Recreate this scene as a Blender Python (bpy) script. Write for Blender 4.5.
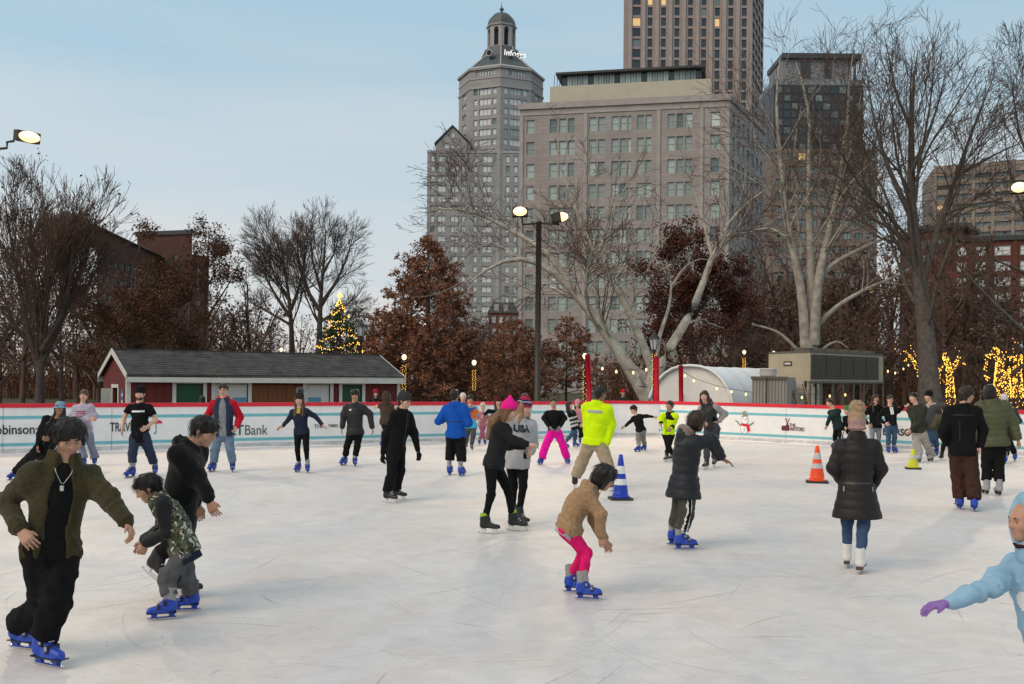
import bpy, bmesh, math, random
import numpy as np
from mathutils import Vector, Matrix
for o in list(bpy.data.objects): bpy.data.objects.remove(o)
SC = bpy.context.scene
C = SC.collection
R = math.radians
F = 995.0            # focal length in photograph pixels (1024 wide)
EYE = 1.9            # camera height above the ice
HZ = 380.0           # image row of the horizon
ROLL = R(0.5)
# ---------------------------------------------------------------- camera
cd = bpy.data.cameras.new('camera'); cam = bpy.data.objects.new('camera', cd); C.objects.link(cam)
cam.location = (0, 0, EYE)
cam.rotation_euler = (Matrix.Rotation(R(90), 3, 'X') @ Matrix.Rotation(ROLL, 3, 'Z')).to_euler()
cd.sensor_fit = 'HORIZONTAL'; cd.sensor_width = 36.0; cd.lens = 36.0 * F / 1024.0
cd.shift_y = (HZ - 342.0) / 1024.0
cd.clip_start = 0.1; cd.clip_end = 6000
SC.camera = cam
# ---------------------------------------------------------------- sky and sun
SUN_EL, SUN_AZ = R(24), R(-55)
w = bpy.data.worlds.new('World'); SC.world = w; w.use_nodes = True
nt = w.node_tree; nt.nodes.clear()
def N(t, **k):
    n = nt.nodes.new(t)
    for a, v in k.items(): setattr(n, a, v)
    return n
def sky_world():
    out = N('ShaderNodeOutputWorld'); bg = N('ShaderNodeBackground')
    sky = N('ShaderNodeTexSky', sky_type='NISHITA'); sky.sun_disc = False
    sky.sun_elevation = SUN_EL; sky.sun_rotation = SUN_AZ
    sky.air_density = 1.0; sky.dust_density = 1.0; sky.ozone_density = 1.5
    tc = N('ShaderNodeTexCoord'); sep = N('ShaderNodeSeparateXYZ'); nt.links.new(tc.outputs['Generated'], sep.inputs[0])
    # thin even overcast: cloud veil over the clear sky, streaked softly in flat bands
    mp = N('ShaderNodeMapping'); mp.inputs['Scale'].default_value = (1.3, 1.3, 9.0); nt.links.new(tc.outputs['Generated'], mp.inputs[0])
    no = N('ShaderNodeTexNoise'); no.inputs['Scale'].default_value = 1.6; no.inputs['Detail'].default_value = 5; no.inputs['Roughness'].default_value = .5
    nt.links.new(mp.outputs[0], no.inputs['Vector'])
    cr = N('ShaderNodeValToRGB'); e = cr.color_ramp.elements
    e[0].position = 0.0; e[0].color = (7.4, 7.0, 6.8, 1)
    e[1].position = 0.75; e[1].color = (4.4, 5.6, 6.3, 1)
    for p, c in ((0.07, (7.2, 7.15, 7.15, 1)), (0.18, (5.95, 6.9, 7.4, 1)), (0.36, (4.2, 6.05, 7.35, 1))):
        q = e.new(p); q.color = c
    ad = N('ShaderNodeMath', operation='MULTIPLY_ADD'); ad.inputs[1].default_value = .34; 
    sb = N('ShaderNodeMath', operation='SUBTRACT'); sb.inputs[1].default_value = .5
    nt.links.new(no.outputs['Fac'], sb.inputs[0]); nt.links.new(sb.outputs[0], ad.inputs[0]); nt.links.new(sep.outputs['Z'], ad.inputs[2])
    nt.links.new(ad.outputs[0], cr.inputs[0])
    mx = N('ShaderNodeMixRGB'); mx.inputs[0].default_value = .93
    nt.links.new(sky.outputs[0], mx.inputs[1]); nt.links.new(cr.outputs[0], mx.inputs[2])
    nt.links.new(mx.outputs[0], bg.inputs[0]); bg.inputs[1].default_value = 0.1
    nt.links.new(bg.outputs[0], out.inputs[0])
sky_world()
sl = bpy.data.lights.new('sun', 'SUN'); sun = bpy.data.objects.new('sun', sl); C.objects.link(sun)
sl.energy = 1.7; sl.angle = R(38); sl.color = (1.0, .78, .58)
# low veiled sun behind the camera's left shoulder: light travels to the right and away
sun.rotation_euler = Vector((0.62, 0.55, -0.75)).to_track_quat('-Z', 'Y').to_euler()
SC.view_settings.view_transform = 'Standard'; SC.view_settings.look = 'None'
SC.view_settings.exposure = 0.0; SC.view_settings.gamma = 1.0; SC.view_settings.use_curve_mapping = False
SC.cycles.use_denoising = True
SC.cycles.max_bounces = 6; SC.cycles.transparent_max_bounces = 8
SC.cycles.sample_clamp_indirect = 4.0

# ---------------------------------------------------------------- helpers
def ray(px, py):
    u, v = px - 512.0, HZ - py
    c, s = math.cos(-ROLL), math.sin(-ROLL)
    # image turned clockwise by ROLL
    return np.array([(u * c + v * s), F, (-u * s + v * c)]) / F
def at(px, py, depth):
    r = ray(px, py); return np.array([0, 0, EYE]) + r * depth
def gnd(px, py, z=0.0):
    r = ray(px, py); return np.array([0, 0, EYE]) + r * ((z - EYE) / r[2])
def V(a): return Vector([float(x) for x in a])

MATS = {}
def mat(name, col, rough=.8, var=.15, scale=6., bump=0., bscale=60., metal=0., sheen=0., spec=.4, emit=None, estr=0., col2=None, detail=4., stretch=None, alpha=1., trans=0., coat=0.):
    if name in MATS: return MATS[name]
    m = bpy.data.materials.new(name); m.use_nodes = True; MATS[name] = m
    t = m.node_tree; b = t.nodes['Principled BSDF']
    b.inputs['Roughness'].default_value = rough; b.inputs['Metallic'].default_value = metal
    b.inputs['Specular IOR Level'].default_value = spec
    b.inputs['Sheen Weight'].default_value = sheen; b.inputs['Coat Weight'].default_value = coat
    b.inputs['Alpha'].default_value = alpha; b.inputs['Transmission Weight'].default_value = trans
    col = tuple(col) + (1,) if len(col) == 3 else col
    tc = t.nodes.new('ShaderNodeTexCoord'); vec = tc.outputs['Object']
    if stretch:
        mp = t.nodes.new('ShaderNodeMapping'); mp.inputs['Scale'].default_value = stretch
        t.links.new(vec, mp.inputs[0]); vec = mp.outputs[0]
    if var or col2:
        n = t.nodes.new('ShaderNodeTexNoise'); n.inputs['Scale'].default_value = scale; n.inputs['Detail'].default_value = detail; n.inputs['Roughness'].default_value = .6
        t.links.new(vec, n.inputs['Vector'])
        r = t.nodes.new('ShaderNodeValToRGB'); e = r.color_ramp.elements
        a = col2 + (1,) if col2 else tuple(min(1, x * (1 - var)) for x in col[:3]) + (1,)
        z = col if col2 else tuple(min(1, x * (1 + var)) for x in col[:3]) + (1,)
        e[0].position = .3; e[0].color = a; e[1].position = .7; e[1].color = z
        t.links.new(n.outputs['Fac'], r.inputs[0]); t.links.new(r.outputs[0], b.inputs['Base Color'])
    else: b.inputs['Base Color'].default_value = col
    if bump:
        n2 = t.nodes.new('ShaderNodeTexNoise'); n2.inputs['Scale'].default_value = bscale; n2.inputs['Detail'].default_value = 3
        t.links.new(vec, n2.inputs['Vector'])
        bp = t.nodes.new('ShaderNodeBump'); bp.inputs['Strength'].default_value = bump; bp.inputs['Distance'].default_value = .02
        t.links.new(n2.outputs['Fac'], bp.inputs['Height']); t.links.new(bp.outputs[0], b.inputs['Normal'])
    if emit: b.inputs['Emission Color'].default_value = tuple(emit) + (1,); b.inputs['Emission Strength'].default_value = estr
    return m

def tag(o, label=None, cat=None, group=None, kind=None):
    if label: o['label'] = label
    if cat: o['category'] = cat
    if group: o['group'] = group
    if kind: o['kind'] = kind
    return o
def link(name, me, parent=None, loc=None):
    o = bpy.data.objects.new(name, me); C.objects.link(o)
    if parent: o.parent = parent
    if loc is not None: o.location = V(loc)
    return o
def empty(name, loc, rz=0., label=None, cat=None, group=None):
    o = bpy.data.objects.new(name, None); C.objects.link(o); o.location = V(loc); o.rotation_euler = (0, 0, rz)
    o.empty_display_size = .2
    return tag(o, label, cat, group)
def copy_tree(o, parent=None):
    c = o.copy(); C.objects.link(c); c.parent = parent
    for ch in list(o.children): copy_tree(ch, c)
    return c

class MB:
    """collects polygons; build() links them as one mesh object"""
    def __init__(s): s.v = []; s.f = []; s.m = []; s.mats = []
    def slot(s, m):
        if m not in s.mats: s.mats.append(m)
        return s.mats.index(m)
    def add(s, vs, fs, m):
        b = len(s.v); k = s.slot(m)
        s.v.extend([tuple(float(c) for c in p) for p in vs])
        for f in fs: s.f.append(tuple(b + i for i in f)); s.m.append(k)
        return s
    def box(s, lo, hi, m, M=None):
        (x0, y0, z0), (x1, y1, z1) = lo, hi
        vs = [(x0,y0,z0),(x1,y0,z0),(x1,y1,z0),(x0,y1,z0),(x0,y0,z1),(x1,y0,z1),(x1,y1,z1),(x0,y1,z1)]
        if M is not None: vs = [tuple(M @ Vector(p)) for p in vs]
        return s.add(vs, [(0,3,2,1),(4,5,6,7),(0,1,5,4),(1,2,6,5),(2,3,7,6),(3,0,4,7)], m)
    def prism(s, poly, d, m, cap=True):
        """poly: list of 3D points (planar); d: extrusion vector"""
        n = len(poly); vs = [tuple(p) for p in poly] + [tuple(np.add(p, d)) for p in poly]
        fs = [(i, (i+1) % n, (i+1) % n + n, i + n) for i in range(n)]
        if cap: fs += [tuple(range(n))[::-1], tuple(range(n, 2*n))]
        return s.add(vs, fs, m)
    def tube(s, pts, rad, m, n=8, cap=True):
        pts = [np.array(p, float) for p in pts]; K = len(pts)
        rad = [rad] * K if np.isscalar(rad) else list(rad)
        vs = []; 
        up = np.array([0, 0, 1.]) 
        for i in range(K):
            t = pts[min(i+1, K-1)] - pts[max(i-1, 0)]; t /= np.linalg.norm(t) + 1e-9
            a = np.cross(t, up if abs(t[2]) < .95 else np.array([1., 0, 0])); a /= np.linalg.norm(a); b = np.cross(a, t)
            for k in range(n):
                q = 2 * math.pi * k / n
                vs.append(pts[i] + rad[i] * (math.cos(q) * a + math.sin(q) * b))
        fs = [(i*n+k, i*n+(k+1) % n, (i+1)*n+(k+1) % n, (i+1)*n+k) for i in range(K-1) for k in range(n)]
        if cap: fs += [tuple(range(n)), tuple(range((K-1)*n, K*n))[::-1]]
        return s.add(vs, fs, m)
    def lathe(s, prof, m, n=16, c=(0, 0, 0), cap=True):
        K = len(prof); vs = []
        for r, z in prof:
            for k in range(n):
                q = 2 * math.pi * k / n; vs.append((c[0] + r*math.cos(q), c[1] + r*math.sin(q), c[2] + z))
        fs = [(i*n+k, i*n+(k+1) % n, (i+1)*n+(k+1) % n, (i+1)*n+k) for i in range(K-1) for k in range(n)]
        if cap: fs += [tuple(range(n))[::-1], tuple(range((K-1)*n, K*n))]
        return s.add(vs, fs, m)
    def mesh(s, name, smooth=False):
        me = bpy.data.meshes.new(name); me.from_pydata(s.v, [], s.f)
        for m in s.mats: me.materials.append(m)
        me.polygons.foreach_set('material_index', s.m)
        if smooth: me.polygons.foreach_set('use_smooth', [True] * len(s.f))
        me.update(); return me
    def build(s, name, parent=None, loc=None, smooth=False):
        return link(name, s.mesh(name, smooth), parent, loc)

def np_mesh(name, v, quads=None, tris=None, mats=(), midx=None, smooth=False):
    me = bpy.data.meshes.new(name)
    nq = 0 if quads is None else len(quads); ntr = 0 if tris is None else len(tris)
    me.vertices.add(len(v)); me.vertices.foreach_set('co', np.asarray(v, np.float32).ravel())
    L = []; 
    if nq: L.append(np.asarray(quads).ravel())
    if ntr: L.append(np.asarray(tris).ravel())
    L = np.concatenate(L).astype(np.int32)
    me.loops.add(len(L)); me.loops.foreach_set('vertex_index', L)
    st = np.concatenate([np.arange(nq) * 4, nq * 4 + np.arange(ntr) * 3]).astype(np.int32)
    me.polygons.add(nq + ntr); me.polygons.foreach_set('loop_start', st)
    for m in mats: me.materials.append(m)
    if midx is not None: me.polygons.foreach_set('material_index', np.asarray(midx, np.int32))
    if smooth: me.polygons.foreach_set('use_smooth', np.ones(nq + ntr, bool))
    me.update(calc_edges=True); me.validate(); return me

def text_mesh(txt, size, m, depth=.004, spacing=1.0, bold=0.):
    cu = bpy.data.curves.new('t', 'FONT'); cu.body = txt; cu.size = size; cu.extrude = depth; cu.align_x = 'LEFT'; cu.space_character = spacing; cu.offset = bold
    o = bpy.data.objects.new('t', cu); C.objects.link(o)
    dg = bpy.context.evaluated_depsgraph_get(); me = bpy.data.meshes.new_from_object(o.evaluated_get(dg))
    bpy.data.objects.remove(o); me.materials.clear(); me.materials.append(m); me.name = 'lettering'; return me

# ---------------------------------------------------------------- implicit surfaces (bodies, clothes, rocks of snow)
def smin(a, b, k):
    if k <= 0: return np.minimum(a, b)
    h = np.clip(.5 + .5 * (b - a) / k, 0, 1)
    return b + (a - b) * h - k * h * (1 - h)
def snoise(P, f, seed=0.):
    x, y, z = P[..., 0] * f + seed, P[..., 1] * f + seed * 1.7, P[..., 2] * f - seed
    return (np.sin(x + 1.3 * np.sin(y * .9 + 2 * np.sin(z * .7))) + np.sin(y * 1.1 + 1.5 * np.sin(z * 1.2 + x * .3)) + np.sin(z * .95 + 1.4 * np.sin(x * 1.15 + y * .4))) / 3
class Field:
    def __init__(s, lo, hi, h):
        s.h = h; s.lo = np.array(lo, float) - 3 * h; n = np.ceil((np.array(hi, float) + 3 * h - s.lo) / h).astype(int) + 1
        s.n = n; s.D = np.full(n, 1.0, np.float32); s.T = np.zeros(n, np.float32); s.G = np.zeros(n, np.int8)
    def sub(s, lo, hi):
        a = np.clip(np.floor((np.array(lo) - s.lo) / s.h).astype(int), 0, s.n); b = np.clip(np.ceil((np.array(hi) - s.lo) / s.h).astype(int) + 1, 0, s.n)
        if np.any(b <= a): return None, None
        sl = tuple(slice(i, j) for i, j in zip(a, b))
        g = np.meshgrid(*[s.lo[i] + s.h * np.arange(a[i], b[i]) for i in range(3)], indexing='ij')
        return sl, np.stack(g, -1).astype(np.float32)
    def put(s, sl, d, k, t=None, g=None, cut=False):
        D = s.D[sl]
        if cut: s.D[sl] = -smin(-D, d, k); return
        if t is not None or g is not None:
            w_ = d < D
            if t is not None: s.T[sl] = np.where(w_, t, s.T[sl])
            if g is not None: s.G[sl] = np.where(w_, g, s.G[sl])
        s.D[sl] = smin(D, d, k)
    def cone(s, p0, p1, r0, r1, k=.02, g=None, cut=False, t0=0.):
        p0, p1 = np.array(p0, float), np.array(p1, float); m = max(r0, r1) + k + 2.5 * s.h
        sl, P = s.sub(np.minimum(p0, p1) - m, np.maximum(p0, p1) + m)
        if sl is None: return
        ax = p1 - p0; L2 = ax @ ax + 1e-9
        t = np.clip((P - p0) @ ax / L2, 0, 1)
        d = np.linalg.norm(P - (p0 + t[..., None] * ax), axis=-1) - (r0 + (r1 - r0) * t)
        s.put(sl, d, k, t0 + t * math.sqrt(L2), g, cut)
    def ell(s, c, rad, M=None, k=.02, g=None, cut=False):
        c = np.array(c, float); rad = np.array(rad, float); m = rad.max() + k + 2.5 * s.h
        sl, P = s.sub(c - m, c + m)
        if sl is None: return
        q = P - c
        if M is not None: q = q @ M        # columns of M are the axes
        r = np.linalg.norm(q / rad, axis=-1); r2 = np.linalg.norm(q / rad ** 2, axis=-1) + 1e-6
        s.put(sl, (r * (r - 1) / r2).astype(np.float32), k, (q[..., 2] + rad[2]), g, cut)
    def loft(s, p0, p1, X, Y, st, k=.03, g=None, cap=.02, bulge=0., t0=0., cut=False):
        """st: list of (t, rx, ry, offset along Y); axis p0->p1; X right, Y forward"""
        p0, p1 = np.array(p0, float), np.array(p1, float); st = np.array(st, float)
        m = st[:, 1:3].max() + abs(st[:, 3]).max() + abs(bulge) + k + 3 * s.h
        sl, P = s.sub(np.minimum(p0, p1) - m, np.maximum(p0, p1) + m)
        if sl is None: return
        ax = p1 - p0; L = math.sqrt(ax @ ax); ax = ax / L
        q = P - p0; u = q @ ax; t = u / L; tc = np.clip(t, 0, 1)
        rx = np.interp(tc, st[:, 0], st[:, 1]); ry = np.interp(tc, st[:, 0], st[:, 2]); of = np.interp(tc, st[:, 0], st[:, 3]) + bulge * 4 * tc * (1 - tc)
        q = q - u[..., None] * ax
        x = q @ X; y = q @ Y - of
        e = np.sqrt((x / rx) ** 2 + (y / ry) ** 2); e2 = np.sqrt((x / rx ** 2) ** 2 + (y / ry ** 2) ** 2) + 1e-5
        d = e * (e - 1) / e2
        cap_d = np.maximum(-u, u - L)
        d = -smin(-d, -cap_d, cap)
        s.put(sl, d.astype(np.float32), k, t0 + u, g, cut)
    def plane(s, p, n, k=.006, lo=None, hi=None):
        """cut away everything on the +n side"""
        end = s.lo + s.h * (s.n - 1)
        sl, P = s.sub(s.lo if lo is None else lo, end if hi is None else hi)
        if sl is None: return
        n = np.array(n, float) / np.linalg.norm(n)
        s.D[sl] = -smin(-s.D[sl], -((P - np.array(p)) @ n).astype(np.float32), k)
    def disp(s, fn):
        end = s.lo + s.h * (s.n - 1); idx = np.argwhere(np.abs(s.D) < .06)
        P = s.lo + idx * s.h; ii = tuple(idx.T)
        s.D[ii] += fn(P, s.T[ii], s.G[ii]).astype(np.float32)
    def mesh(s, name, mats, origin=(0, 0, 0), smooth=True):
        D = s.D; D[0] = D[-1] = 1; D[:, 0] = D[:, -1] = 1; D[:, :, 0] = D[:, :, -1] = 1
        I = D < 0; n = s.n
        cnt = np.zeros(n - 1, np.int8)
        for a in (0, 1):
            for b in (0, 1):
                for c in (0, 1): cnt += I[a:n[0]-1+a, b:n[1]-1+b, c:n[2]-1+c]
        act = np.argwhere((cnt > 0) & (cnt < 8))
        if len(act) == 0: return None
        vid = np.full(n - 1, -1, np.int32); vid[tuple(act.T)] = np.arange(len(act))
        cor = [(a, b, c) for a in (0, 1) for b in (0, 1) for c in (0, 1)]
        val = np.stack([D[act[:, 0]+a, act[:, 1]+b, act[:, 2]+c] for a, b, c in cor], 1)
        acc = np.zeros((len(act), 3)); num = np.zeros(len(act))
        for i in range(8):
            for j in range(i + 1, 8):
                ci, cj = np.array(cor[i]), np.array(cor[j])
                if abs(ci - cj).sum() != 1: continue
                vi, vj = val[:, i], val[:, j]; x = (vi < 0) != (vj < 0)
                t = np.where(x, vi / np.where(x, vi - vj, 1), 0)
                acc += np.where(x[:, None], ci + t[:, None] * (cj - ci), 0); num += x
        v = s.lo + s.h * (act + acc / num[:, None]) - np.array(origin)
        Q = []; GQ = []
        for ax in range(3):
            b, c = [(1, 2), (2, 0), (0, 1)][ax]
            s0 = [slice(None)] * 3; s1 = [slice(None)] * 3
            s0[ax] = slice(0, -1); s1[ax] = slice(1, None)
            A, B = I[tuple(s0)], I[tuple(s1)]
            e = np.argwhere(A != B); e = e[(e[:, b] > 0) & (e[:, c] > 0)]
            fl = A[tuple(e.T)]
            o1 = e.copy(); o1[:, b] -= 1; o2 = o1.copy(); o2[:, c] -= 1; o3 = e.copy(); o3[:, c] -= 1
            q = np.stack([vid[tuple(x.T)] for x in (e, o1, o2, o3)], 1)
            q = np.where(fl[:, None], q, q[:, ::-1]); Q.append(q); GQ.append(s.G[tuple(e.T)])
        Q = np.concatenate(Q); GQ = np.concatenate(GQ)
        ok = (Q >= 0).all(1); Q, GQ = Q[ok], GQ[ok]
        return np_mesh(name, v, quads=Q, mats=mats, midx=np.clip(GQ, 0, len(mats) - 1) if len(mats) > 1 else None, smooth=smooth)
# ================================================================ ground, ice
GZ = -0.45
def ice_material():
    m = bpy.data.materials.new('ice'); m.use_nodes = True; t = m.node_tree; b = t.nodes['Principled BSDF']
    L = t.links.new; nd = t.nodes.new
    tc = nd('ShaderNodeTexCoord'); obj = tc.outputs['Object']
    def noise(scale, st=(1,1,1), rot=0, det=5, ro=.55, dist=0):
        mp = nd('ShaderNodeMapping'); mp.inputs['Scale'].default_value = st; mp.inputs['Rotation'].default_value = (0,0,rot); L(obj, mp.inputs[0])
        n = nd('ShaderNodeTexNoise'); n.inputs['Scale'].default_value = scale; n.inputs['Detail'].default_value = det; n.inputs['Roughness'].default_value = ro; n.inputs['Distortion'].default_value = dist
        L(mp.outputs[0], n.inputs['Vector']); return n.outputs['Fac']
    def ramp(f, a, ca, z, cz):
        r = nd('ShaderNodeValToRGB'); e = r.color_ramp.elements; e[0].position = a; e[0].color = ca; e[1].position = z; e[1].color = cz; L(f, r.inputs[0]); return r.outputs[0]
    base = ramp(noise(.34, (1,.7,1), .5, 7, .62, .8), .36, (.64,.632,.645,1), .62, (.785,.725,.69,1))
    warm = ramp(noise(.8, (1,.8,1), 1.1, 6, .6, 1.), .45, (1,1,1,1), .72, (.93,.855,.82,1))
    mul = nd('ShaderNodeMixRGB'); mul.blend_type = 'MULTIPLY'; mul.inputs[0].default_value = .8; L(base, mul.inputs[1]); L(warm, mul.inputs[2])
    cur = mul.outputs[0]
    # skate scratches: thin streaks in several directions, whitish
    hsum = None
    for rot, sc, th in ((.35, 1.0, .64), (1.05, 1.3, .645), (1.75, .9, .64), (2.3, 1.2, .645), (2.85, 1., .65)):
        f = noise(1.7 * sc, (.8, 17, 1), rot, 4, .55, .5)
        s_ = ramp(f, th - .02, (0,0,0,1), th + .03, (1,1,1,1))
        ms = nd('ShaderNodeMixRGB'); ms.blend_type = 'MIX'; mf = nd('ShaderNodeMath'); mf.operation = 'MULTIPLY'; mf.inputs[1].default_value = .22
        L(s_, mf.inputs[0]); L(mf.outputs[0], ms.inputs[0]); L(cur, ms.inputs[1]); ms.inputs[2].default_value = (.90,.90,.90,1); cur = ms.outputs[0]
        if hsum is None: hsum = s_
        else:
            ad = nd('ShaderNodeMath'); ad.operation = 'ADD'; L(hsum, ad.inputs[0]); L(s_, ad.inputs[1]); hsum = ad.outputs[0]
    gr = ramp(noise(4.5, (1,1,1), .3, 8, .75, .3), .35, (.84,.845,.86,1), .62, (1,1,1,1))
    m3 = nd('ShaderNodeMixRGB'); m3.blend_type = 'MULTIPLY'; m3.inputs[0].default_value = .75; L(cur, m3.inputs[1]); L(gr, m3.inputs[2]); cur = m3.outputs[0]
    sp = ramp(noise(14, det=6, ro=.7), .58, (1,1,1,1), .8, (.84,.84,.86,1))
    m2 = nd('ShaderNodeMixRGB'); m2.blend_type = 'MULTIPLY'; m2.inputs[0].default_value = .7; L(cur, m2.inputs[1]); L(sp, m2.inputs[2])
    L(m2.outputs[0], b.inputs['Base Color'])
    rr = nd('ShaderNodeMapRange'); rr.inputs[3].default_value = .42; rr.inputs[4].default_value = .72; L(noise(1.4, det=5), rr.inputs[0]); L(rr.outputs[0], b.inputs['Roughness'])
    b.inputs['Specular IOR Level'].default_value = .22
    bp = nd('ShaderNodeBump'); bp.inputs['Strength'].default_value = .25; bp.inputs['Distance'].default_value = .01
    ad = nd('ShaderNodeMath'); ad.operation = 'ADD'; L(hsum, ad.inputs[0]); L(noise(25, det=4), ad.inputs[1]); L(ad.outputs[0], bp.inputs['Height']); L(bp.outputs[0], b.inputs['Normal'])
    return m
A_, B_, G0, G1, E_ = (-27.0, 15.14), (2.55, 32.7), (3.35, 33.95), (5.05, 34.05), (24.0, 16.2)
WALL = [A_, B_, G0, G1, E_]
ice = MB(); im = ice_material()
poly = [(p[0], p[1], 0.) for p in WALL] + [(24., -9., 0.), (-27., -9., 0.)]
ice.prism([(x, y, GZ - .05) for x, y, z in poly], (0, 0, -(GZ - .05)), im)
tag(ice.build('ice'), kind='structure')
def scratches():
    rng = np.random.default_rng(3); n = 900; P = 12
    y = 3.2 + 27 * rng.uniform(0, 1, n) ** 1.5; x = rng.uniform(-.62, .62, n) * (y + 3); keep = (x * -.594 + y < 28.5) & (x + y < 37); x, y = x[keep], y[keep]; n = len(x)
    a0 = rng.uniform(0, 2*np.pi, n); L = rng.uniform(.2, 1.7, n) ** 1.2; k = rng.normal(size=n) * .35; s = np.linspace(0, 1, P)
    a = a0[:, None] + k[:, None] * L[:, None] * s; st = L[:, None] / P; px = x[:, None] + np.cumsum(np.cos(a) * st, 1); py = y[:, None] + np.cumsum(np.sin(a) * st, 1)
    w_ = (rng.uniform(.001, .0032, n) * (1 + y / 14))[:, None] * np.sin(np.pi * (s * .94 + .03)); nx, ny = -np.sin(a) * w_, np.cos(a) * w_
    A = np.stack([px + nx, py + ny, np.full_like(px, .004)], -1); B = np.stack([px - nx, py - ny, np.full_like(px, .004)], -1); v = np.concatenate([A.reshape(-1, 3), B.reshape(-1, 3)]); m = n * P
    i = (np.arange(n)[:, None] * P + np.arange(P - 1)).ravel(); q = np.stack([i, i + m, i + m + 1, i + 1], 1)
    mi = np.repeat(rng.random(n) > .95, P - 1).astype(int)
    sm = mat('ice_scratch', (.79,.765,.745), .9, var=.1); dm = mat('ice_groove', (.54,.535,.54), .6, var=.1)
    tag(link('blade_scratches', np_mesh('blade_scratches', v, quads=q, mats=[sm, dm], midx=mi)), 'fine curved blade scratches all over the ice', 'scratches', kind='stuff')
    # shaved snow: little crumbs gathered in drifts
    n = 5200; yy = 3.2 + 24 * rng.uniform(0, 1, n) ** 1.7; xx = rng.uniform(-.6, .6, n) * (yy + 2); d = np.sin(xx * 1.9 + 2 * np.sin(yy * .8)) + np.sin(yy * 1.3 + xx * .7); k = (d > .35) & (xx * -.594 + yy < 28) & (xx + yy < 36); xx, yy = xx[k], yy[k]; n = len(xx)
    r = rng.uniform(.003, .011, n); o = np.array([(1,0,0),(-.5,.87,0),(-.5,-.87,0),(0,0,.8)]); v = np.stack([xx, yy, np.full(n, .0045)], 1)[:, None] + o[None] * r[:, None, None] * rng.uniform(.6, 1.4, (n, 4, 3)); t = np.array([(0,1,3),(1,2,3),(2,0,3)]); q = (t[None] + 4 * np.arange(n)[:, None, None]).reshape(-1, 3)
    tag(link('ice_shavings', np_mesh('ice_shavings', v.reshape(-1, 3), tris=q, mats=[mat('snow_crumb', (.84,.83,.82), .9, var=.05)])), 'loose white ice shavings scattered on the rink', 'ice shavings', kind='stuff')
scratches()
gm = mat('lawn', (.085,.07,.038), .95, scale=.35, col2=(.045,.05,.02), bump=.6, bscale=9, detail=8)
g = MB(); gx = 3000
g.add([(-gx,-gx,GZ),(gx,-gx,GZ),(gx,gx,GZ),(-gx,gx,GZ)], [(0,1,2,3)], gm)
tag(g.build('ground'), kind='structure')
pmt = mat('path_asphalt', (.11,.105,.10), .9, scale=3, var=.2)
pa = MB(); pa.add([(-60,46,GZ+.02),(70,52,GZ+.02),(70,55.5,GZ+.02),(-60,49.5,GZ+.02)], [(0,1,2,3)], pmt); tag(pa.build('path'), kind='structure')

# ================================================================ rink barrier
m_white = mat('board_white', (.84,.84,.84), .35, scale=3.2, col2=(.74,.75,.76), detail=9, spec=.5)
m_red = mat('board_red', (.62,.012,.035), .4, var=.1, scale=3, spec=.5)
m_teal = mat('board_teal', (.16,.47,.53), .4, var=.06, scale=3)
m_kick = mat('board_kick', (.68,.68,.67), .5, scale=5, col2=(.42,.42,.42), detail=9)
m_seam = mat('board_seam', (.30,.31,.32), .6, var=.1)
m_ink = mat('letter_ink', (.03,.03,.035), .6, var=0)
m_inkb = mat('letter_green', (.02,.10,.075), .6, var=0)
m_inkg = mat('letter_grey', (.09,.10,.105), .6, var=0)
m_inkm = mat('letter_maroon', (.12,.02,.03), .6, var=0)
bar = empty('rink_barrier', (0, 30, 0), 0, 'white hoarding around the ice with red cap rail and teal stripes', 'barrier')
_pc = {}
def panel_meshes(L, gate):
    key = (round(L, 3), gate)
    if key in _pc: return _pc[key]
    g_ = .006
    p = MB().box((g_, 0, .0), (L - g_, .07, 1.12), m_white)
    p.box((0, .02, 0), (g_, .06, 1.1), m_seam)
    c = MB().box((0, -.02, 1.12), (L - .003, .10, 1.225), m_red)
    k = MB().box((g_, -.012, 0), (L - g_, .0, .13), m_kick)
    s1 = MB().box((g_, -.004, .845), (L - g_, 0, .925), m_teal)
    s2 = MB().box((g_, -.004, .19), (L - g_, 0, .27), m_teal)
    r = dict(panel=p.mesh('panel'), cap_rail=c.mesh('cap_rail'), kick_plate=k.mesh('kick_plate'))
    if not gate: r['stripe'] = s1.mesh('stripe'); r['stripe '] = s2.mesh('stripe')
    _pc[key] = r; return r
def barrier_run(p, q, n, gate=False):
    p, q = np.array(p), np.array(q); d = q - p; L = np.linalg.norm(d); a = math.atan2(d[1], d[0])
    for i in range(n):
        o = p + d * i / n
        ms = panel_meshes(L / n, gate)
        pn = link('panel', ms['panel'], bar); pn.location = V((o[0], o[1] - 30, 0.002)); pn.rotation_euler = (0, 0, a)
        for nm, me in ms.items():
            if nm != 'panel': link(nm.strip(), me, pn)
barrier_run(A_, B_, 14); barrier_run(B_, G0, 1); barrier_run(G0, G1, 1, True); barrier_run(G1, E_, 11)
def wall_pt(px, py):
    """point on the inner face of the barrier seen through a pixel"""
    r = ray(px, py)
    for p, q in zip(WALL[:-1], WALL[1:]):
        p_, q_ = np.array(p), np.array(q); d = q_ - p_
        M = np.array([[r[0], -d[0]], [r[1], -d[1]]]); s, u = np.linalg.solve(M, p_)
        if 0 <= u <= 1 and s > 0: return np.array([0, 0, EYE]) + r * s, math.atan2(d[1], d[0])
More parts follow.
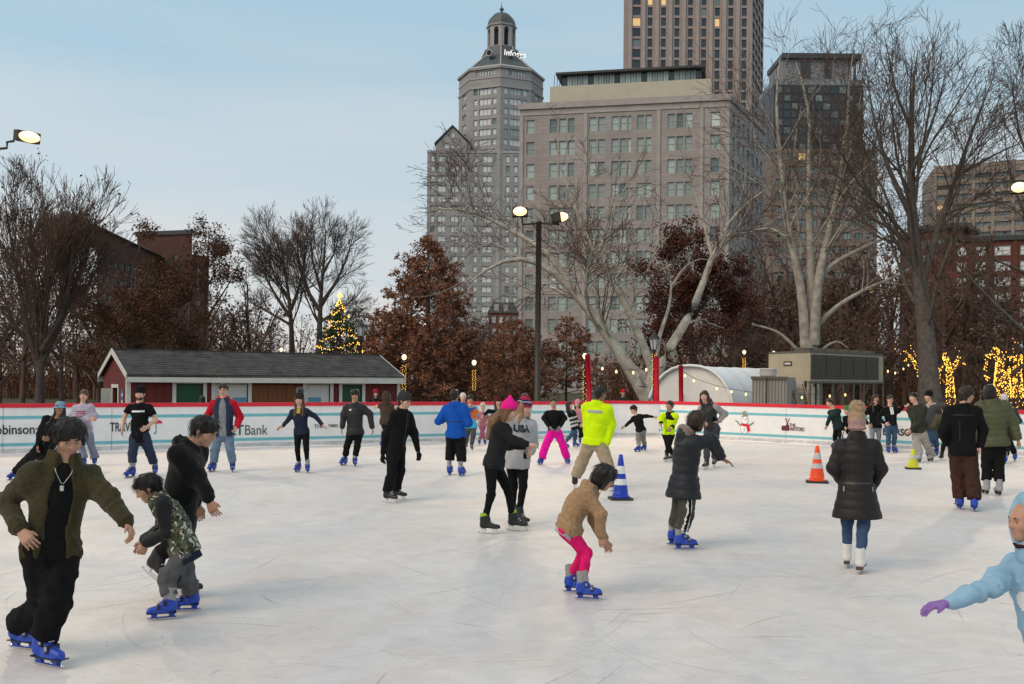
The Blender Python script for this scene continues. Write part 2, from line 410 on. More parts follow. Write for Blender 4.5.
def letters(txt, px0, px1, py, h_px, m, name='lettering', bold=0., spacing=1.):
    P, a = wall_pt(px0, py); Q, _ = wall_pt(px1, py)
    hgt = h_px / F * P[1]; wd = np.linalg.norm((Q - P)[:2])
    me = text_mesh(txt, 1.0, m, .003, spacing, bold); xs = [v.co.x for v in me.vertices]; ys = [v.co.y for v in me.vertices]
    sx = wd / (max(xs) - min(xs)); sy = hgt / .7
    for v in me.vertices: v.co = Vector(((v.co.x - min(xs)) * sx, v.co.y * sy, v.co.z))
    o = link(name, me, bar); o.rotation_euler = (R(90), 0, a)
    n = np.array([math.sin(a), -math.cos(a), 0]) * .009
    o.location = V(P + n - np.array([0, 30, 0])); return o
letters('Robinson+Cole', -12, 66, 434.5, 9.5, m_ink, bold=.012)
letters('TRAVELERS', 110, 150, 431.5, 9, m_ink, bold=.012)
letters('M&T', 219, 243.5, 435.2, 10, m_inkb, bold=.02); letters('Bank', 245, 267.5, 434.8, 10, m_inkg)
letters('THE', 314, 323.5, 428, 3.6, m_inkg, bold=.01); letters('TIMES', 328, 338, 427.2, 3, m_inkg, bold=.01)
letters('CITY', 706, 724, 422.2, 3.6, m_inkg, bold=.01); letters('center', 706, 722, 429.5, 2.4, m_inkg)
letters('THE', 789.5, 795.5, 426.4, 3.0, m_inkm, bold=.02); letters('HARTFORD', 789, 804.5, 430.5, 3.6, m_inkm, bold=.02)
letters('EVERSOURCE', 883, 932, 434.6, 6.5, m_ink, bold=.03)
def emblem(px, py, scale, shapes, name):
    P, a = wall_pt(px, py); mb = MB()
    for k, (pts, m) in enumerate(shapes):
        dy = -.006 - .0015 * k
        mb.prism([(x * scale, dy, z * scale) for x, z in pts], (0, .0055 + .0015 * k, 0), m)
    o = mb.build(name, bar); o.rotation_euler = (0, 0, a); n = np.array([math.sin(a), -math.cos(a), 0]) * .004
    o.location = V(P + n - np.array([0, 30, 0]))
def circ(cx, cz, rx, rz, n=18, a0=0, a1=2*math.pi): return [(cx + rx*math.cos(a0+(a1-a0)*i/n), cz + rz*math.sin(a0+(a1-a0)*i/n)) for i in range(n if a1-a0 > 6 else n+1)]
# red umbrella mark, snowman, stag mark
emblem(156, 423.5, 1., [(circ(0,0,.16,.1,12,0,math.pi), m_red), ([(-.008,0),(.008,0),(.008,-.24),(-.008,-.24)], m_inkg), (circ(-.03,-.24,.03,.03,8,math.pi,2*math.pi), m_inkg)], 'umbrella_mark')
m_snow = mat('print_snow', (.86,.88,.9), .4, var=0); m_hat = mat('print_hat', (.28,.27,.2), .5, var=0); m_or = mat('print_orange', (.7,.2,.03), .5, var=0)
emblem(745, 424, 1., [(circ(0,-.12,.165,.19), m_inkg), (circ(0,-.12,.155,.18), m_snow), (circ(0,.13,.125,.13), m_inkg), (circ(0,.13,.115,.12), m_snow),
    ([(-.11,.21),(.11,.26),(.105,.29),(.06,.28),(.03,.42),(-.10,.39),(-.07,.25),(-.12,.24)], m_hat), ([(-.14,.02),(.13,.0),(.15,-.07),(.2,-.2),(.1,-.26),(.06,-.09),(-.13,-.05)], m_red),
    ([(0,.12),(.0,.15),(.09,.12)], m_or), (circ(-.04,.17,.014,.018,8), m_ink), (circ(.05,.17,.014,.018,8), m_ink), (circ(-.02,-.16,.016,.016,8), m_ink), (circ(-.02,-.22,.016,.016,8), m_ink),
    ([(-.16,-.03),(-.33,.12),(-.345,.11),(-.16,-.06)], m_inkg), ([(.16,-.03),(.31,.07),(.32,.055),(.16,-.06)], m_inkg)], 'snowman_print')
emblem(786.5, 426.5, 1., [([(-.16,-.13),(.09,-.13),(.10,.02),(.06,.06),(.055,.12),(.02,.13),(-.0,.05),(-.04,.02),(-.13,.03),(-.17,-.04)], m_inkm), ([(.03,.12),(-.06,.24),(-.045,.25),(.04,.14)], m_inkm), ([(.05,.12),(.12,.25),(.105,.26),(.04,.14)], m_inkm), ([(.0,.18),(.02,.26),(.03,.26),(.015,.17)], m_inkm)], 'stag_mark')
def snow_ridge():
    rng = np.random.default_rng(8); v, q = [], []
    for p, q_ in zip(WALL[:-1], WALL[1:]):
        p_, d = np.array(p), np.array(q_) - np.array(p); L = np.linalg.norm(d); d = d / L; nrm_ = np.array([d[1], -d[0]]); n = int(L / .12); b = len(v)
        for i in range(n + 1):
            c_ = p_ + d * L * i / n; w_ = .05 + .05 * abs(math.sin(i * .37) + .6 * math.sin(i * .11)) + rng.uniform(0, .03); h_ = .012 + .022 * abs(math.sin(i * .23 + 1)) + rng.uniform(0, .01)
            for o, z in ((.013, h_), (.013 + w_ * .5, h_ * .6), (.013 + w_, .003)): v.append((*(c_ + nrm_ * o), z))
        for i in range(n):
            for k in range(2): a = b + i * 3 + k; q.append((a, a + 1, a + 4, a + 3))
    tag(link('snow_ridge', np_mesh('snow_ridge', np.array(v), quads=np.array(q), mats=[mat('ridge_snow', (.80,.79,.79), .9, var=.08, scale=12, bump=.5, bscale=60)], smooth=True)), 'low ridge of scraped snow along the foot of the boards', 'snow', kind='stuff')
snow_ridge()
# tall red padded posts at the gate
def red_post(px0, py0, px1, py1, d, r, label):
    a, b = at(px0, py0, d), at(px1, py1, d); a[2] = GZ
    o = empty('padded_post', a, 0, label, 'post', 'red padded posts by the rink gate')
    MB().tube([(0,0,0), b - a], r, m_red, 12).build('sleeve', o, smooth=True)
    MB().lathe([(r*.98,0),(r*.7,.03),(0.01,.045)], m_ink, 12).build('cap', o, b - a)
    return o
red_post(591.5, 430, 587.5, 355, 37.0, .10, 'red padded post leaning left, behind the bright yellow jacket')
red_post(656.8, 430, 656.2, 357, 34.5, .10, 'red padded post in front of the tent\'s left edge, tallest of two')
red_post(681.4, 430, 680.9, 366, 36.3, .085, 'thinner red padded post before the tent\'s doorway')
# ================================================================ buildings
def glass(name, col, rough=.12, lit=None, var=.35):
    m = bpy.data.materials.new(name); m.use_nodes = True; t = m.node_tree; b = t.nodes['Principled BSDF']
    oi = t.nodes.new('ShaderNodeObjectInfo'); tc = t.nodes.new('ShaderNodeTexCoord')
    r = t.nodes.new('ShaderNodeValToRGB'); e = r.color_ramp.elements
    e[0].color = tuple(c * (1 - var) for c in col) + (1,); e[1].color = tuple(min(1, c * (1 + var)) for c in col) + (1,)
    t.links.new(oi.outputs['Random'], r.inputs[0])
    n = t.nodes.new('ShaderNodeTexNoise'); n.inputs['Scale'].default_value = .8; t.links.new(tc.outputs['Object'], n.inputs['Vector'])
    mx = t.nodes.new('ShaderNodeMixRGB'); mx.blend_type = 'MULTIPLY'; mx.inputs[0].default_value = .5
    t.links.new(r.outputs[0], mx.inputs[1]); t.links.new(n.outputs['Color'], mx.inputs[2]); t.links.new(mx.outputs[0], b.inputs['Base Color'])
    b.inputs['Roughness'].default_value = rough; b.inputs['Specular IOR Level'].default_value = .8
    if lit: b.inputs['Emission Color'].default_value = tuple(lit[:3]) + (1,); b.inputs['Emission Strength'].default_value = lit[3]
    return m
def stone(name, col, var=.12, scale=.25, bl=None, rough=.9):
    """masonry: coursed blocks by brick texture, stained by large noise"""
    m = bpy.data.materials.new(name); m.use_nodes = True; t = m.node_tree; b = t.nodes['Principled BSDF']; L = t.links.new
    tc = t.nodes.new('ShaderNodeTexCoord'); n = t.nodes.new('ShaderNodeTexNoise'); n.inputs['Scale'].default_value = scale; n.inputs['Detail'].default_value = 8; n.inputs['Roughness'].default_value = .65
    L(tc.outputs['Object'], n.inputs['Vector'])
    r = t.nodes.new('ShaderNodeValToRGB'); e = r.color_ramp.elements; e[0].position = .3; e[1].position = .7
    e[0].color = tuple(c * (1 - var) for c in col) + (1,); e[1].color = tuple(c * (1 + var) for c in col) + (1,); L(n.outputs['Fac'], r.inputs[0])
    out = r.outputs[0]
    if bl:
        mp = t.nodes.new('ShaderNodeMapping'); mp.inputs['Rotation'].default_value = (R(90), 0, 0); L(tc.outputs['Object'], mp.inputs[0])
        br = t.nodes.new('ShaderNodeTexBrick'); br.inputs['Scale'].default_value = 1; br.inputs['Brick Width'].default_value = bl[0]; br.inputs['Row Height'].default_value = bl[1]; br.inputs['Mortar Size'].default_value = bl[2]
        br.inputs['Color1'].default_value = (1,1,1,1); br.inputs['Color2'].default_value = (.84,.84,.84,1); br.inputs['Mortar'].default_value = (.72,.7,.68,1); L(mp.outputs[0], br.inputs[0])
        mx = t.nodes.new('ShaderNodeMixRGB'); mx.blend_type = 'MULTIPLY'; mx.inputs[0].default_value = .8; L(out, mx.inputs[1]); L(br.outputs[0], mx.inputs[2]); out = mx.outputs[0]
    L(out, b.inputs['Base Color']); b.inputs['Roughness'].default_value = rough; return m
def facade(mb, W, H, holes, m, M, depth=.4, z0=0.):
    xs = sorted({0., W} | {h[0] for h in holes} | {h[1] for h in holes}); zs = sorted({z0, H} | {h[2] for h in holes} | {h[3] for h in holes})
    T = lambda x, y, z: tuple(M @ Vector((x, y, z)))
    for i in range(len(xs) - 1):
        run = None
        for j in range(len(zs) - 1):
            cx, cz = (xs[i] + xs[i+1]) / 2, (zs[j] + zs[j+1]) / 2
            hole = any(h[0] < cx < h[1] and h[2] < cz < h[3] for h in holes)
            if not hole:
                if run is None: run = zs[j]
            if run is not None and (hole or j == len(zs) - 2):
                top = zs[j] if hole else zs[j+1]
                mb.add([T(xs[i],0,run), T(xs[i+1],0,run), T(xs[i+1],0,top), T(xs[i],0,top)], [(0,1,2,3)], m); run = None
    for a, b, c, d in holes:
        mb.add([T(a,0,c),T(b,0,c),T(b,0,d),T(a,0,d),T(a,depth,c),T(b,depth,c),T(b,depth,d),T(a,depth,d)], [(0,4,5,1),(1,5,6,2),(2,6,7,3),(3,7,4,0)], m)
_wm = {}
def window_mesh(w_, h_, gm, fm, nx=1, nz=2, depth=.3, sill=None):
    key = (round(w_, 2), round(h_, 2), gm.name, fm.name, nx, nz, round(depth, 2), sill.name if sill else 0)
    if key in _wm: return _wm[key]
    mb = MB(); f = min(.1, w_ * .06)
    mb.add([(0,depth,0),(w_,depth,0),(w_,depth,h_),(0,depth,h_)], [(0,1,2,3)], gm)
    y0, y1 = depth - .12, depth - .002
    mb.box((0,y0,0),(f,y1,h_),fm).box((w_-f,y0,0),(w_,y1,h_),fm).box((f,y0,0),(w_-f,y1,f),fm).box((f,y0,h_-f),(w_-f,y1,h_),fm)
    for i in range(1, nx): x = w_*i/nx; mb.box((x-f/2,y0+.02,f),(x+f/2,y1,h_-f),fm)
    for j in range(1, nz): z = h_*j/nz; mb.box((f,y0+.03,z-f/2),(w_-f,y1-.001,z+f/2),fm)
    if sill: mb.box((-.1,-.12,-.18),(w_+.1,.05,-.002),sill)
    _wm[key] = mb.mesh('window'); return _wm[key]
def put_windows(root, holes, M, gms, fm, rng, nxf=lambda w: 1, nz=2, depth=.3, sill=None):
    for a, b, c, d in holes:
        g_ = gms[0] if len(gms) == 1 or rng.random() > .12 else rng.choice(gms[1:])
        o = link('window', window_mesh(b - a, d - c, g_, fm, nxf(b - a), nz, depth, sill), root)
        o.matrix_local = M @ Matrix.Translation((a, 0, c))
def frame_from(p, q):
    """local frame at p with x towards q (plan), y into the building (left of travel)"""
    d = np.array(q) - np.array(p); L = float(np.linalg.norm(d)); a = math.atan2(d[1], d[0])
    return L, Matrix.Translation((p[0], p[1], 0)) @ Matrix.Rotation(a, 4, 'Z')
def plan(px, d, py=380): return np.array(at(px, py, d)[:2])
m_dark = mat('void_dark', (.015,.015,.018), .8, var=0)
fr_w = mat('frame_pale', (.42,.42,.40), .6, var=.1); fr_d = mat('frame_dark', (.06,.06,.065), .5, var=.1)
g_pale = glass('glass_pale', (.50,.57,.54)); g_mid = glass('glass_mid', (.22,.28,.285)); g_dk = glass('glass_dark', (.035,.042,.05), .08)
g_sky = glass('glass_sky', (.95,1,1), .1, var=.12); g_lit = glass('glass_lit', (.4,.3,.15), .3, (1,.62,.25,.7))  # glass_sky: bright sky reflection painted into the near-white base colour
def shell(root, corners, H, m, holes_by_side, name='wall', z0=GZ, roof=True, rm=None, depth=.4):
    """corners: plan points, counter-clockwise seen from above so that outside lies to the right; returns frames"""
    base = np.array(root.location[:2]); mb = MB(); fr = []
    n = len(corners)
    for i in range(n):
        p, q = np.array(corners[i]) - base, np.array(corners[(i+1) % n]) - base
        L, M = frame_from(p, q); fr.append((L, M))
        facade(mb, L, H, holes_by_side.get(i, []), m, M, depth, z0)
    o = mb.build(name, root)
    core = MB(); cen = np.mean([np.array(c) - base for c in corners], 0)
    ins = [(lambda v: v * (1 - 2.2 * depth / max(np.linalg.norm(v), 1)))(np.array(c) - base - cen) + cen for c in corners]
    if roof:
        r_ = MB(); pts = [(c[0]-base[0], c[1]-base[1], H - .6) for c in map(np.array, corners)]
        r_.add(pts, [tuple(range(n))], rm or m_dark); r_.build('roof', root)
    return fr
rng = random.Random(4)

# ---- pale stone office block (centre)
m_lime = stone('pinkish_limestone', (.41,.365,.345), .18, .12, (2.2,.75,.04))
m_cream = mat('cream_render', (.58,.53,.42), .9, var=.06, scale=.4); m_limetrim = mat('limestone_trim', (.44,.395,.375), .9, var=.12, scale=.6)
PL, PR, PB = plan(519, 193, 200), plan(729, 185, 200), plan(764.5, 211, 200); PBL = PL + (PB - PR)
S = empty('stone_office_block', (PL[0], PL[1], 0), 0, 'broad pinkish stone office block with cream penthouse on top, behind the sycamore', 'building')
HB = 55.2; Lf = np.linalg.norm(PR - PL)
def tfront(px):       # distance along the front for an image column
    r = ray(px, 200); d = PR - PL; Mx = np.array([[r[0], -d[0]], [r[1], -d[1]]]); return float(np.linalg.solve(Mx, PL)[1] * Lf)
hol = []; pil = []
cols = [(526,534)] + [(549,557),(558.5,566),(567.5,574)] + [(588.5,596),(597.5,604.5)] + [(611,618),(619.5,626),(627,630.5)] + [(636.5,643.5),(645,651)] + [(667,674.5),(676,683),(684.5,692)] + [(710,719.5)]
for i in range(13):
    zc = HB - 4.3 - 4.28 * i
    for a, b in cols:
        x0, x1 = tfront(a), tfront(b); hol.append((x0, x1, zc - 1.35, zc + 1.35))
hol = [h for h in hol if h[2] > .5]
side = []; Ls = np.linalg.norm(PB - PR)
for i in range(13):
    zc = HB - 4.3 - 4.28 * i
    if zc < 2: continue
    for k in range(7): x = 2 + k * 3.85; side.append((x, x + 1.7, zc - 1.35, zc + 1.35))
fr = shell(S, [PL, PR, PB, PBL], HB, m_lime, {0: hol, 1: side}, depth=.35)
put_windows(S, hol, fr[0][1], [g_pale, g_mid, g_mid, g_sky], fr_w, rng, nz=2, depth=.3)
put_windows(S, side, fr[1][1], [g_pale, g_mid, g_mid], fr_w, rng, nz=2, depth=.3)
L0, M0 = fr[0]; L1, M1 = fr[1]
for px in (521, 585, 658, 701, 727): # shallow pilaster strips
    x = tfront(px); MB().box((x-.35,-.22,GZ),(x+.35,-.005,HB-2.2),m_limetrim,M0).build('pilaster', S)
MB().box((-.3,-.3,HB-.9),(L0+.3,-.006,HB+.25),m_limetrim,M0).box((.305,-.3,HB-.9),(L1,-.006,HB+.25),m_limetrim,M1).build('cornice', S)
MB().box((-.05,-.14,HB-2.1),(L0+.05,-.007,HB-1.75),m_limetrim,M0).build('string_course', S)
# penthouse
def inset_box(a_px, b_px, back, dep, z0, z1, m, name, par=S):
    x0, x1 = tfront(a_px), tfront(b_px)
    return MB().box((x0, back, z0), (x1, back + dep, z1), m, M0).build(name, par)
inset_box(545.5, 709.5, 4.0, 18, HB - .55, HB + 4.5, m_cream, 'penthouse_wall')
m_slab = mat('roof_slab', (.06,.062,.066), .6, var=.1)
gp = inset_box(556, 701, 5.0, 15, HB + 4.52, HB + 4.65, m_slab, 'terrace_deck')
xa, xb = tfront(556.5), tfront(700)
nn = 26
for i in range(nn):
    x = xa + (xb - xa) * i / nn; ww = (xb - xa) / nn
    o = link('glazed_bay', window_mesh(ww, 2.2, g_pale if i % 5 else g_dk, fr_d, 2, 1, .25), S); o.matrix_local = M0 @ Matrix.Translation((x, 5.2, HB + 4.65))
inset_box(557, 699.5, 5.6, 12, HB + 4.65, HB + 6.85, m_dark, 'penthouse_core')
inset_box(551, 704, 4.2, 16, HB + 6.87, HB + 7.3, m_slab, 'roof_slab')
inset_box(588, 594, 9, 3, HB + 7.31, HB + 8.4, fr_d, 'roof_vent')
for px in (549.5, 552.5, 555):
    x = tfront(px); MB().box((x-.05,4.4,HB+4.5),(x+.05,4.5,HB+6.85),fr_d,M0).build('terrace_post', S)

# ---- domed octagonal tower with stepped block (left of centre)
m_gran = stone('grey_granite', (.38,.37,.375), .12, .08, (3,1.2,.05)); m_grantrim = mat('granite_trim', (.41,.395,.395), .85, var=.1, scale=.4)
m_copper = mat('dark_copper_roof', (.085,.10,.105), .55, var=.2, scale=.3, spec=.5)
DT = 421.; KT = DT / F
tz = lambda py: EYE + (HZ - py) * KT
TC = plan(501, DT + 18, 90); KT0 = KT; KT = (DT + 18) / F
TW = empty('domed_tower', (TC[0], TC[1], 0), 0, 'tall grey octagonal tower with domed lantern and lit sign', 'building')
RT = 42 * KT; oc = [TC + RT * np.array([math.cos(R(-90 + 45*k)), math.sin(R(-90 + 45*k))]) for k in range(8)]
Hc = tz(80); fl = 4.33; Lo = 2 * RT * math.sin(R(22.5)); hs = {}
for k in (7, 0):
    h_ = []
    for i in range(12):
        zc = tz(89) - fl * i - 1.5
        if i == 0:
            continue
        h_ += [(Lo*.5-2.7, Lo*.5+2.7, zc-1.35, zc+1.35), (Lo*.5-5.3, Lo*.5-3.5, zc-1.2, zc+1.2), (Lo*.5+3.5, Lo*.5+5.3, zc-1.2, zc+1.2)]
    zc = tz(80)
    for j in range(7): x = Lo*.5 - 4.4 + j * 1.32; h_.append((x, x + .95, zc - 2.9, zc - 1.0))
    hs[k] = h_
for k in (6, 1): hs[k] = [(Lo*.5-2.4, Lo*.5+2.4, tz(89)-fl*i-2.6, tz(89)-fl*i-.6) for i in range(1, 9)]
fr = shell(TW, oc, Hc, m_gran, hs, depth=.5)
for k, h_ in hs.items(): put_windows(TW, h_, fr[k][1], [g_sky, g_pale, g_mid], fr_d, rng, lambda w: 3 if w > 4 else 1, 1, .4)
def octa(mb, r0, z0, r1, z1, m):
    v = [(r*math.sin(R(45*k)), -r*math.cos(R(45*k)), z) for r, z in ((r0, z0), (r1, z1)) for k in range(8)]
    mb.add(v, [(k, (k+1) % 8, (k+1) % 8 + 8, k + 8) for k in range(8)], m); return mb
b_ = MB(); octa(b_, RT + .7, Hc - .4, RT + .9, Hc + .5, m_grantrim); octa(b_, RT+.9, Hc+.5, RT-.4, Hc+1.4, m_grantrim); octa(b_, RT+.25, Hc-4.3, RT+.25, Hc-3.6, m_grantrim); octa(b_, RT + .45, tz(99), RT+.45, tz(97), m_grantrim); b_.build('cornice', TW)
rl = 14.2 * KT
b_ = MB(); octa(b_, RT - 1.0, Hc + 1.2, rl + 2.4, tz(60), m_copper); octa(b_, rl+2.4, tz(60), rl + .5, tz(50), m_copper); b_.build('roof', TW)
for k in range(8): # ribs down the roof edges
    a = R(45*k); d = np.array([math.sin(a), -math.cos(a)])
    MB().tube([(*(d*(RT-.8)), Hc+1.3), (*(d*(rl+2.5)), tz(60)+.05), (*(d*(rl+.6)), tz(50))], .35, m_grantrim, 4).build('roof_rib', TW)
b_ = MB(); hl = []; Ll = 2 * rl * math.sin(R(22.5))
zl0, zl1 = tz(54), tz(29)
lant = MB()
for k in range(8):
    a0 = R(-90 + 45*k); a1 = a0 + R(45); p = rl*np.array([math.cos(a0), math.sin(a0)]); q = rl*np.array([math.cos(a1), math.sin(a1)])
    L_, M_ = frame_from(p, q); hh = (L_*.28, L_*.72, zl0 + 2.2, zl1 - 2.0); facade(lant, L_, zl1, [hh], m_grantrim, M_, .8, zl0)
    MB().prism([tuple(M_ @ Vector((L_*.5 + L_*.22*math.cos(t), .02, zl1 - 2.0 + 1.3*math.sin(t)))) for t in np.linspace(0, math.pi, 9)], tuple(M_.to_3x3() @ Vector((0,-.12,0))), m_dark).build('arch_head', TW)
lant.build('lantern_wall', TW)
octa(MB(), rl-.9, zl0, rl-.9, zl1, m_dark).build('lantern_core', TW)
b_ = MB(); octa(b_, rl+.5, zl1, rl+.6, zl1+.7, m_grantrim); octa(b_, rl+.6, zl1+.7, rl-.2, zl1+1, m_grantrim); b_.build('lantern_cornice', TW)
b_ = MB(); pr = [(rl*math.cos(t), zl1+.9 + (tz(15)-zl1)*math.sin(t)) for t in np.linspace(0, math.pi/2*.93, 8)]
for (r0, z0), (r1, z1) in zip(pr[:-1], pr[1:]): octa(b_, r0, z0, r1, z1, m_copper)
b_.build('dome', TW)
MB().lathe([(1.1,tz(16)),(1.3,tz(14)),(.6,tz(13)),(.5,tz(11.5)),(1.0,tz(10)),(.9,tz(8.8)),(.25,tz(7.5)),(.16,tz(5)),(.05,tz(2.5))], m_copper, 10).build('spire', TW, smooth=True)
for k in (7, 0):   # round dormer windows on the roof
    a = R(-90 + 45*(k+.5)); d = np.array([math.cos(a), math.sin(a)]); z = tz(62)
    o = MB().tube([(*(d*(RT*.55)), z), (*(d*(RT*.72)), z)], 1.5, m_grantrim, 14).build('round_dormer', TW)
    MB().tube([(*(d*(RT*.721)), z), (*(d*(RT*.726)), z)], 1.05, m_dark, 14).build('pane', o)
m_sign = mat('sign_white', (.9,.9,.9), .5, var=0, emit=(1,.97,.9), estr=.75)
me = text_mesh('Infosys', 3.5, m_sign, .15, 1.0, 0.); o = link('lit_sign', me, TW); o.rotation_euler = (R(90), R(5), R(8)); o.location = V((1.2, -RT*.90, tz(67.2)))
MB().box((1.0,-RT*.90+.25,tz(68.3)),(10,-RT*.90+.4,tz(67.7)),fr_d).build('sign_rail', TW)
# stepped block in front of the tower
KT = KT0
BW = empty('stepped_block', (*plan(427, DT, 200), 0), 0, 'grey lower office block with small gable, standing before the domed tower', 'building')
c0, c1 = plan(427, DT, 200), plan(545, DT, 200); Wb = c1[0] - c0[0]; Hb = tz(152); hol = []
for i in range(34):
    zc = Hb - 3.0 - i * 4.25
    if zc < 3: break
    for px, wp in ((432.5,4),(441.5,8),(454.5,8),(463.5,4),(475.5,4),(487,10),(498.5,4),(507.5,4),(515.5,4)):
        x = (px - 427) * KT; w_ = wp * KT / 2; hol.append((x - w_, x + w_, zc - 1.3, zc + 1.3))
fr = shell(BW, [c0, c1, c1 + (0, 14), c0 + (0, 14)], Hb, m_gran, {0: hol}, depth=.5)
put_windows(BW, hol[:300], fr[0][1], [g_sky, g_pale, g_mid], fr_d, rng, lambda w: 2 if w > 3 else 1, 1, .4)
if len(hol) > 300:
    st = MB()
    for a, b, c, d in hol[300:]: st.add([(a,.4,c),(b,.4,c),(b,.4,d),(a,.4,d)], [(0,1,2,3)], g_pale)
    tag(st.build('lower_windows', BW), kind='stuff')
gx0, gx1, gxm = (435-427)*KT, (470-427)*KT, (452-427)*KT
gb = MB().prism([(gx0,-.3,Hb),(gx1,-.3,Hb),(gx1,-.3,tz(146)),(gxm,-.3,tz(128)),(gx0,-.3,tz(146))], (0, 9, 0), m_gran).build('gable', BW)
rf = MB()
for a, b in ((gx0-.4, tz(145.4)), (gx1+.4, tz(145.4))): rf.prism([(a,-.9,b),(gxm,-.9,tz(127.2)),(gxm,-.9,tz(125.6)),(a,-.9,b+.7)], (0, 10.2, 0), m_copper)
rf.build('gable_roof', BW)
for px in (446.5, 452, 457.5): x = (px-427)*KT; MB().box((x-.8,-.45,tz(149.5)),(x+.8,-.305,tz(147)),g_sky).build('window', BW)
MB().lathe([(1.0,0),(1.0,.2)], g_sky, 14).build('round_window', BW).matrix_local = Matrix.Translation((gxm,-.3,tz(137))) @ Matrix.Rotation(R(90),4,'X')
MB().box((-.2,-.25,Hb-.6),(Wb,-.006,Hb+.4),m_grantrim).build('cornice', BW)

# ---- tall brown office tower (cut by the top of the frame)
m_pinkg = stone('pink_granite', (.39,.325,.30), .10, .1); m_pinkt = mat('pink_granite_bay', (.44,.375,.345), .85, var=.1, scale=.3)
DC = 430.; KC = DC / F; q0, q1 = plan(623.5, DC, 40), plan(752, DC, 40); q2 = plan(763.5, DC + 34, 40)
CT = empty('tall_office_tower', (*q0, 0), 0, 'tallest brown stone tower with rows of dark windows, cut off by the sky edge', 'building')
Wc = q1[0] - q0[0]; Hc2 = 182.; hol = []
for i in range(42):
    zc = 180 - i * 4.55
    if zc < 40: break
    for k in range(9):
        x = (636.5 + k * 13.45 - 623.5) * KC; w_ = (3.9 if k == 0 else 2.45) * KC; hol.append((x - w_, x + w_, zc - 1.75, zc + 1.75))
sd = []
Ls = np.linalg.norm(q2 - q1)
for i in range(24):
    zc = 180 - i * 4.55
    for k in range(4): sd.append((2 + k * 8.6, 9 + k * 8.6, zc - 1.6, zc + 1.6))
sd = [s for s in sd if s[1] < Ls]
fr = shell(CT, [q0, q1, q2, q2 - (Wc, 0)], Hc2, m_pinkg, {0: hol, 1: sd}, depth=.6)
put_windows(CT, hol[:300], fr[0][1], [g_dk, g_mid, g_lit], fr_d, rng, nz=1, depth=.5)
st = MB()
for a, b, c, d in hol[300:]: st.add([(a,.5,c),(b,.5,c),(b,.5,d),(a,.5,d)], [(0,1,2,3)], g_dk)
tag(st.build('lower_windows', CT), kind='stuff')
put_windows(CT, sd, fr[1][1], [g_mid, g_pale], fr_d, rng, lambda w: 3, 1, .5)
for k in range(10):
    x = (629.8 + k * 13.45 - 623.5) * KC
    if x < Wc - .5: MB().box((x-.75,-.7,40),(x+.75,-.008,Hc2),m_pinkt).build('pier', CT)

# ---- dark glass slab behind the right sycamore
m_brst = stone('brown_stone', (.24,.195,.17), .12, .15); m_dgl = mat('dark_cladding', (.05,.056,.064), .35, var=.2, scale=.2, spec=.6); m_conc = mat('pale_cladding', (.25,.27,.29), .6, var=.1, scale=.2)
DG = 300.; KG = DG / F; g0, g1 = plan(772, DG, 120), plan(878, DG, 120)
DS = empty('dark_glass_block', (*g0, 0), 0, 'dark glass office block on a brown stone base, seen through bare branches', 'building')
gz = lambda py: EYE + (382.5 - py) * KG
Wg = g1[0] - g0[0]; hol = []
for i in range(18):
    zc = gz(156) - i * 4.0
    for k in range(9): x = 1.2 + k * 3.45; hol.append((x, x + 2.3, zc - 1.2, zc + 1.0))
hol = [h for h in hol if h[2] > 1]
fr = shell(DS, [g0, g1, g1 + (4, 22), g0 + (0, 22)], gz(149), m_brst, {0: hol}, depth=.4)
put_windows(DS, hol, fr[0][1], [g_mid, g_dk, g_dk, g_lit], fr_d, rng, lambda w: 2, 1, .3)
xg = lambda px: (px - 772) * KG
MB().box((xg(774),.6,gz(149)+.01),(xg(864),21,gz(84)),m_dgl).build('glass_storeys', DS)
for i in range(8):
    for k in range(11):
        x = xg(776) + k * (xg(863)-xg(776))/11; z = gz(84) - 2.6 - i * 2.45
        o = link('glass_panel', window_mesh(2.2, 2.1, g_dk if (i*7+k*5) % 4 else g_mid, fr_d, 1, 1, .05), DS); o.location = (x, .5, z)
MB().box((xg(774.5),1.2,gz(84)+.01),(xg(863),20,gz(78)),m_conc).build('parapet_band', DS)
MB().box((xg(784),2.0,gz(78)+.01),(xg(850),18,gz(57)),m_conc).build('plant_room', DS)
for a, b in ((802,812),(826,833)): MB().box((xg(a),1.8,gz(76)),(xg(b),1.99,gz(59)),m_dgl).build('louvre_bay', DS)
MB().box((xg(782.5),.8,gz(57)+.01),(xg(862),19,gz(52)),m_dgl).build('roof_slab', DS)
for px in (851, 857): MB().box((xg(px)-.3,2,gz(78)),(xg(px)+.3,2.8,gz(57)),m_dgl).build('roof_column', DS)

# ---- banded beige tower at the right edge
m_beige = stone('beige_concrete', (.34,.285,.24), .1, .1)
DR = 330.; KR = DR / F; r0, r1 = plan(935, DR + 10, 200), plan(1075, DR - 8, 200)
BT = empty('banded_tower', (*r0, 0), 0, 'beige office tower with horizontal window bands, at the far right edge', 'building')
Lr = np.linalg.norm(r1 - r0); hol = []; Hr = EYE + (384 - 160) * KR
npier = 7; bay = Lr / npier
for i in range(24):
    zc = Hr - 4.2 - i * 3.3
    if zc < 20: break
    for k in range(npier): hol.append((k*bay + .6, (k+1)*bay - .6, zc - .75, zc + .75))
fr = shell(BT, [r0, r1, r1 + (8, 30), r0 + (8, 30)], Hr, m_beige, {0: hol}, depth=.8)
put_windows(BT, hol, fr[0][1], [g_mid, g_mid, g_dk, g_dk, g_lit], fr_d, rng, lambda w: 4, 1, .6)
for k in range(npier + 1): MB().box((k*bay-.45,-.5,15),(k*bay+.45,-.008,Hr+.3),m_beige,fr[0][1]).build('pier', BT)

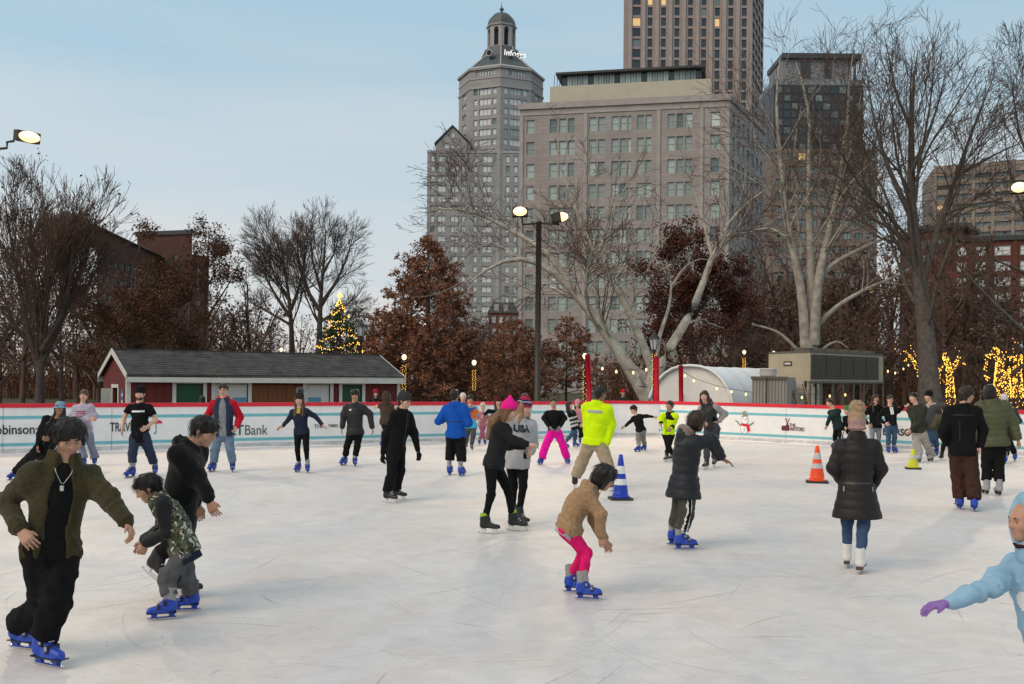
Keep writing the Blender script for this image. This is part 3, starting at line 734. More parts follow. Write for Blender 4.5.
# ---- red brick block, right
m_brick = stone('red_brick', (.155,.05,.035), .2, .5, (.5,.16,.02)); m_btrim = mat('brick_trim', (.30,.25,.21), .85, var=.1)
DB = 215.; KB = DB / F; b0, b1 = plan(946, DB), plan(1046, DB - 6)
RB = empty('red_brick_block', (*b0, 0), 0, 'red brick building with paired sash windows, right behind the tall bare tree', 'building')
Lb = np.linalg.norm(b1 - b0); hol = []; Hr = EYE + (384 - 240) * KB; bx = lambda px: (px - 946) * KB
for i in range(8):
    zc = Hr - 2.6 - i * 3.3
    if zc < 3: break
    for a, b in ((955,963.5),(972,981.5),(989,1003.5),(1012,1022),(1028,1037)): hol.append((bx(a), bx(b), zc - 1.0, zc + 1.0))
fr = shell(RB, [b0, b1, b1 + (3, 18), b0 + (3, 18)], Hr, m_brick, {0: hol}, depth=.3)
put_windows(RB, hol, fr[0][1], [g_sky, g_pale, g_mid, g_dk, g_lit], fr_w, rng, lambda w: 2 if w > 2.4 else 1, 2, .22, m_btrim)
MB().box((-.3,-.5,Hr-.5),(Lb+.3,-.006,Hr+.5),m_slab,fr[0][1]).build('cornice', RB)
for px in (968, 985, 1007.5): MB().box((bx(px)-.4,-.25,GZ),(bx(px)+.4,-.007,Hr-.51),m_brick,fr[0][1]).build('pilaster', RB)
a0, a1 = plan(914, DB + 12), plan(962, DB + 6)
RB2 = empty('brick_wing', (*a0, 0), 0, 'dark brick wing with flat overhanging roof beside the red brick building', 'building')
H2 = EYE + (383.5 - 229) * (DB + 9) / F; hol = [(1.5 + k*3.2, 3.0 + k*3.2, H2-4-3.3*i, H2-2.2-3.3*i) for i in range(8) for k in range(3)]
fr = shell(RB2, [a0, a1, a1 + (2, 14), a0 + (2, 14)], H2, m_brick, {0: hol}, depth=.3)
put_windows(RB2, hol, fr[0][1], [g_mid, g_pale, g_lit], fr_w, rng, nz=2, depth=.22)
MB().box((-1,-1.2,H2+.01),(fr[0][0]+1,14,H2+1.0),m_slab,fr[0][1]).build('roof_slab', RB2)
# small porch far behind the lit trees
hs0, hs1 = plan(968, 120), plan(1010, 119)
HS = empty('dark_house', (*hs0, 0), 0, 'dark low house front with white porch columns, between the light-wrapped trees', 'building')
m_dbr = stone('dark_brick', (.075,.05,.042), .2, .6, (.5,.16,.02)); m_wt = mat('white_trim', (.5,.5,.5), .6, var=.08)
hol = [(.5,1.5,1.2,3.2),(1.9,2.9,1.2,3.2)]
fr = shell(HS, [hs0, hs1, hs1 + (.2, 8), hs0 + (.2, 8)], 6.2, m_dbr, {0: hol}, depth=.25)
put_windows(HS, hol, fr[0][1], [g_mid], fr_w, rng)
for x in (-.5, -.1, .5, .9): MB().tube([(x+.6,-1.0,GZ),(x+.6,-1.0,2.9)], .11, m_wt, 8).build('column', HS)
MB().box((-.3,-1.3,2.9),(2.0,-.01,3.25),m_wt).build('porch_roof', HS)

# ---- brick building at left, partly behind trees
DL = 170.; KL = DL / F; lz = lambda py: EYE + (377 - py) * KL
l0, l1 = plan(136, DL), plan(191, DL - 3)
LB = empty('brick_apartment_tower', (*l0, 0), 0, 'dark brick block with flat roof rising over the brown trees at left', 'building')
m_lbr = stone('brown_brick', (.10,.042,.034), .2, .4, (.5,.16,.02))
hol = [(7.2, 8.0, lz(262+10*i), lz(256+10*i)) for i in range(9)]
hol = [h for h in hol if h[2] > 0]
fr = shell(LB, [l0, l1, l1 + (-2.6, 8), l0 + (-2.6, 8)], lz(234), m_lbr, {0: hol}, depth=.3)
put_windows(LB, hol, fr[0][1], [g_mid, g_dk], fr_d, rng, nz=1, depth=.2)
MB().box((-.2,-.25,lz(234)-.4),(fr[0][0]+.2,-.006,lz(234)+.3),m_slab,fr[0][1]).build('cornice', LB)
for px in (150, 157): MB().tube([((px-136)*KL,3,lz(234)),((px-136)*KL,3,lz(226))], .05, fr_d, 5).build('antenna', LB)
w0, w1 = plan(191.2, DL), plan(208, DL + 3)
LW = empty('brick_side_wing', (*w0, 0), 0, 'lower brick wing attached right of the dark brick block', 'building')
fr = shell(LW, [w0, w1, w1 + (-2.4, 7), w0 + (-2.4, 7)], lz(254), m_lbr, {0: [(1.0,1.9,lz(272+11*i),lz(265+11*i)) for i in range(7)]}, depth=.3)
put_windows(LW, [(1.0,1.9,lz(272+11*i),lz(265+11*i)) for i in range(7)], fr[0][1], [g_mid], fr_d, rng, nz=1, depth=.2)
v0, v1 = plan(96, DL - 34), plan(158, DL - 2)
LG = empty('metal_roofed_wing', (*v0, 0), 0, 'long dark wing with pale metal roof edge, left of the brick block', 'building')
hol = [(1 + k*3.2, 3.2 + k*3.2, lz(285+16*i), lz(277+16*i)) for i in range(5) for k in range(9)]
hol = [h for h in hol if h[2] > .5]
Hv = lz(258)
fr = shell(LG, [v0, v1, v1 + (-3, 8), v0 + (-3, 8)], Hv, m_lbr, {0: hol}, depth=.3)
put_windows(LG, hol, fr[0][1], [g_mid, g_pale, g_dk], fr_d, rng, lambda w: 2, 1, .2)
MB().prism([(-.5,-.6,Hv+.01),(-.5,4,Hv+2.2),(-.5,8,Hv+.01)], (fr[0][0] + 1, 0, 0), m_conc).build('roof', LG).matrix_local = fr[0][1]
# ---- small mansard house between conifer and block
e0, e1 = plan(488, 150), plan(517, 150); EH = empty('mansard_house', (*e0, 0), 0, 'small red brick house with dark mansard roof, far between the conifer and stone block', 'building')
ez = lambda py: EYE + (380 - py) * 150 / F
hol = [(.5 + k*1.05, 1.1 + k*1.05, ez(323+12*i), ez(316+12*i)) for k in range(4) for i in range(4)]
fr = shell(EH, [e0, e1, e1 + (0, 7), e0 + (0, 7)], ez(313), m_brick, {0: hol}, depth=.2)
put_windows(EH, hol, fr[0][1], [g_pale, g_sky], fr_w, rng, nz=2, depth=.12)
We = e1[0] - e0[0]
MB().add([(-.2,-.2,ez(313)),(We+.2,-.2,ez(313)),(We+.2,7,ez(313)),(-.2,7,ez(313)),(.6,.7,ez(302)),(We-.6,.7,ez(302)),(We-.6,6,ez(302)),(.6,6,ez(302))], [(0,1,5,4),(1,2,6,5),(2,3,7,6),(3,0,4,7),(4,5,6,7)], m_slab).build('roof', EH)
for x in (1.2, 2.6): MB().box((x-.35,-.05,ez(311.5)),(x+.35,.9,ez(304.5)),fr_w).build('dormer', EH)
# ================================================================ red shed
SA, SB = np.array([-14.35, 36.0]), np.array([-5.7, 41.8])      # ridge ends
dl = (SB - SA); LS = float(np.linalg.norm(dl)); ang = math.atan2(dl[1], dl[0])
SH = empty('red_shed', (SA[0], SA[1], GZ), ang, 'long red wooden shed with grey shingle roof and white trim behind the barrier', 'shed')
m_rsid = mat('barn_red_boards', (.145,.022,.018), .75, var=.22, scale=2.5, stretch=(1,1,.15)); m_trim = mat('shed_white_trim', (.66,.64,.6), .6, var=.08, scale=3)
m_green = mat('shed_green', (.018,.085,.045), .6, var=.15); m_wood = mat('stained_wood', (.19,.062,.018), .6, var=.3, scale=4, stretch=(1,1,.1), bump=.2)
def shingle_mat():
    m = mat('shingles', (.060,.062,.068), .9, var=.0); t = m.node_tree; b = t.nodes['Principled BSDF']; L = t.links.new
    tc = t.nodes.new('ShaderNodeTexCoord'); n = t.nodes.new('ShaderNodeTexNoise'); n.inputs['Scale'].default_value = 2.2; n.inputs['Detail'].default_value = 9; n.inputs['Roughness'].default_value = .7
    mp = t.nodes.new('ShaderNodeMapping'); mp.inputs['Scale'].default_value = (1, 1, 1); L(tc.outputs['Object'], mp.inputs[0]); L(mp.outputs[0], n.inputs['Vector'])
    r = t.nodes.new('ShaderNodeValToRGB'); e = r.color_ramp.elements; e[0].position = .32; e[0].color = (.030,.028,.028,1); e[1].position = .7; e[1].color = (.115,.105,.098,1); L(n.outputs['Fac'], r.inputs[0]); L(r.outputs[0], b.inputs['Base Color']); return m
m_shin = shingle_mat()
HW = 2.0; EZ, RZ = 2.45, 3.24
def boards(x0, x1, z0, z1, y, m, M, w_=.16, name='board'):
    n = max(1, round((x1 - x0) / w_)); w_ = (x1 - x0) / n
    return n, w_
sw = MB(); op = [(2.6,4.6,.3,2.02),(7.35,8.75,.3,2.02)]  # front openings (x0,x1,z0,z1): green hatches
hatch = [(1.95-.1,3.95,.95,2.05)]
# front wall with openings, then plank and door infill: spans along the front from photograph columns
def sx(px):
    p = SA + np.array([math.sin(ang), -math.cos(ang)]) * HW; r = ray(px, 390); M = np.array([[r[0], -dl[0]/LS], [r[1], -dl[1]/LS]]); return float(np.linalg.solve(M, p)[1])
feat = [('green', 176, 203), ('white', 215, 248), ('wood', 250, 305), ('white', 306, 330), ('green', 342, 362)]
holes = [(sx(a), sx(b), .05 if k != 'green' else .85, 2.12) for k, a, b in feat]
M_f = Matrix.Translation((0, -HW, 0)); facade(sw, LS, EZ, holes, m_rsid, M_f, .12)
facade(sw, 2*HW, EZ, [(1.65, 2.5, .02, 1.95)], m_rsid, Matrix.Translation((0, HW, 0)) @ Matrix.Rotation(R(-90), 4, 'Z'), .12)
facade(sw, 2*HW, EZ, [], m_rsid, Matrix.Translation((LS, -HW, 0)) @ Matrix.Rotation(R(90), 4, 'Z'), .12)
facade(sw, LS, EZ, [], m_rsid, Matrix.Translation((LS, HW, 0)) @ Matrix.Rotation(R(180), 4, 'Z'), .12)
for x in (0, LS): sw.add([(x,-HW,EZ),(x,HW,EZ),(x,0,RZ-.08)], [(0,1,2)], m_rsid)
sw.build('wall', SH)
MB().box((.1,-HW+.13,.02),(LS-.1,HW-.13,.06),m_dark).build('floor_deck', SH)
# battens that give the siding its board joints
me = MB().box((-.012,-.014,0),(.012,0,EZ-.02),m_rsid).mesh('batten')
for i in range(1, int(LS / .3)):
    x = i * .3
    if not any(a - .08 < x < b + .08 for a, b, c, d in holes): link('batten', me, SH, (x, -HW, 0))
for (k, a, b), (x0, x1, z0, z1) in zip(feat, holes):
    if k == 'wood':
        n = 6; w_ = (x1 - x0) / n; me = MB().box((.004,.03,0),(w_-.004,.07,z1-z0-.02),m_wood).mesh('plank')
        for i in range(n): link('plank', me, SH, (x0 + i*w_, -HW + (.012 if i % 2 else 0), z0))
    else:
        m = m_green if k == 'green' else m_trim
        d = MB().box((x0+.02,-HW+.05,z0+.01),(x1-.02,-HW+.09,z1-.02),m).build('hatch' if k == 'green' else 'door', SH)
        for zz in np.linspace(z0+.3, z1-.3, 4): MB().box((x0+.06,-HW+.035,zz-.01),(x1-.06,-HW+.05,zz+.01),m).build('rail', d)
        f = MB(); t_ = .13
        f.box((x0-t_,-HW-.035,z0-.1),(x0,-HW-.004,z1),m_trim).box((x1,-HW-.035,z0-.1),(x1+t_,-HW-.004,z1),m_trim).box((x0-t_,-HW-.04,z1),(x1+t_,-HW-.004,z1+.12),m_trim)
        f.build('door_frame', SH)
f = MB(); f.box((-.035,-2.2+1.7-.98,.0),(-.004,-.5+.0-.85,2.05),m_trim)
# gable-end door frame and open white door leaf
f = MB().box((-.035,.35,0),(-.004,.47,2.05),m_trim).box((-.035,-.62,0),(-.004,-.5,2.05),m_trim).box((-.04,-.62,1.95),(-.004,.47,2.07),m_trim); f.build('door_frame', SH)
MB().box((-.42,.40,.02),(-.05,.45,1.92),m_trim).build('door', SH).rotation_euler = (0, 0, R(-4))
m_blue = mat('poster_blue', (.05,.10,.22), .5, var=.1); m_pw = mat('poster_pale', (.5,.55,.62), .5, var=0)
po = MB().box((-.02,-1.35,.75),(-.004,-.95,1.9),m_blue).build('poster', SH)
for z in (1.65, 1.4, 1.1): MB().box((-.024,-1.28,z),(-.021,-1.02,z+.12),m_pw).build('printed_block', po)
m_blu2 = mat('sign_blue', (.10,.30,.42), .5, var=.1)
for px in (315, 240): x = sx(px); MB().box((x-.25,-HW+.01,1.35),(x+.25,-HW+.03,1.62),m_blu2).build('notice', SH)
for x in (0, LS): MB().box((x-.07,-HW-.05,0),(x+.07,-HW-.004,EZ-.05),m_trim).build('corner_board', SH)
MB().box((-.07,-HW-.003,0),(-.01,-HW+.12,EZ-.05),m_trim).build('corner_board', SH)
ov = .3; og = .12; sl_ = (RZ - EZ) / HW
for s in (-1, 1):
    y1 = s * (HW + ov); z1 = EZ - sl_ * ov + .1
    rf = MB().prism([(-og, 0, RZ + .1), (-og, y1, z1), (-og, y1, z1 - .09), (-og, 0, RZ)], (LS + 2*og, 0, 0), m_shin).build('roof_slope', SH)
    # shingle courses as thin laps
    nc = 13
    for i in range(nc):
        t0 = i / nc; t1 = (i + 1) / nc
        p = lambda t, h: (0, y1 + (0 - y1) * t, z1 + (RZ + .1 - z1) * t + h)
        a, b = p(t0, .022), p(t1, .006); c = p(t0, .002)
        mb = MB(); mb.add([(-og, *a[1:]), (LS+og, *a[1:]), (LS+og, *b[1:]), (-og, *b[1:]), (-og, *c[1:]), (LS+og, *c[1:])], [(0,1,2,3),(4,5,1,0)], m_shin); mb.build('shingle_course', rf)
    MB().box((-og-.02, min(y1, y1 - s*.03), z1 - .27), (LS+og+.02, max(y1, y1 - s*.03) + .012, z1 - .04), m_trim).build('fascia', SH)
    for x in (-og - .03, LS + og):
        MB().prism([(x, 0, RZ + .13), (x, y1, z1 + .03), (x, y1, z1 - .16), (x, 0, RZ - .08)], (.03, 0, 0), m_trim).build('rake_board', SH)
MB().box((-og,-.09,RZ+.09),(LS+og,.09,RZ+.13),m_shin).build('ridge_cap', SH)
MB().box((-.0,-HW-ov+.03,EZ-.17),(LS,-HW-.004,EZ-.14),m_trim).build('soffit', SH)
# ================================================================ trees
def tubes(lines):
    """lines: list of (pts (K,P,3), rad (K,P), sides) -> verts, quads"""
    VV, QQ, base = [], [], 0
    for pts, rad, n in lines:
        K, P = pts.shape[:2]
        if K == 0: continue
        t = np.gradient(pts, axis=1); t /= np.linalg.norm(t, axis=2, keepdims=True) + 1e-9
        ref = np.where(np.abs(t[..., 2:3]) < .9, np.array([0, 0, 1.]), np.array([1., 0, 0]))
        a = np.cross(t, ref); a /= np.linalg.norm(a, axis=2, keepdims=True) + 1e-9; b = np.cross(a, t)
        q = 2 * np.pi * np.arange(n) / n
        v = pts[:, :, None] + rad[:, :, None, None] * (np.cos(q)[:, None] * a[:, :, None] + np.sin(q)[:, None] * b[:, :, None])
        idx = base + np.arange(K * P * n).reshape(K, P, n); nx = np.roll(idx, -1, 2)
        QQ.append(np.stack([idx[:, :-1], nx[:, :-1], nx[:, 1:], idx[:, 1:]], -1).reshape(-1, 4)); VV.append(v.reshape(-1, 3)); base += K * P * n
    return np.concatenate(VV), np.concatenate(QQ)
def unit(v): return v / (np.linalg.norm(v, axis=-1, keepdims=True) + 1e-9)
def resample(poly, P):
    poly = np.array(poly, float); s = np.r_[0, np.cumsum(np.linalg.norm(np.diff(poly, axis=0), axis=1))]
    u = np.linspace(0, s[-1], P); out = np.stack([np.interp(u, s, poly[:, i]) for i in range(3)], 1)
    k = np.array([.25, .5, .25])
    for _ in range(2): out[1:-1] = .25 * out[:-2] + .5 * out[1:-1] + .25 * out[2:]
    return out
def branch(rng, pts, rad, n, len_rng, ang, trop, wob, P, t_rng=(.25, 1.), rfac=.55, fork=0., len_by_t=True, rmin=.006, spread=1.0):
    """children of polylines pts (K,Q,3): returns (K*n, P, 3), radii"""
    K, Q = pts.shape[:2]
    t = rng.uniform(t_rng[0], t_rng[1], (K, n)); t.sort(axis=1)
    x = t * (Q - 1); i = np.clip(x.astype(int), 0, Q - 2); f = (x - i)[..., None]
    kk = np.arange(K)[:, None]
    p0 = pts[kk, i] * (1 - f) + pts[kk, i + 1] * f; r0 = (rad[kk, i] * (1 - f[..., 0]) + rad[kk, i + 1] * f[..., 0])
    d = unit(pts[kk, i + 1] - pts[kk, i])
    rnd = rng.normal(size=(K, n, 3)); side = unit(rnd - (rnd * d).sum(-1, keepdims=True) * d)
    a = rng.uniform(ang[0], ang[1], (K, n))[..., None]
    dirn = unit(d * np.cos(a) + side * np.sin(a) * spread)
    plen = np.linalg.norm(np.diff(pts, axis=1), axis=2).sum(1)[:, None]
    L = rng.uniform(len_rng[0], len_rng[1], (K, n)) * plen * ((1.15 - .75 * t) if len_by_t else 1)
    p0, dirn, L, r0 = p0.reshape(-1, 3), dirn.reshape(-1, 3), L.reshape(-1, 1), np.maximum(r0.reshape(-1) * rfac, rmin)
    kp = rng.uniform(0, 1, K * n) < np.repeat(np.clip((plen[:, 0] / np.percentile(plen, 75)) ** 1.3, .12, 1), n)     # short parents carry fewer children
    if kp.sum() > 8: p0, dirn, L, r0 = p0[kp], dirn[kp], L[kp], r0[kp]
    out = [p0]; cur = dirn
    for s in range(P - 1):
        cur = unit(cur + rng.normal(size=cur.shape) * wob + np.array([0, 0, trop])); out.append(out[-1] + cur * L / (P - 1))
    pp = np.stack(out, 1); rr = r0[:, None] * np.linspace(1, .35, P)[None] ; rr = np.maximum(rr, rmin * .8)
    return pp, rr
def leaves(rng, pts, n, size, spread, m=None):
    """n leaf cards (bent quads) scattered along polylines"""
    K, Q = pts.shape[:2]; k = rng.integers(0, K, n); x = rng.uniform(.3, 1, n) * (Q - 1); i = np.clip(x.astype(int), 0, Q - 2); f = (x - i)[:, None]
    p = pts[k, i] * (1 - f) + pts[k, i + 1] * f + rng.normal(size=(n, 3)) * spread
    a = unit(rng.normal(size=(n, 3))); b = unit(np.cross(a, rng.normal(size=(n, 3)))); s = (size * rng.uniform(.5, 1.3, n))[:, None]
    v = np.stack([p - a*s*.5, p + b*s*.32, p + a*s*.5, p - b*s*.32], 1).reshape(-1, 3)
    return v, np.arange(4 * n).reshape(-1, 4)
m_bark = mat('bark_dark', (.085,.065,.055), .95, var=.35, scale=6, bump=.6, bscale=20)
m_bark2 = mat('bark_grey', (.13,.11,.095), .95, var=.35, scale=5, bump=.5, bscale=20)
m_twig = mat('twig_brown', (.115,.082,.066), .95, var=.25, scale=3)
m_twigr = mat('twig_reddish', (.135,.083,.064), .95, var=.3, scale=1.5)
def syc_mat():
    m = mat('sycamore_bark', (.56,.52,.45), .85, scale=2.6, col2=(.25,.215,.17), detail=6, bump=.3, bscale=12); return m
m_syc = syc_mat()
def leaf_mat(name, a, b):
    m = bpy.data.materials.new(name); m.use_nodes = True; t = m.node_tree; bs = t.nodes['Principled BSDF']; L = t.links.new
    g = t.nodes.new('ShaderNodeTexCoord'); n = t.nodes.new('ShaderNodeTexNoise'); n.inputs['Scale'].default_value = 1.1; n.inputs['Detail'].default_value = 6; L(g.outputs['Object'], n.inputs['Vector'])
    r = t.nodes.new('ShaderNodeValToRGB'); e = r.color_ramp.elements; e[0].position = .3; e[0].color = a + (1,); e[1].position = .7; e[1].color = b + (1,); L(n.outputs['Fac'], r.inputs[0]); L(r.outputs[0], bs.inputs['Base Color'])
    bs.inputs['Roughness'].default_value = .85; bs.inputs['Specular IOR Level'].default_value = .2; return m
m_lrust = leaf_mat('leaf_rust', (.17,.072,.042), (.38,.18,.105)); m_lbrown = leaf_mat('leaf_brown', (.075,.034,.018), (.17,.085,.045)); m_lred = leaf_mat('leaf_wine', (.06,.022,.02), (.14,.045,.032)); m_fir = leaf_mat('fir_needles', (.018,.045,.016), (.05,.09,.03))
def pxline(pts, d): return [at(p[0], p[1], d + (p[2] if len(p) > 2 else 0)) for p in pts]
def tree(name, label, limbs,  seed, bark, twigm, levels, sides=(10, 6, 4, 3, 3), leaf=None, base=None, cat='tree', trunk_levels=1, rmin=.0115, group=None, tipk=.45, rk=1.):
    """limbs: list of (polyline pts, r0, r1).  trunk = limbs + first branch levels, crown = finer twigs (+ leaves)"""
    rng = np.random.default_rng(seed); base = np.array(base if base is not None else limbs[0][0][0], float)
    root = empty(name, base, 0, label, cat, group)
    P0 = 14; pts = np.stack([resample(l[0], P0) for l in limbs]) - base; rad = np.stack([rk * (l[1] + (l[2]*tipk - l[1]) * np.linspace(0, 1, P0) ** .9) for l in limbs])
    if True:
        flare = np.array([l[3] if len(l) > 3 else 0. for l in limbs]); rad[:, 0] *= 1 + .45 * flare; rad[:, 1] *= 1 + .15 * flare
    tr = [(pts, rad, sides[0])]; cr = []; cur, cr_r = pts, rad; last = pts
    for li, lv in enumerate(levels):
        c, r = branch(rng, cur, cr_r, rmin=rmin, **lv)
        (tr if li < trunk_levels else cr).append((c, r, sides[min(li + 1, len(sides) - 1)]))
        if li == 0 and lv.get('keep', True): pass
        cur, cr_r, last = c, r, c
    v, q = tubes(tr); link('trunk', np_mesh('trunk', v, quads=q, mats=[bark], smooth=True), root)
    mats = [twigm]; v, q = tubes(cr); mi = np.zeros(len(q), int)
    if leaf:
        lm, n, size, sp = leaf; lv_, lq = leaves(rng, last, n, size, sp); q = np.concatenate([q, lq + len(v)]); v = np.concatenate([v, lv_]); mi = np.r_[mi, np.ones(len(lq), int)]; mats.append(lm)
    link('crown', np_mesh('crown', v, quads=q, mats=mats, midx=mi), root)
    return root
def LV(n, L, ang, trop=.03, wob=.1, P=5, t=(.25, 1.), rf=.55, **k): return dict(n=n, len_rng=L, ang=ang, trop=trop, wob=wob, P=P, t_rng=t, rfac=rf, **k)
def gp(px, d): p = at(px, 380, d); return np.array([p[0], p[1], GZ])
def up(px, d, pts, r0, r1, fl=1.):
    """limb starting on the ground under column px"""
    return (np.array([gp(px, d)] + pxline(pts, d)), r0, r1, fl)
def lb(d, pts, r0, r1): return (np.array(pxline(pts, d)), r0, r1)
BARE = [LV(11, (.36,.62), (.35,.85), .03, .08, 7, (.2,.98), .40), LV(9, (.5,.8), (.25,.65), .05, .08, 5, (.15,1.), .42), LV(7, (.55,.9), (.25,.6), .04, .08, 4, (.15,1.), .5), LV(3, (.6,1.), (.2,.6), .03, .07, 3, (.15,1.), .7)]
# ---- big upright bare tree at the left edge, and its neighbour
d = 46
tree('vase_shaped_tree', 'big bare fan-shaped tree at the left edge below the floodlight', [up(40, d, [(40,375),(42,345),(46,300),(50,255),(52,215)], .24, .07), lb(d, [(40,372),(28,330),(18,280),(10,235),(5,200)], .15, .05), lb(d, [(41,365),(60,325),(78,280),(90,245),(97,215)], .15, .05), lb(d, [(41,355,.3),(36,300,.8),(32,250,1.2),(30,205,1.4)], .14, .05), lb(d, [(42,350,-.4),(66,310,-.8),(72,260,-1.2),(74,215,-1.4)], .13, .05), lb(d, [(40,360),(20,330),(-8,300),(-22,270)], .13, .05)],
     11, m_bark, m_twigr, [LV(14, (.38,.66), (.25,.7), .07, .05, 7, (.2,1.), .38), LV(10, (.5,.85), (.25,.6), .08, .05, 5, (.1,1.), .42), LV(6, (.6,.95), (.2,.55), .06, .05, 4, (.15,1.), .5), LV(3, (.6,1.), (.2,.5), .05, .05, 3, (.15,1.), .7)], leaf=(m_lbrown, 900, .16, .12))
d = 58
tree('brown_oak_tree', 'brown-leaved oak spreading between the fan-shaped tree and the shed roof', [up(128, d, [(128,350),(130,310),(132,280),(134,255)], .2, .05), lb(d, [(128,345),(112,315),(98,295),(88,280)], .1, .04), lb(d, [(129,335),(148,310),(162,295),(172,285)], .1, .04), lb(d, [(128,360),(105,345),(85,338),(70,336)], .1, .03), lb(d, [(129,352),(150,340),(170,336),(184,335)], .1, .03)],
     12, m_bark, m_twigr, [LV(8, (.4,.7), (.5,1.1), .0, .08, 6, (.15,1.)), LV(7, (.4,.65), (.4,.9), .0, .1, 5, (.15,1.)), LV(6, (.4,.65), (.4,.9), .0, .1, 4, (.15,1.)), LV(4, (.4,.65), (.4,.9), .0, .1, 4, (.15,1.))], leaf=(m_lbrown, 15000, .15, .2))
d = 62
tree('pin_oak_tree', 'slender brown oak in front of the brick wing above the shed', [up(204, d, [(204,345),(205,305),(207,270),(208,242)], .17, .03), lb(d, [(204,325),(190,300),(178,280),(170,262)], .08, .03), lb(d, [(205,320),(222,295),(234,275),(243,258)], .08, .03), lb(d, [(206,295),(196,270),(190,250)], .06, .02), lb(d, [(206,290),(218,265),(226,248)], .06, .02)],
     13, m_bark, m_twigr, [LV(8, (.35,.6), (.4,1.0), .02, .08, 6, (.15,1.)), LV(7, (.4,.65), (.4,.9), .0, .1, 5, (.15,1.)), LV(6, (.4,.65), (.4,.9), .0, .1, 4, (.15,1.)), LV(4, (.4,.65), (.4,.9), .0, .1, 4, (.15,1.))], leaf=(m_lbrown, 8000, .15, .2))
d = 76
tree('round_bare_tree', 'rounded bare tree, left of the pair behind the shed', [up(293, d, [(292,345),(291,315),(288,290),(284,262),(280,240)], .33, .08), lb(d, [(291,318),(275,295),(262,270),(254,248)], .16, .05), lb(d, [(291,310),(300,285),(305,258),(308,236)], .15, .05), lb(d, [(290,300,.5),(272,272,1.5),(268,245,2)], .13, .05), lb(d, [(291,325),(268,312),(250,302),(240,292)], .12, .04)],
     14, m_bark, m_twig, BARE)
tree('round_bare_tree', 'taller rounded bare tree directly behind the lit Christmas tree', [up(319, d-2, [(319,345),(320,310),(322,280),(325,250),(326,230)], .36, .08), lb(d-2, [(319,310),(304,285),(298,255),(296,228)], .17, .05), lb(d-2, [(320,305),(338,280),(348,255),(354,232)], .16, .05), lb(d-2, [(320,322),(342,308),(358,296),(366,282)], .12, .04), lb(d-2, [(321,290,-.8),(312,260,-1.6),(311,230,-2)], .13, .05), lb(d-2, [(322,275,-.5),(336,250,-1),(340,225,-1.4)], .11, .04)],
     15, m_bark, m_twig, BARE)
# ---- rust-coloured conifer
def conifer(name, label, px, py_top, d, rbase, seed, lm, nl, zb=.9, nb=60, cat='tree', droop=-.06, leafsize=.2, pw=.75):
    rng = np.random.default_rng(seed); b = gp(px, d); H = at(px, py_top, d)[2] - GZ
    root = empty(name, b, 0, label, cat)
    tp = resample([(0,0,0),(.05,0,H*.5),(0,.05,H)], 14)[None]; tr_ = np.linspace(.26 if H > 8 else .12, .015, 14)[None]
    v, q = tubes([(tp, tr_, 9)]); link('trunk', np_mesh('trunk', v, quads=q, mats=[m_bark], smooth=True), root)
    z = zb + (H - zb) * (rng.uniform(0, 1, nb) ** 1.0); f = (H - z) / (H - zb); a = rng.uniform(0, 2*np.pi, nb); L = rbase * (f ** pw) * rng.uniform(.75, 1.1, nb) + .12
    s = np.linspace(0, 1, 7)
    lift = (.35 + .5 * (1 - f))
    pts = np.stack([np.cos(a)[:, None]*L[:, None]*s, np.sin(a)[:, None]*L[:, None]*s, z[:, None] + L[:, None]*(lift[:, None]*s*.6 + droop*s**2*2)], -1)
    rr = np.maximum(.012, .045 * f[:, None] * (1 - .8*s))
    c, r = branch(rng, pts, rr, 9, (.3,.5), (.5,.95), -.02, .08, 4, (.2,1.), .5)
    c2, r2 = branch(rng, c, r, 3, (.4,.6), (.4,.9), -.03, .08, 3, (.2,1.), .6)
    v, q = tubes([(pts, rr, 5), (c, r, 3), (c2, r2, 3)]); mi = np.zeros(len(q), int)
    lv, lq = leaves(rng, c2, int(nl*.8), leafsize, .07); lv2, lq2 = leaves(rng, pts, int(nl*.2), leafsize, .12)
    q = np.concatenate([q, lq + len(v), lq2 + len(v) + len(lv)]); v = np.concatenate([v, lv, lv2]); mi = np.r_[mi, np.ones(len(lq) + len(lq2), int)]
    link('crown', np_mesh('crown', v, quads=q, mats=[m_twigr, lm], midx=mi), root)
    return root, pts, H
conifer('rusty_conifer', 'broad rust-brown conifer right of the shed, left of the tall floodlight pole', 427, 240, 60, 4.9, 21, m_lrust, 56000, zb=1.2, nb=230, leafsize=.155, pw=.68)
conifer('small_rusty_tree', 'lower rusty-leaved tree filling the space beside the floodlight pole', 512, 322, 78, 4.6, 22, m_lrust, 16000, zb=1.0, nb=90, leafsize=.17, pw=.6)
conifer('small_rusty_tree', 'low rusty-leaved tree right of the floodlight pole, before the stone block', 566, 318, 82, 4.2, 23, m_lrust, 8000, zb=1.2, nb=70, pw=.6)
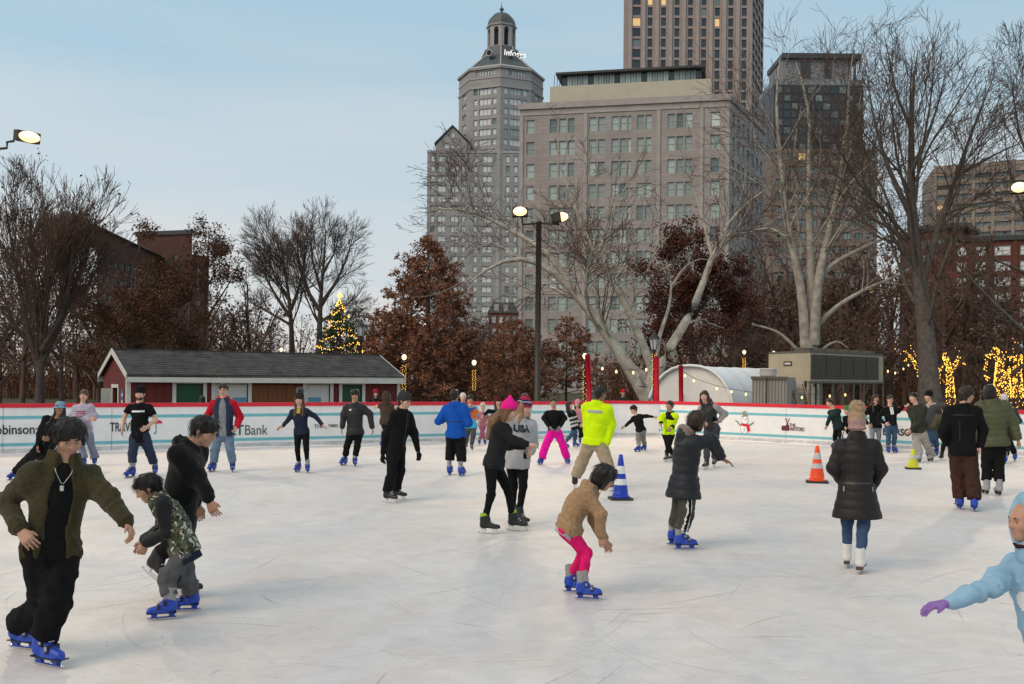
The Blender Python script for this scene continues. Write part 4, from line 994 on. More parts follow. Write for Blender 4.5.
# ---- lit Christmas tree
XT, xp, xh = conifer('christmas_tree', 'dark green Christmas tree wound with glowing yellow lights behind the shed', 339, 298, 52, 2.3, 24, m_fir, 9000, zb=.3, nb=110, cat='christmas tree', leafsize=.14, droop=-.12, pw=.9)
m_bulb = mat('warm_bulb', (1,.7,.3), .4, var=0, emit=(1,.58,.16), estr=7.0)
m_bulb2 = mat('pale_bulb', (1,.85,.6), .4, var=0, emit=(1,.60,.24), estr=2.2)
m_gold = mat('gold_bulb', (1,.6,.15), .4, var=0, emit=(1,.52,.07), estr=3.4)
def bulb_cloud(P, r, m, name, parent, rs=None):
    """small octahedral bulbs at points P, one mesh"""
    o = np.array([(1,0,0),(-1,0,0),(0,1,0),(0,-1,0),(0,0,1),(0,0,-1)], float); t = np.array([(0,2,4),(2,1,4),(1,3,4),(3,0,4),(2,0,5),(1,2,5),(3,1,5),(0,3,5)])
    P = np.asarray(P); n = len(P); rr = r if rs is None else rs[:, None, None]
    v = (P[:, None] + o[None] * rr).reshape(-1, 3); q = (t[None] + 6*np.arange(n)[:, None, None]).reshape(-1, 3)
    ob = link(name, np_mesh(name, v, tris=q, mats=[m]), parent); tag(ob, kind='stuff'); return ob
rg = np.random.default_rng(5); q = []
for i in range(760):
    t = i / 760; z = .5 + (xh - .6) * t; a = t * 2*np.pi * 13 + rg.normal()*.06; rad = 2.45 * (1 - t) ** .9 + .06; q.append((rad*math.cos(a)*rg.uniform(.88,1.03), rad*math.sin(a)*rg.uniform(.88,1.03), z - rad*.05 + .12*math.sin(a*2.3) + rg.normal()*.04))
bulb_cloud(q, .023, m_gold, 'string_lights', XT)
MB().lathe([(.02,0),(.16,.12),(.05,.2),(.02,.34)], m_gold, 5).build('star', XT, (0, 0, xh))

# ---- sycamores
SY = [LV(10, (.3,.65), (.4,1.0), .06, .13, 9, (.25,.98), .30), LV(8, (.45,.8), (.35,.9), .03, .14, 6, (.12,1.), .42), LV(4, (.55,.9), (.35,.9), .01, .14, 4, (.1,1.), .5), LV(3, (.6,1.), (.35,1.), .0, .14, 3, (.1,1.), .7)]
d = 47
tree('leaning_sycamore', 'pale sycamore with forking limbs reaching left over the floodlight pole, beside the tent', [
    up(652, d, [(650,398),(651,384),(654,370)], .50, .30),
    lb(d, [(649,402),(640,386),(628,364),(619,352),(605,331),(589,309),(573,291),(557,273),(538,259),(516,253),(490,264),(470,282)], .33, .05),
    lb(d, [(652,382,.2),(641,375,.2),(629,366,0),(621,355,0)], .24, .2),
    lb(d, [(574,292,.1),(560,266,.5),(541,246,1),(520,236,1.4),(492,219,2),(470,210,2.4),(444,207,2.8),(425,212,3)], .17, .03),
    lb(d, [(653,372),(646,352),(634,322),(622,296),(608,276),(594,254),(582,225),(570,195),(560,165)], .2, .03),
    lb(d, [(655,378),(662,357),(682,330),(698,300),(708,266),(721,234),(740,206),(765,190)], .24, .05),
    lb(d, [(655,368,.4),(659,336,.6),(670,306,.9),(672,279,1),(666,262,1)], .12, .04),
    lb(d, [(672,285,1),(684,267,1.4),(700,258,2),(716,262,2.4)], .06, .02),
    lb(d, [(712,256),(706,232,.4),(700,208,.8),(690,180,1)], .09, .02)],
    31, m_syc, m_twigr, SY, trunk_levels=1, tipk=.8, rk=1.15)
d = 54
tree('multi_trunk_sycamore', 'white-barked sycamore with several straight trunks rising behind the chiller unit', [
    up(810, d, [(810,372),(809,355),(809,340)], .55, .42),
    lb(d, [(806,356),(804,306),(799,271),(791,242),(784,215),(782,174),(778,133),(774,95),(780,60)], .27, .04),
    lb(d, [(811,350,.3),(812,296,.3),(811,258,.2),(809,210),(808,161),(812,125),(806,90),(796,62)], .28, .04),
    lb(d, [(814,345,-.2),(816,300,-.3),(818,275,-.3),(825,248),(834,216),(842,165),(850,120),(846,80),(854,50)], .26, .04),
    lb(d, [(817,280),(832,263),(862,248),(897,233),(925,222)], .14, .04),
    lb(d, [(815,328),(836,306),(869,287),(901,275),(925,258)], .14, .04),
    lb(d, [(826,247,.2),(850,224,.6),(872,196,1),(890,160,1.2)], .12, .03),
    lb(d, [(804,358),(790,342),(777,331),(752,324)], .11, .05), lb(d, [(820,352),(829,344),(838,341),(848,348)], .09, .03),
    lb(d, [(790,240,.3),(772,228,.6),(752,230,.8),(742,240,1)], .09, .03)],
    32, m_syc, m_twigr, SY, trunk_levels=1, tipk=.8, rk=1.15)
d = 50
tree('tall_bare_tree', 'tall dark bare tree with furrowed trunk between the light-wrapped trees, at right', [
    up(931, d, [(929,370),(926,335),(922,290),(914,248),(910,210),(911,170),(912,126),(910,84),(918,50)], .58, .06),
    lb(d, [(921,288),(932,250),(943,213),(957,175),(973,128),(988,92),(995,72)], .22, .04), lb(d, [(911,215,.3),(893,180,.7),(880,145,1),(872,110,1.2),(866,70,1.4)], .17, .04),
    lb(d, [(911,172,-.3),(926,140,-.7),(938,105,-1),(946,70,-1.2)], .13, .03), lb(d, [(913,244,.2),(890,228,.6),(866,215,1),(848,196,1.2)], .13, .03),
    lb(d, [(957,176),(985,160,.4),(1008,148,.8),(1030,140,1)], .1, .03), lb(d, [(943,214,-.4),(970,205,-.8),(1000,200,-1.2),(1020,188,-1.4)], .09, .03), lb(d, [(912,130,.5),(896,95,.9),(890,60,1.2),(884,35,1.4)], .1, .03)],
    33, m_bark2, m_twig, [LV(13, (.3,.6), (.35,.8), .06, .09, 8, (.22,.98), .32), LV(9, (.5,.8), (.3,.75), .04, .10, 5, (.12,1.), .42), LV(5, (.55,.9), (.3,.75), .03, .10, 4, (.12,1.), .5), LV(3, (.6,1.), (.3,.8), .02, .1, 3, (.12,1.), .7)], trunk_levels=1)
d = 56
tree('edge_tree', 'bare tree cut by the right edge of the view, branches entering the sky', [
    up(1058, d, [(1056,340),(1052,280),(1046,220),(1040,160),(1036,100)], .4, .07), lb(d, [(1052,290),(1020,270),(990,258),(975,262)], .14, .03), lb(d, [(1048,240),(1022,210),(1008,170),(1004,130)], .14, .03), lb(d, [(1042,180),(1020,140),(1014,100),(1010,70)], .12, .03)],
    34, m_bark2, m_twig, BARE)
# ---- wine-leaved tree behind the leaning sycamore
d = 72
tree('wine_leaved_tree', 'dark wine-red leafy tree filling the view behind the leaning sycamore', [up(692, d, [(692,350),(690,310),(688,275),(684,250)], .3, .05), lb(d, [(691,330),(668,305),(650,285),(638,270)], .13, .04), lb(d, [(690,320),(712,295),(728,272),(735,250)], .13, .04), lb(d, [(691,345),(660,335),(640,328),(628,326)], .12, .03), lb(d, [(691,340),(722,325),(745,315),(760,312)], .12, .03), lb(d, [(689,290),(672,262),(664,240)], .1, .03), lb(d, [(689,285),(705,255),(712,235)], .1, .03)],
    35, m_bark, m_twigr, [LV(8, (.35,.6), (.4,1.0), .02, .1, 6, (.15,1.)), LV(7, (.4,.65), (.4,.9), .0, .1, 5, (.15,1.)), LV(6, (.4,.65), (.4,.9), .0, .1, 4, (.15,1.)), LV(4, (.4,.65), (.4,.9), .0, .1, 4, (.15,1.))], leaf=(m_lred, 24000, .20, .3))
# ---- far park woodland that reads as one brown mass
def woodland():
    rng = np.random.default_rng(77); Vs, Qs, Ms, base = [], [], [], 0
    vari = []
    for s in range(4):
        H = 10.; tr_ = resample([(0,0,0),(.1,0,H*.3),(.2,.1,H*.6),(.1,.2,H*.85)], 12)[None]; lim = [tr_[0]]
        for k in range(6): a = rng.uniform(0, 6.28); z = rng.uniform(.15, .5)*H; lim.append(resample([(0,0,z),(math.cos(a)*1.4,math.sin(a)*1.4,z+1.5),(math.cos(a)*2.6,math.sin(a)*2.6,z+3.6)], 12))
        pts = np.stack(lim); rad = np.stack([np.linspace(.2,.05,12)] + [np.linspace(.1,.03,12)]*6)
        L = [(pts, rad, 5)]; c, r = pts, rad
        for lv in (LV(7,(.4,.65),(.35,.9),.02,.12,4), LV(5,(.45,.75),(.35,.9),.02,.14,3), LV(2,(.6,.95),(.35,.9),.0,.15,2)): c, r = branch(rng, c, r, rmin=.016, **lv); L.append((c, r, 3))
        v, q = tubes(L); lv_, lq = leaves(rng, c, 450, .25, .2); vari.append((np.concatenate([v, lv_]), np.concatenate([q, lq + len(v)])))
    spots = [(x, 96 + rng.uniform(-10, 14), rng.uniform(.75, 1.05)) for x in (-10, 15, 40, 75, 95, 110, 130, 150, 165, 185, 205, 230, 245, 262, 300, 345, 360, 372, 395, 410, 465, 478, 490)]
    spots += [(x, 84 + rng.uniform(-10, 16), rng.uniform(.8, 1.2)) for x in (738, 762, 778, 800, 822, 842, 858, 876, 890, 905, 948, 968, 990, 1012, 1030)]
    spots += [(x, 72 + rng.uniform(-4, 6), rng.uniform(.55, .8)) for x in (720, 735, 750, 765, 790, 835, 850, 862, 876, 888, 940, 962, 985, 1005)]
    spots += [(x, 70 + rng.uniform(-4, 10), rng.uniform(.75, 1.15)) for x in (-20, 0, 22, 62, 78, 98, 118, 140, 160, 178, 192, 225, 250)]
    spots += [(x, 86 + rng.uniform(-8, 8), rng.uniform(1.15, 1.6)) for x in (745, 760, 775, 790, 822, 838, 850, 862, 876, 890, 945, 965, 985, 1008, 1026)]
    for i, (px, d, s) in enumerate(spots):
        v, q = vari[i % 4]; a = rng.uniform(0, 6.28); M = np.array([[math.cos(a),-math.sin(a),0],[math.sin(a),math.cos(a),0],[0,0,1]]); p = gp(px, d)
        Vs.append(v @ M.T * s + p); Qs.append(q + base); base += len(v)
    tag(link('far_woodland', np_mesh('far_woodland', np.concatenate(Vs), quads=np.concatenate(Qs), mats=[m_twigr])), 'far brown mass of bare park trees behind the rink', 'woodland', kind='stuff')
woodland()
# low brush line that closes the view under the trees
def brush():
    rng = np.random.default_rng(9); n = 3600; Vs = []
    px = rng.uniform(-30, 1060, n); px = px[(px < 540) | (px > 600)]; n = len(px)
    d = rng.uniform(100, 116, n); P = np.stack([gp(a, b) for a, b in zip(px, d)]); hgt = rng.uniform(1.5, 5.5, n)
    s = np.linspace(0, 1, 4); dx = rng.normal(size=(n, 2)) * .5
    pts = np.stack([P[:, None, 0] + dx[:, :1]*s*hgt[:, None]*.5, P[:, None, 1] + dx[:, 1:]*s*hgt[:, None]*.5, P[:, None, 2] + hgt[:, None]*s], -1); rr = np.full((n, 4), .05) * (1.1 - s)
    c, r = branch(rng, pts, rr, 5, (.4,.7), (.3,.9), .02, .12, 2, (.2,1.), .7, rmin=.02); v, q = tubes([(pts, rr, 3), (c, r, 3)]); lv_, lq = leaves(rng, c, 15000, .36, .3)
    tag(link('brush_line', np_mesh('brush_line', np.concatenate([v, lv_]), quads=np.concatenate([q, lq + len(v)]), mats=[m_lbrown])), 'low tangled brown brush along the far side of the park', 'brush', kind='stuff')
brush()
# ---- trees wound with fairy lights
def lit_tree(label, d, limbs, nb, seed, r_b=.026):
    rng_ = np.random.default_rng(seed); base = gp(limbs[0][0][0][0], d); root = empty('light_wrapped_tree', base, 0, label, 'tree', 'small trees wrapped in yellow lights')
    P = []; L = []
    for pts, r0, r1 in limbs:
        pl = resample([at(a, b, d) - base for a, b in pts], 12); pl[0, 2] = max(pl[0, 2], 0) if pts[0][1] < 395 else 0; L.append((pl[None], np.linspace(r0, r1, 12)[None], 8))
    v, q = tubes(L); link('trunk', np_mesh('trunk', v, quads=q, mats=[m_bark], smooth=True), root)
    allp = np.concatenate([l[0] for l in L]); allr = np.concatenate([l[1] for l in L])
    c, r = branch(rng_, allp, allr, 7, (.3,.6), (.4,1.0), .05, .15, 5, (.4,1.), .5); v, q = tubes([(c, r, 4)]); link('crown', np_mesh('crown', v, quads=q, mats=[m_twig]), root)
    ln = np.array([np.linalg.norm(np.diff(l[0][0], axis=0), axis=1).sum() for l in L]); w_ = ln * np.array([l[1].mean() for l in L]) ; w_ /= w_.sum()
    k = rng_.choice(len(L), nb, p=w_); t = rng_.uniform(0, 1, nb)
    for ki, ti in zip(k, t):
        pl, rr = L[ki][0][0], L[ki][1][0]; x = ti * 11; i = min(int(x), 10); c0 = pl[i] + (pl[i+1]-pl[i])*(x-i); a = rng_.uniform(0, 6.28); n_ = np.array([math.cos(a), math.sin(a), 0]) * (rr[i] + .03); P.append(c0 + n_)
    kk = rng_.integers(0, len(c), nb // 3); tt = rng_.integers(0, 5, nb // 3); P += list(c[kk, tt])
    bulb_cloud(P, r_b, m_gold, 'string_lights', root)
lit_tree('small V-shaped tree wrapped in yellow lights, left of the tall bare trunk', 58, [([(923,402),(922,385),(918,370),(914,360),(908,354)], .10, .05), ([(923,395),(924,378),(924,365),(921,355)], .09, .05), ([(914,362),(908,358),(905,361)], .06, .04)], 240, 1)
lit_tree('small forked tree wrapped in yellow lights, right of the tall bare trunk', 57, [([(951,402),(950,385),(950,372),(948,364),(945,357)], .22, .11), ([(950,374),(954,366),(960,362),(964,364)], .12, .05), ([(948,368),(942,364),(938,372),(938,392)], .10, .06), ([(949,366),(944,358),(945,353)], .09, .04), ([(952,370),(956,362),(959,358)], .09, .04)], 520, 2)
lit_tree('broad trunk wrapped thickly in yellow lights near the right edge', 55, [([(1002,402),(1002,385),(1003,368),(1003,358)], .46, .3), ([(1003,366),(996,356),(990,353),(986,358)], .16, .06), ([(1003,362),(1000,352),(994,347)], .16, .06), ([(1018,402),(1018,384),(1017,366),(1019,354)], .24, .16), ([(1003,362),(1010,356),(1016,358),(1021,364)], .16, .08), ([(987,358),(985,368),(986,380)], .05, .03)], 1300, 3)
# ================================================================ lamps, tent, chiller, cones, wires
m_pole = mat('pole_dark', (.035,.03,.026), .5, var=.15, scale=3); m_steel = mat('steel_grey', (.30,.30,.29), .45, var=.15, metal=.6)
m_flood = mat('flood_lens', (1,.9,.7), .3, var=0, emit=(1,.66,.28), estr=1.9)
def lens_light(root, loc, dirn, power, size=.25):
    ld = bpy.data.lights.new('flood_lamp', 'SPOT'); ld.energy = power; ld.color = (1,.78,.5); ld.spot_size = R(150); ld.spot_blend = .6; ld.shadow_soft_size = size
    o = bpy.data.objects.new('flood_lamp', ld); C.objects.link(o); o.parent = root; o.location = V(loc); o.rotation_euler = V(dirn).to_track_quat('-Z', 'Y').to_euler()
def flood_head(root, loc, yaw, pitch, w_=.55):
    M = Matrix.Translation(V(loc)) @ Matrix.Rotation(yaw, 4, 'Z') @ Matrix.Rotation(pitch, 4, 'X')
    h = MB().box((-w_/2,0,-.16),(w_/2,.25,.16),m_pole).box((-w_/2*.7,.25,-.1),(w_/2*.7,.33,.1),m_pole).build('lamp_head', root); h.matrix_local = M
    for i in range(4): MB().box((-w_/2+.06+i*.13,.25,-.14),(-w_/2+.075+i*.13,.36,.14),m_pole).build('cooling_fin', h)
    lens = MB().lathe([(.001,-.26),(.10,-.24),(.17,-.17),(.215,-.08),(.225,0)], m_flood, 18).build('lens', h, smooth=True); lens.rotation_euler = (R(90), 0, 0); lens.location = (0, -.003, 0); lens.scale = (w_/.5, .72, -1)
    return h, M
fp = gp(537.5, 36.3)
FL = empty('floodlight_pole', fp, 0, 'tall dark floodlight pole with two lit heads, standing behind the barrier', 'lamp post')
ph = at(537.5, 222, 36.3)[2] - GZ
MB().tube([(0,0,0),(0,0,.5)], .2, m_pole, 12).build('base', FL); MB().tube([(0,0,0),(0,0,ph)], [.12,.10], m_pole, 14).build('pole', FL, smooth=True)
MB().tube([(-.62,-.1,ph-.12),(0,0,ph-.04),(.75,-.1,ph-.1)], .035, m_pole, 8).build('cross_arm', FL)
p1 = at(520, 211.5, 36) - fp; p2 = at(561, 217, 36) - fp
MB().tube([(-.6,-.08,ph-.12),(p1[0]+.05,p1[1]+.2,p1[2]-.05)], .03, m_pole, 6).tube([(.7,-.08,ph-.1),(p2[0]-.1,p2[1]+.2,p2[2])], .03, m_pole, 6).build('bracket', FL)
flood_head(FL, p1, R(-4), R(-4)); flood_head(FL, p2, R(84), R(-8), .42)
lens_light(FL, p1 + np.array([0,-.1,-.05]), (-.05,-1,-.45), 2600); lens_light(FL, p2 + np.array([.1,-.1,-.05]), (.5,-.8,-.5), 1800)
# left and right floods at the frame edges
lp = gp(-34, 30); LP = empty('floodlight_pole', lp, 0, 'lit floodlight on an arm entering from the left edge', 'lamp post'); hh = at(-34, 150, 30)[2] - GZ
MB().tube([(0,0,0),(0,0,hh)], [.14,.11], m_pole, 12).build('pole', LP, smooth=True)
q1 = at(7, 148, 30) - lp; q2 = at(14, 141, 30) - lp; q3 = at(29, 137, 30) - lp
MB().tube([(0,0,hh-.05), q1, q1 + (0,0,.18), q2], .04, m_pole, 8).build('arm', LP); flood_head(LP, q3, R(52), R(8), .7)
lens_light(LP, q3 + np.array([.25,-.2,0]), (.7,-.5,-.6), 2600)
rp = gp(1052, 32); RP = empty('floodlight_pole', rp, 0, 'lit floodlight on an arm entering from the right edge', 'lamp post'); hh = at(1052, 194, 32)[2] - GZ
MB().tube([(0,0,0),(0,0,hh)], [.14,.11], m_pole, 12).build('pole', RP, smooth=True)
q3 = at(1019, 187.5, 32) - rp; MB().tube([(0,0,hh-.05), q3 + (.35,.15,.02)], .04, m_pole, 8).build('arm', RP); flood_head(RP, q3, R(-25), R(-4), .5)
lens_light(RP, q3 + np.array([-.1,-.2,0]), (-.5,-.7,-.6), 2000)
# park lanterns on posts wound with fairy lights
m_globe = mat('lamp_globe', (1,.9,.75), .4, var=0, emit=(1,.74,.42), estr=1.7); m_pane = mat('lantern_pane', (.55,.58,.6), .3, var=.05)
def lantern(px, py, d, label, lit, wrap):
    b = gp(px, d); z = at(px, py, d)[2] - GZ; root = empty('park_lamp', b, 0, label, 'lamp post', 'park lamps around the rink')
    MB().lathe([(.14,0),(.13,.3),(.07,.42),(.055,.8),(.05,z-.3),(.09,z-.24),(.06,z-.18)], m_pole, 10).build('post', root, smooth=True)
    if lit: MB().lathe([(.05,-.13),(.10,-.05),(.11,.02),(.07,.09),(.02,.12)], m_globe, 12).build('globe', root, (0,0,z), smooth=True); MB().lathe([(.05,0),(.02,.1)], m_pole, 6).build('finial', root, (0,0,z+.115))
    else:
        for k in range(6):
            a0, a1 = R(60*k), R(60*k+60); r0, r1 = .12, .2
            MB().add([(r0*math.cos(a0),r0*math.sin(a0),-.18),(r0*math.cos(a1),r0*math.sin(a1),-.18),(r1*math.cos(a1),r1*math.sin(a1),.25),(r1*math.cos(a0),r1*math.sin(a0),.25)], [(0,1,2,3)], m_pane).build('pane', root, (0,0,z))
            MB().tube([(r0*math.cos(a0),r0*math.sin(a0),-.18),(r1*math.cos(a0),r1*math.sin(a0),.25)], .016, m_pole, 4).build('bar', root, (0,0,z))
        MB().lathe([(.25,.25),(.22,.3),(.1,.42),(.05,.5),(.02,.6)], m_pole, 8).build('cap', root, (0,0,z))
    if wrap:
        n = 46; bulb_cloud([(.085*math.cos(i*2.4), .085*math.sin(i*2.4), z-.35-i*wrap/n) for i in range(n)], .014, m_gold, 'string_lights', root)
lantern(404, 357, 44, 'lit globe lamp at the right end of the shed roof, post wound with lights', True, 1.3)
lantern(474, 362.5, 47, 'lit globe lamp between the conifer and floodlight pole', True, 1.0)
lantern(585, 356, 42, 'lit globe lamp beside the leaning red post', True, 1.6)
lantern(744, 352, 58, 'lit globe lamp above the right end of the white tent', True, .6)
lantern(773.5, 353, 60, 'lit globe lamp just above the chiller unit\'s left corner', True, .3)
lantern(360.5, 332, 47, 'unlit lantern with pale panes rising beside the Christmas tree', False, 0)
lantern(654, 345, 40, 'unlit lantern in front of the leaning sycamore trunk, post wound with lights', False, 1.4)
lantern(281, 349.5, 66, 'tiny lit globe lamp just above the middle of the shed roof', True, 0)
# festoon wires with round bulbs
m_wire = mat('wire_black', (.02,.02,.02), .6, var=0)
bm_ = MB().lathe([(.012,.07),(.03,.045),(.04,.0),(.03,-.035),(.008,-.05)], m_bulb2, 8).mesh('bulb', True); bs_ = MB().lathe([(.018,.0),(.018,.05)], m_wire, 6).mesh('socket')
def festoon(label, pts, bulbs):
    base = pts[0]; root = empty('festoon_lights', base, 0, label, 'string lights', 'festoon light strings by the tent')
    poly = resample([p - base for p in pts], 40); MB().tube(poly, .008, m_wire, 4).build('wire', root)
    s = np.r_[0, np.cumsum(np.linalg.norm(np.diff(poly, axis=0), axis=1))]
    for t in bulbs:
        u = t * s[-1]; p = np.array([np.interp(u, s, poly[:, i]) for i in range(3)]); b = link('bulb', bm_, root, p - (0,0,.12)); link('socket', bs_, b, (0,0,.07))
festoon('string of warm bulbs sagging from the leaning red post to the tall red post', [at(588,360,37), at(606,367,36.4), at(625,370,35.8), at(642,369,35.2), at(656,361,34.7)], [.22,.42,.66,.85])
festoon('string of warm bulbs hanging across the front of the white tent to the chiller frame', [at(681,370,36.3), at(693,378,36.6), at(717,386,37.5), at(745,391.5,38.5), at(770,394,39.4), at(797,395,40.2), at(830,393.5,41), at(870,390,42)], [.02,.065,.19,.27,.35,.42,.51,.58,.65,.79,.87])
festoon('string of warm bulbs from the chiller frame towards the light-wrapped trees', [at(884,366,44), at(892,372,47), at(900,369,50), at(908,364,54), at(912,358,58)], [.1,.3,.55,.75])
# ---- white tunnel tent
def tent_fabric():
    m = mat('tent_fabric', (.86,.87,.88), .55, var=.06, scale=1.2, spec=.4)
    m.node_tree.nodes['Principled BSDF'].inputs['Subsurface Weight'].default_value = 0.0; return m
m_tent = tent_fabric(); m_tent2 = mat('tent_end_fabric', (.84,.81,.77), .6, var=.05, scale=2)
T0, T1 = gp(645.5, 41.5), gp(737, 39.8)        # foot points of the front arch
Tdir = T1 - T0; Tw = float(np.linalg.norm(Tdir)); Tdir = Tdir / Tw; Tb = np.array([.62, .785, 0.])
TE = empty('tunnel_tent', T0, 0, 'white arched tunnel tent behind the red posts', 'tent')
Th = at(681, 366, 41)[2] - GZ
arc = [(.5 - .5*math.copysign(abs(math.cos(a))**.85, math.cos(a)), math.sin(a)**.8) for a in np.linspace(0, math.pi, 19)]
nseg, segL = 6, 1.35
def tp_(i, j, bulge=0): u, z = arc[i]; z_ = z * (Th + bulge); c = (u - .5) * (1 + bulge * .3) + .5; return Tdir * (c * Tw) + Tb * (j * segL) + np.array([0, 0, z_])
for j in range(nseg):
    vs = []; 
    for jj, bl in ((0, 0), (.25, -.045), (.5, -.06), (.75, -.045), (1, 0)): vs += [tp_(i, j + jj, bl) for i in range(len(arc))]
    n = len(arc); MB().add(vs, [(k*n+i, k*n+i+1, (k+1)*n+i+1, (k+1)*n+i) for k in range(4) for i in range(n-1)], m_tent).build('fabric_panel', TE, smooth=True)
for j in range(nseg + 1): MB().tube([tp_(i, j, -.02) for i in range(len(arc))], .03, m_tent, 6).build('hoop', TE, smooth=True)
MB().tube([tp_(i, -.03, .02) for i in range(len(arc))], .06, m_tent, 8).build('front_rim', TE, smooth=True)
em = MB(); em.add([tp_(i, .06, -.05) for i in range(len(arc))], [tuple(range(len(arc)))], m_tent2); em.build('end_panel', TE)
for u0 in (.13, .42, .66): MB().box((0,-.02,0),(.035,0,Th*.62),m_steel).build('zip_seam', TE, Tdir*(u0*Tw)-Tb*.02)
# ---- chiller unit on a steel frame, with container and wooden steps
dC = 42.; c0 = at(810, 380, 41.0)[:2]; c1 = at(883, 380, 45.5)[:2]; cl = at(768.5, 380, 43.5)[:2]
m_chb = mat('chiller_beige', (.45,.385,.27), .6, var=.08, scale=1.5); m_gril = mat('chiller_grille', (.075,.06,.048), .6, var=.2, scale=6); m_chd = mat('chiller_frame', (.14,.125,.10), .6, var=.15)
CH = empty('chiller_unit', (*c0, GZ), 0, 'beige refrigeration unit with dark grilles raised on a steel frame', 'chiller')
zb, zt = at(810, 381, 41)[2] - GZ, at(810, 353, 41)[2] - GZ
e1 = c1 - c0; Le = float(np.linalg.norm(e1)); M1 = Matrix.Rotation(math.atan2(e1[1], e1[0]), 4, 'Z')
e2 = cl - c0; L2 = float(np.linalg.norm(e2)); a2 = math.atan2(e2[1], e2[0])
def quad_prism(z0, z1, m, o=0.):
    a = np.array([0., 0]); b = e1 * (1 - o); c = e1 * (1 - o) + e2; d_ = e2; return MB().prism([(*a, z0), (*b, z0), (*c, z0), (*d_, z0)], (0, 0, z1 - z0), m)
quad_prism(zb, zt, m_chb).build('housing', CH)
quad_prism(zt + .003, zt + .1, m_chd).build('top_deck', CH)
np_ = 5; x0 = .06; pw = (Le * .93 - x0) / np_
for i in range(np_):
    g_ = MB().box((x0+i*pw+.03,-.03,zb+.08),(x0+(i+1)*pw-.03,-.004,zt-.05),m_gril,M1).build('grille', CH)
    for k in range(9): z = zb + .14 + k * (zt - zb - .25) / 9; MB().box((x0+i*pw+.05,-.042,z),(x0+(i+1)*pw-.05,-.031,z+.012),m_chd,M1).build('louvre', g_)
for i in range(6): # fans on top
    t = (i + .5) / 6; p = e1 * t + e2 * .3; MB().lathe([(.4,0),(.42,.14),(.36,.15),(.3,.04)], m_chd, 14).build('fan_cowl', CH, (*p, zt + .1))
m_lab = mat('maker_plate', (.10,.05,.03), .5, var=0); M2 = Matrix.Rotation(a2, 4, 'Z')
pl = MB().box((L2*.42,.004,zt-.52),(L2*.62,.02,zt-.32),m_lab,M2).build('maker_plate', CH); MB().box((L2*.45,.021,zt-.46),(L2*.59,.024,zt-.38),m_trim,M2).build('printed_band', pl)
for i in range(8):
    t = i / 7; p = e1 * t; MB().tube([(*p,0),(*p,zb)], .05, m_chd, 6).build('leg', CH); p = e1 * t + e2 * .9; MB().tube([(*p,0),(*p,zb)], .05, m_chd, 6).build('leg', CH)
for z in (.55, zb - .06): MB().tube([(0,0,z),(*e1,z)], .05, m_chd, 6).build('beam', CH)
m_rcon = mat('container_grey', (.36,.33,.295), .6, var=.1, scale=2)
k0, k1, k2 = at(752, 390, 37.5)[:2], at(786.5, 390, 37.5)[:2], at(795.5, 390, 40)[:2]
CO = empty('corrugated_container', (*k0, GZ), 0, 'grey corrugated metal container below the chiller unit', 'container'); cz = at(770, 377, 37.5)[2] - GZ
Wk = k1[0] - k0[0]; vs = []; nr = 44
prof = [(Wk * i / nr, (0 if i % 4 in (0, 1) else .04)) for i in range(nr + 1)]
MB().prism([(x, y, 0) for x, y in prof] + [(k2[0]-k0[0], k2[1]-k0[1], 0), (k2[0]-k0[0]-Wk, k2[1]-k0[1], 0)], (0, 0, cz), m_rcon).build('corrugated_shell', CO)
MB().box((-.04,-.03,cz-.09),(Wk+.04,.05,cz+.02),m_chd).build('top_rail', CO); MB().box((-.02,-.02,cz*.42),(Wk+.02,-.002,cz*.42+.05),m_chd).build('mid_rail', CO)
MB().tube([(Wk*.28,-.06,0),(Wk*.4,-.06,cz*.5),(Wk*.42,-.06,cz)], .02, m_wire, 6).build('hanging_cable', CO)
WT = empty('header_tank', (*at(768, 390, 40)[:2], GZ), 0, 'small white header tank between the tent and the beige unit', 'tank'); zt_ = at(768, 376, 40)[2] - GZ
m_tank = mat('tank_white', (.55,.53,.5), .5, var=.05)
MB().lathe([(.3,zt_-.02),(.33,zt_+.06),(.34,zt_+.26),(.36,zt_+.28),(.3,zt_+.31)], m_tank, 16).build('tank', WT, smooth=True); MB().tube([(0,0,0),(0,0,zt_)], .2, m_chd, 10).build('stand', WT)
# wooden steps
m_ply = mat('raw_timber', (.36,.22,.10), .8, var=.2, scale=4)
w0 = at(808, 390, 38.5)[:2]; WS = empty('wooden_steps', (*w0, GZ), 0, 'raw timber steps leaning under the chiller frame', 'steps')
hs_ = at(800, 385, 38.5)[2] - GZ
for x in (0, .46): MB().prism([(x,0,0),(x,.16,0),(x-.42,1.0,hs_+.05),(x-.42,.84,hs_+.05)], (.05,0,0), m_ply).build('stringer', WS)
for i in range(5): t = (i + .6) / 5; MB().box((-.42*t+.05,.84*t,hs_*t-.02),(-.42*t+.46,.84*t+.26,hs_*t+.02),m_ply).build('tread', WS)
